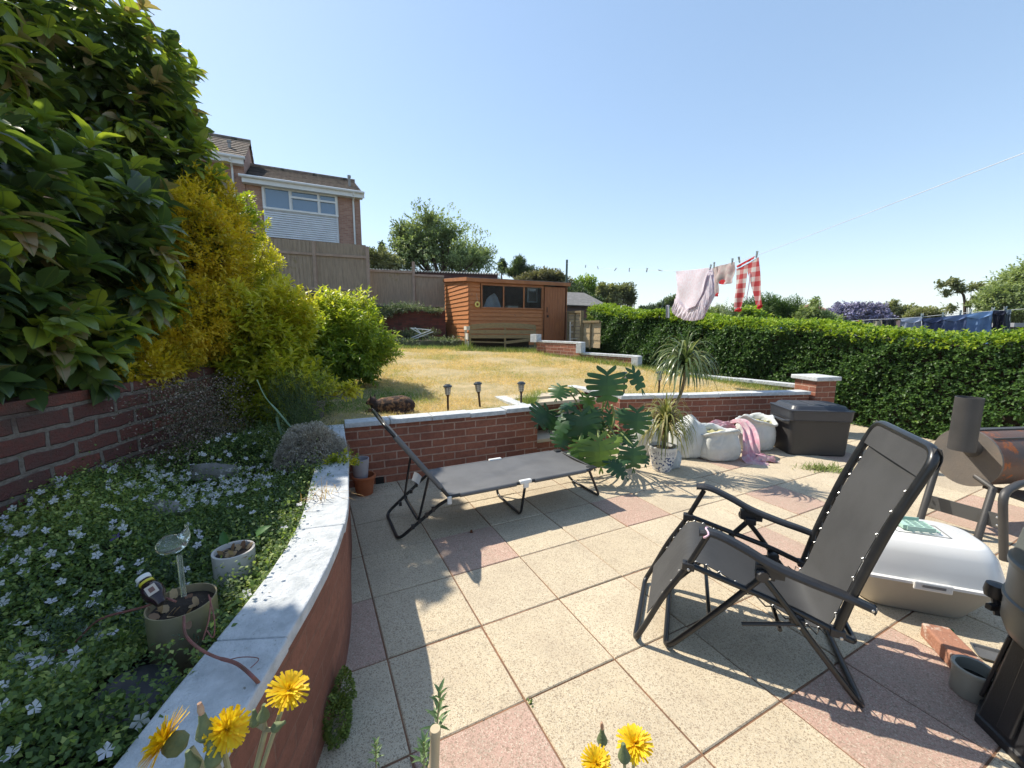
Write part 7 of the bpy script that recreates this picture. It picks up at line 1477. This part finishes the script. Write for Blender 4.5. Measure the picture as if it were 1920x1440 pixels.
root = at(455, 1560, .50); c1 = at(541, 1296, .50); c2_ = at(425, 1368, .48); c3_ = at(312, 1390, .48); n1 = at(498, 1368, .50)
head(t, c1, (.35, -.15, 1), .026, 1); head(t, c2_, (.75, -.45, .45), .026, 2); head(t, c3_, (-.75, -.25, .6), .036, 3)
bud(t, at(385, 1368, .47), (-.1, 0, 1), .016); bud(t, at(494, 1340, .495), (.15, 0, 1), .011, False); bud(t, at(478, 1350, .5), (-.1, .1, 1), .010, False); bud(t, at(520, 1362, .49), (.8, 0, .5), .009, False); bud(t, at(400, 1418, .46), (-.1, 0, 1), .015, False); bud(t, at(360, 1432, .45), (-.2, 0, 1), .013, False)
mb = MB()
for e_, s0_ in ((c1-Vector((.009, -.003, .02)), .0032), (n1, .004), (c2_-Vector((.019, -.01, .012)), .0035), (c3_+Vector((.024, .01, -.022)), .0035), (at(385, 1385, .47), .004), (at(402, 1430, .46), .004)):
    mb.tube(curve([root, root.lerp(e_, .55)+Vector((0, 0, .004)), e_], 6), s0_, 8)
for e_ in (at(494, 1350, .495), at(478, 1356, .5), at(518, 1368, .49)): mb.tube([n1, e_], .003, 7)
mb.tube([root, gnd(470, 1760)+Vector((0, 0, .0))], .005, 8); mb.build('stalk', M_stalk, t, smooth=True)
t = thing('sow_thistle', 'right sow thistle with yellow heads and a pointed bud at the lower edge', 'wild flower', at(1170, 1560, .55))
root = at(1175, 1600, .55); c1 = at(1190, 1396, .55); c2_ = at(1118, 1432, .53); head(t, c1, (-.12, -.1, 1), .026, 4); head(t, c2_, (.0, -.3, .95), .022, 5); bud(t, at(1129, 1385, .6), (-.05, 0, 1), .0125); bud(t, at(1170, 1415, .53), (-.1, 0, 1), .013, False)
mb = MB()
for e_ in (c1-Vector((0, 0, .02)), c2_-Vector((0, 0, .015)), at(1130, 1398, .6), at(1171, 1430, .53)): mb.tube(curve([root, root.lerp(e_, .6)+Vector((.0, 0, .0)), e_], 6), .0025, 7)
mb.tube([root, Vector((root.x, root.y+.1, 0))], .004, 7); mb.build('stalk', M_stalk, t, smooth=True)
# bamboo cane and young sprigs at the bottom edge
ca = at(816, 1366, .52); t = thing('bamboo_cane', 'cut bamboo cane standing upright at the lower edge', 'cane', (ca.x, ca.y, 0)); mb = MB(); mb.tube([(ca.x-.012, ca.y-.01, 0), (ca.x-.004, ca.y, ca.z-.07), (ca.x-.004, ca.y, ca.z-.066), (ca.x-.003, ca.y, ca.z-.062), (ca.x, ca.y, ca.z-.012), (ca.x, ca.y, ca.z-.008), (ca.x, ca.y, ca.z)], [.0075, .0075, .0086, .0075, .0072, .0084, .0074], 16); mb.build('cane', plain('pale_bamboo', (.52, .42, .27), (.42, .32, .2), 12, .5, stretch=(3, 3, .6)), t, smooth=True)
def sprig(px_, py0, py1, Yd, lb, sc=1.0, seed=0, lean=0):
    b0, b1 = at(px_, py0, Yd), at(px_+lean, py1, Yd); t = thing('young_sprig', lb, 'plant', (b0.x, b0.y, 0)); mb = MB(); mb.tube([(b0.x, b0.y, 0), b0, b1], [.003, .002, .0012], 6); mb.build('stem', M_stalk, t)
    f = Foli(); m = 22; s_ = np.linspace(0, 1, m); P = np.array(b0)+(np.array(b1)-np.array(b0))*s_[:, None]; az = np.arange(m)*2.4+seed; D = np.stack([np.cos(az), np.sin(az), .5+s_*1.6], 1); f.add(P, D, Zup, .030*sc*(1.1-.4*s_), .007*sc, T_MED, RNG.random(m)); f.build('leaves', leafmat('sprig_leaf', [(0, (.09, .16, .07)), (1, (.24, .34, .16))], .3, .5), t)
sprig(818, 1372, 1296, .66, 'grey green young sprig rising behind the bamboo cane', 1.0, 1, 8); sprig(795, 1440, 1392, .6, 'small dark sprig at the foot of the bamboo cane', .9, 2); sprig(705, 1430, 1392, .9, 'tiny seedling in the slab joint near the planter wall', .8, 3)
# moss cushion and weed tuft
mc = gnd(622, 1400); f = Foli(); P, O, dd = blob(2600, [(mc.x-.0, mc.y+.05, .05, .045, .075, .085), (mc.x-.01, mc.y+.13, .09, .035, .05, .07)], .3, 5, .1, 0); f.add(P, nrm(O+RNG.normal(size=O.shape)*.4), Zup, .011, .008, T_SM); o = f.build('moss_cushion', leafmat('moss', [(0, (.07, .11, .02)), (1, (.22, .28, .05))], .3, .7), org=(mc.x, mc.y+.08, 0)); tag(o, 'green mossy cushion growing at the foot of the curved planter wall', 'plant')
wt = gnd(1545, 880); f = Foli(); m = 420; P = np.stack([wt.x+RNG.normal(size=m)*.10, wt.y+RNG.normal(size=m)*.05, np.full(m, .0)], 1); f.add(P, rdir(m, .7), Zup, .05+.05*RNG.random(m), .009, T_BLADE, RNG.random(m)); o = f.build('weed_tuft', leafmat('weed_leaf', [(0, (.12, .18, .04)), (1, (.35, .38, .14))], .3, .6), org=wt); tag(o, 'low green weed tuft in the paving before the black storage box', 'weed')
q = gnd(994, 1318); f = Foli(); m = 14; f.add(np.stack([q.x+RNG.normal(size=m)*.008, q.y+RNG.normal(size=m)*.006, np.full(m, .002)], 1), rdir(m, .6), Zup, .014, .008, T_SM); o = f.build('seedling', M_cover, org=q); tag(o, 'tiny green seedling in a joint where four slabs meet', 'weed')
# leaf litter on the patio
q = gnd(880, 1000); f = Foli(); f.add(np.array([[q.x, q.y, .006], [q.x+.01, q.y, .008]]), np.array([[1, .2, .1], [.2, 1, .3]]), Zup, .03, .016, T_ROUND, np.array([.2, .4])); o = f.build('fallen_leaf', leafmat('brown_leaf', [(0, (.10, .03, .01)), (1, (.3, .12, .05))], .2), org=q); tag(o, 'curled brown fallen leaf in the shadow under the lounger', 'leaf')
# long grass in clumps along the lawn edges
f = Foli()
def clump(x, y, n, sp, L_, w_=.005, zz=None): f.add(np.stack([x+RNG.normal(size=n)*sp, y+RNG.normal(size=n)*sp, np.full(n, (lawn_z(x, y)-.01) if zz is None else zz)], 1), rdir(n, 1.6), RNG.normal(size=(n, 3)), L_*(.6+.6*RNG.random(n)), w_, T_BLADE, RNG.random(n))
c0 = gnd(1000, 760, .56); clump(c0.x-.06, c0.y+.12, 160, .05, .17, .004); clump(.15, 4.9, 90, .06, .12, .004)
for s_ in np.linspace(0, 1, 34): clump(4.0-1.55*s_+.0, 5.85+2.2*s_, 60, .10, .11, .006)
for s_ in np.linspace(0, 1, 22): clump(2.35-.9*s_, 8.15+1.05*s_, 60, .12, .15, .008)
for s_ in np.linspace(0, 1, 26): clump(-1.35+2.5*s_, 10.45+.1*s_, 70, .12, .14, .010)
bq = BF.P(-.05, -.05, 0); clump(bq.x, bq.y, 160, .08, .28, .012); 
for s_ in np.linspace(0, 1, 20): clump(-4.2+2.8*s_, 10.75+.15*s_, 50, .14, .10, .01)
for s_ in np.linspace(0, 1, 26): clump(-1.45+1.7*s_, 3.66+.76*s_, 34, .035, .055, .003)
for s_ in np.linspace(0, 1, 30): clump(1.45+2.6*s_, 5.22+.42*s_, 30, .04, .06, .0035)
o = f.build('long_grass', leafmat('long_green_grass', [(0, (.10, .17, .035)), (.6, (.22, .29, .06)), (1, (.45, .42, .15))], .35, .5)); tag(o, 'uncut green grass tufts along the walls and bench', 'grass', kind='stuff')
# bank plants and raised bed weeds
f = Foli(); bl = [B(600, 560, 12.0, 40, 12), B(660, 572, 12.2, 44, 12), B(715, 582, 12.4, 34, 13), B(760, 576, 12.6, 36, 9), B(810, 582, 12.8, 20, 6), B(680, 600, 12.0, 20, 25), B(745, 640, 11.5, 60, 8), B(835, 637, 11.3, 30, 7), B(700, 630, 11.6, 30, 14), B(780, 625, 12.2, 40, 10)]
P, O, dd = blob(4600, bl, .6, 8, .25); sprays(f, P, nrm(O+Zup*.7), 5, .055, .022, 1.0, .02, T_SM)
o = f.build('bank_plants', leafmat('bank_leaf', [(0, (.04, .08, .03)), (.5, (.10, .15, .06)), (.85, (.22, .26, .14)), (1, (.4, .42, .34))], .35, .6)); tag(o, 'mixed low plants on the brick bank and raised bed', 'plants', kind='stuff')
t = thing('folding_chair', 'white folding chair frame lying in the raised bed against the bank', 'folding chair', at(800, 632, 11.6)); W3 = lambda px_, py_: at(px_, py_, 11.7); mb = MB()
for a_, b_ in (((770, 615), (808, 619)), ((770, 615), (790, 626)), ((770, 634), (808, 619)), ((775, 636), (812, 622)), ((778, 614), (790, 626))): mb.tube([W3(*a_), W3(*b_)], .014, 6)
mb.build('frame', M_wplast, t, smooth=True)

# grit and moss in the slab joints, bits of dirt blown against the walls
f = Foli(); P_ = []; rj = random.Random(12)
for k in range(2600):
    i, j = rj.randint(-4, 12), rj.randint(-12, 6); s_ = rj.random()
    c0 = GA+gu*(GS*(i+s_))+gv*(GS*j) if rj.random() < .5 else GA+gu*(GS*i)+gv*(GS*(j+s_))
    if math.sin(i*3.1+j*1.7+s_*4) < -.1: continue
    P_.append((c0.x+rj.gauss(0, .006), c0.y+rj.gauss(0, .006), .001))
P_ = np.array(P_); f.add(P_, rdir(len(P_), .15), Zup, .004+.007*RNG.random(len(P_)), .004, T_SM, .6*RNG.random(len(P_)))
m = 900; s_ = RNG.random(m); k = RNG.random(m) < .5; px_ = np.where(k, -1.4+1.65*s_, 1.4+2.6*s_)+.03*RNG.normal(size=m); py_ = np.where(k, 3.5+.75*s_, 5.0+.42*s_)-.02-np.abs(RNG.normal(size=m))*.07
f.add(np.stack([px_, py_, np.full(m, .003)], 1), rdir(m, .2), Zup, .005+.012*RNG.random(m), .006, T_SM, RNG.random(m))
o = f.build('joint_grit', leafmat('grit_and_moss', [(0, (.05, .035, .02)), (.5, (.12, .08, .045)), (.75, (.10, .13, .04)), (1, (.25, .17, .09))], .1, .9)); tag(o, 'dark grit, moss and dry bits caught in the slab joints', 'grit', kind='stuff')

# ================================================================ SUMMER HAZE
hb = MB(); hb.box((0, 0, 34), (6300, 6300, 84)); m_, nt, b = newmat('haze_air'); nt.nodes.remove(b)
pv = nt.nodes.new('ShaderNodeVolumePrincipled'); pv.inputs['Color'].default_value = (.86, .92, 1, 1); pv.inputs['Density'].default_value = .0003; nt.links.new(pv.outputs[0], nt.nodes['Material Output'].inputs['Volume'])
tag(hb.build('haze', m_), kind='stuff')
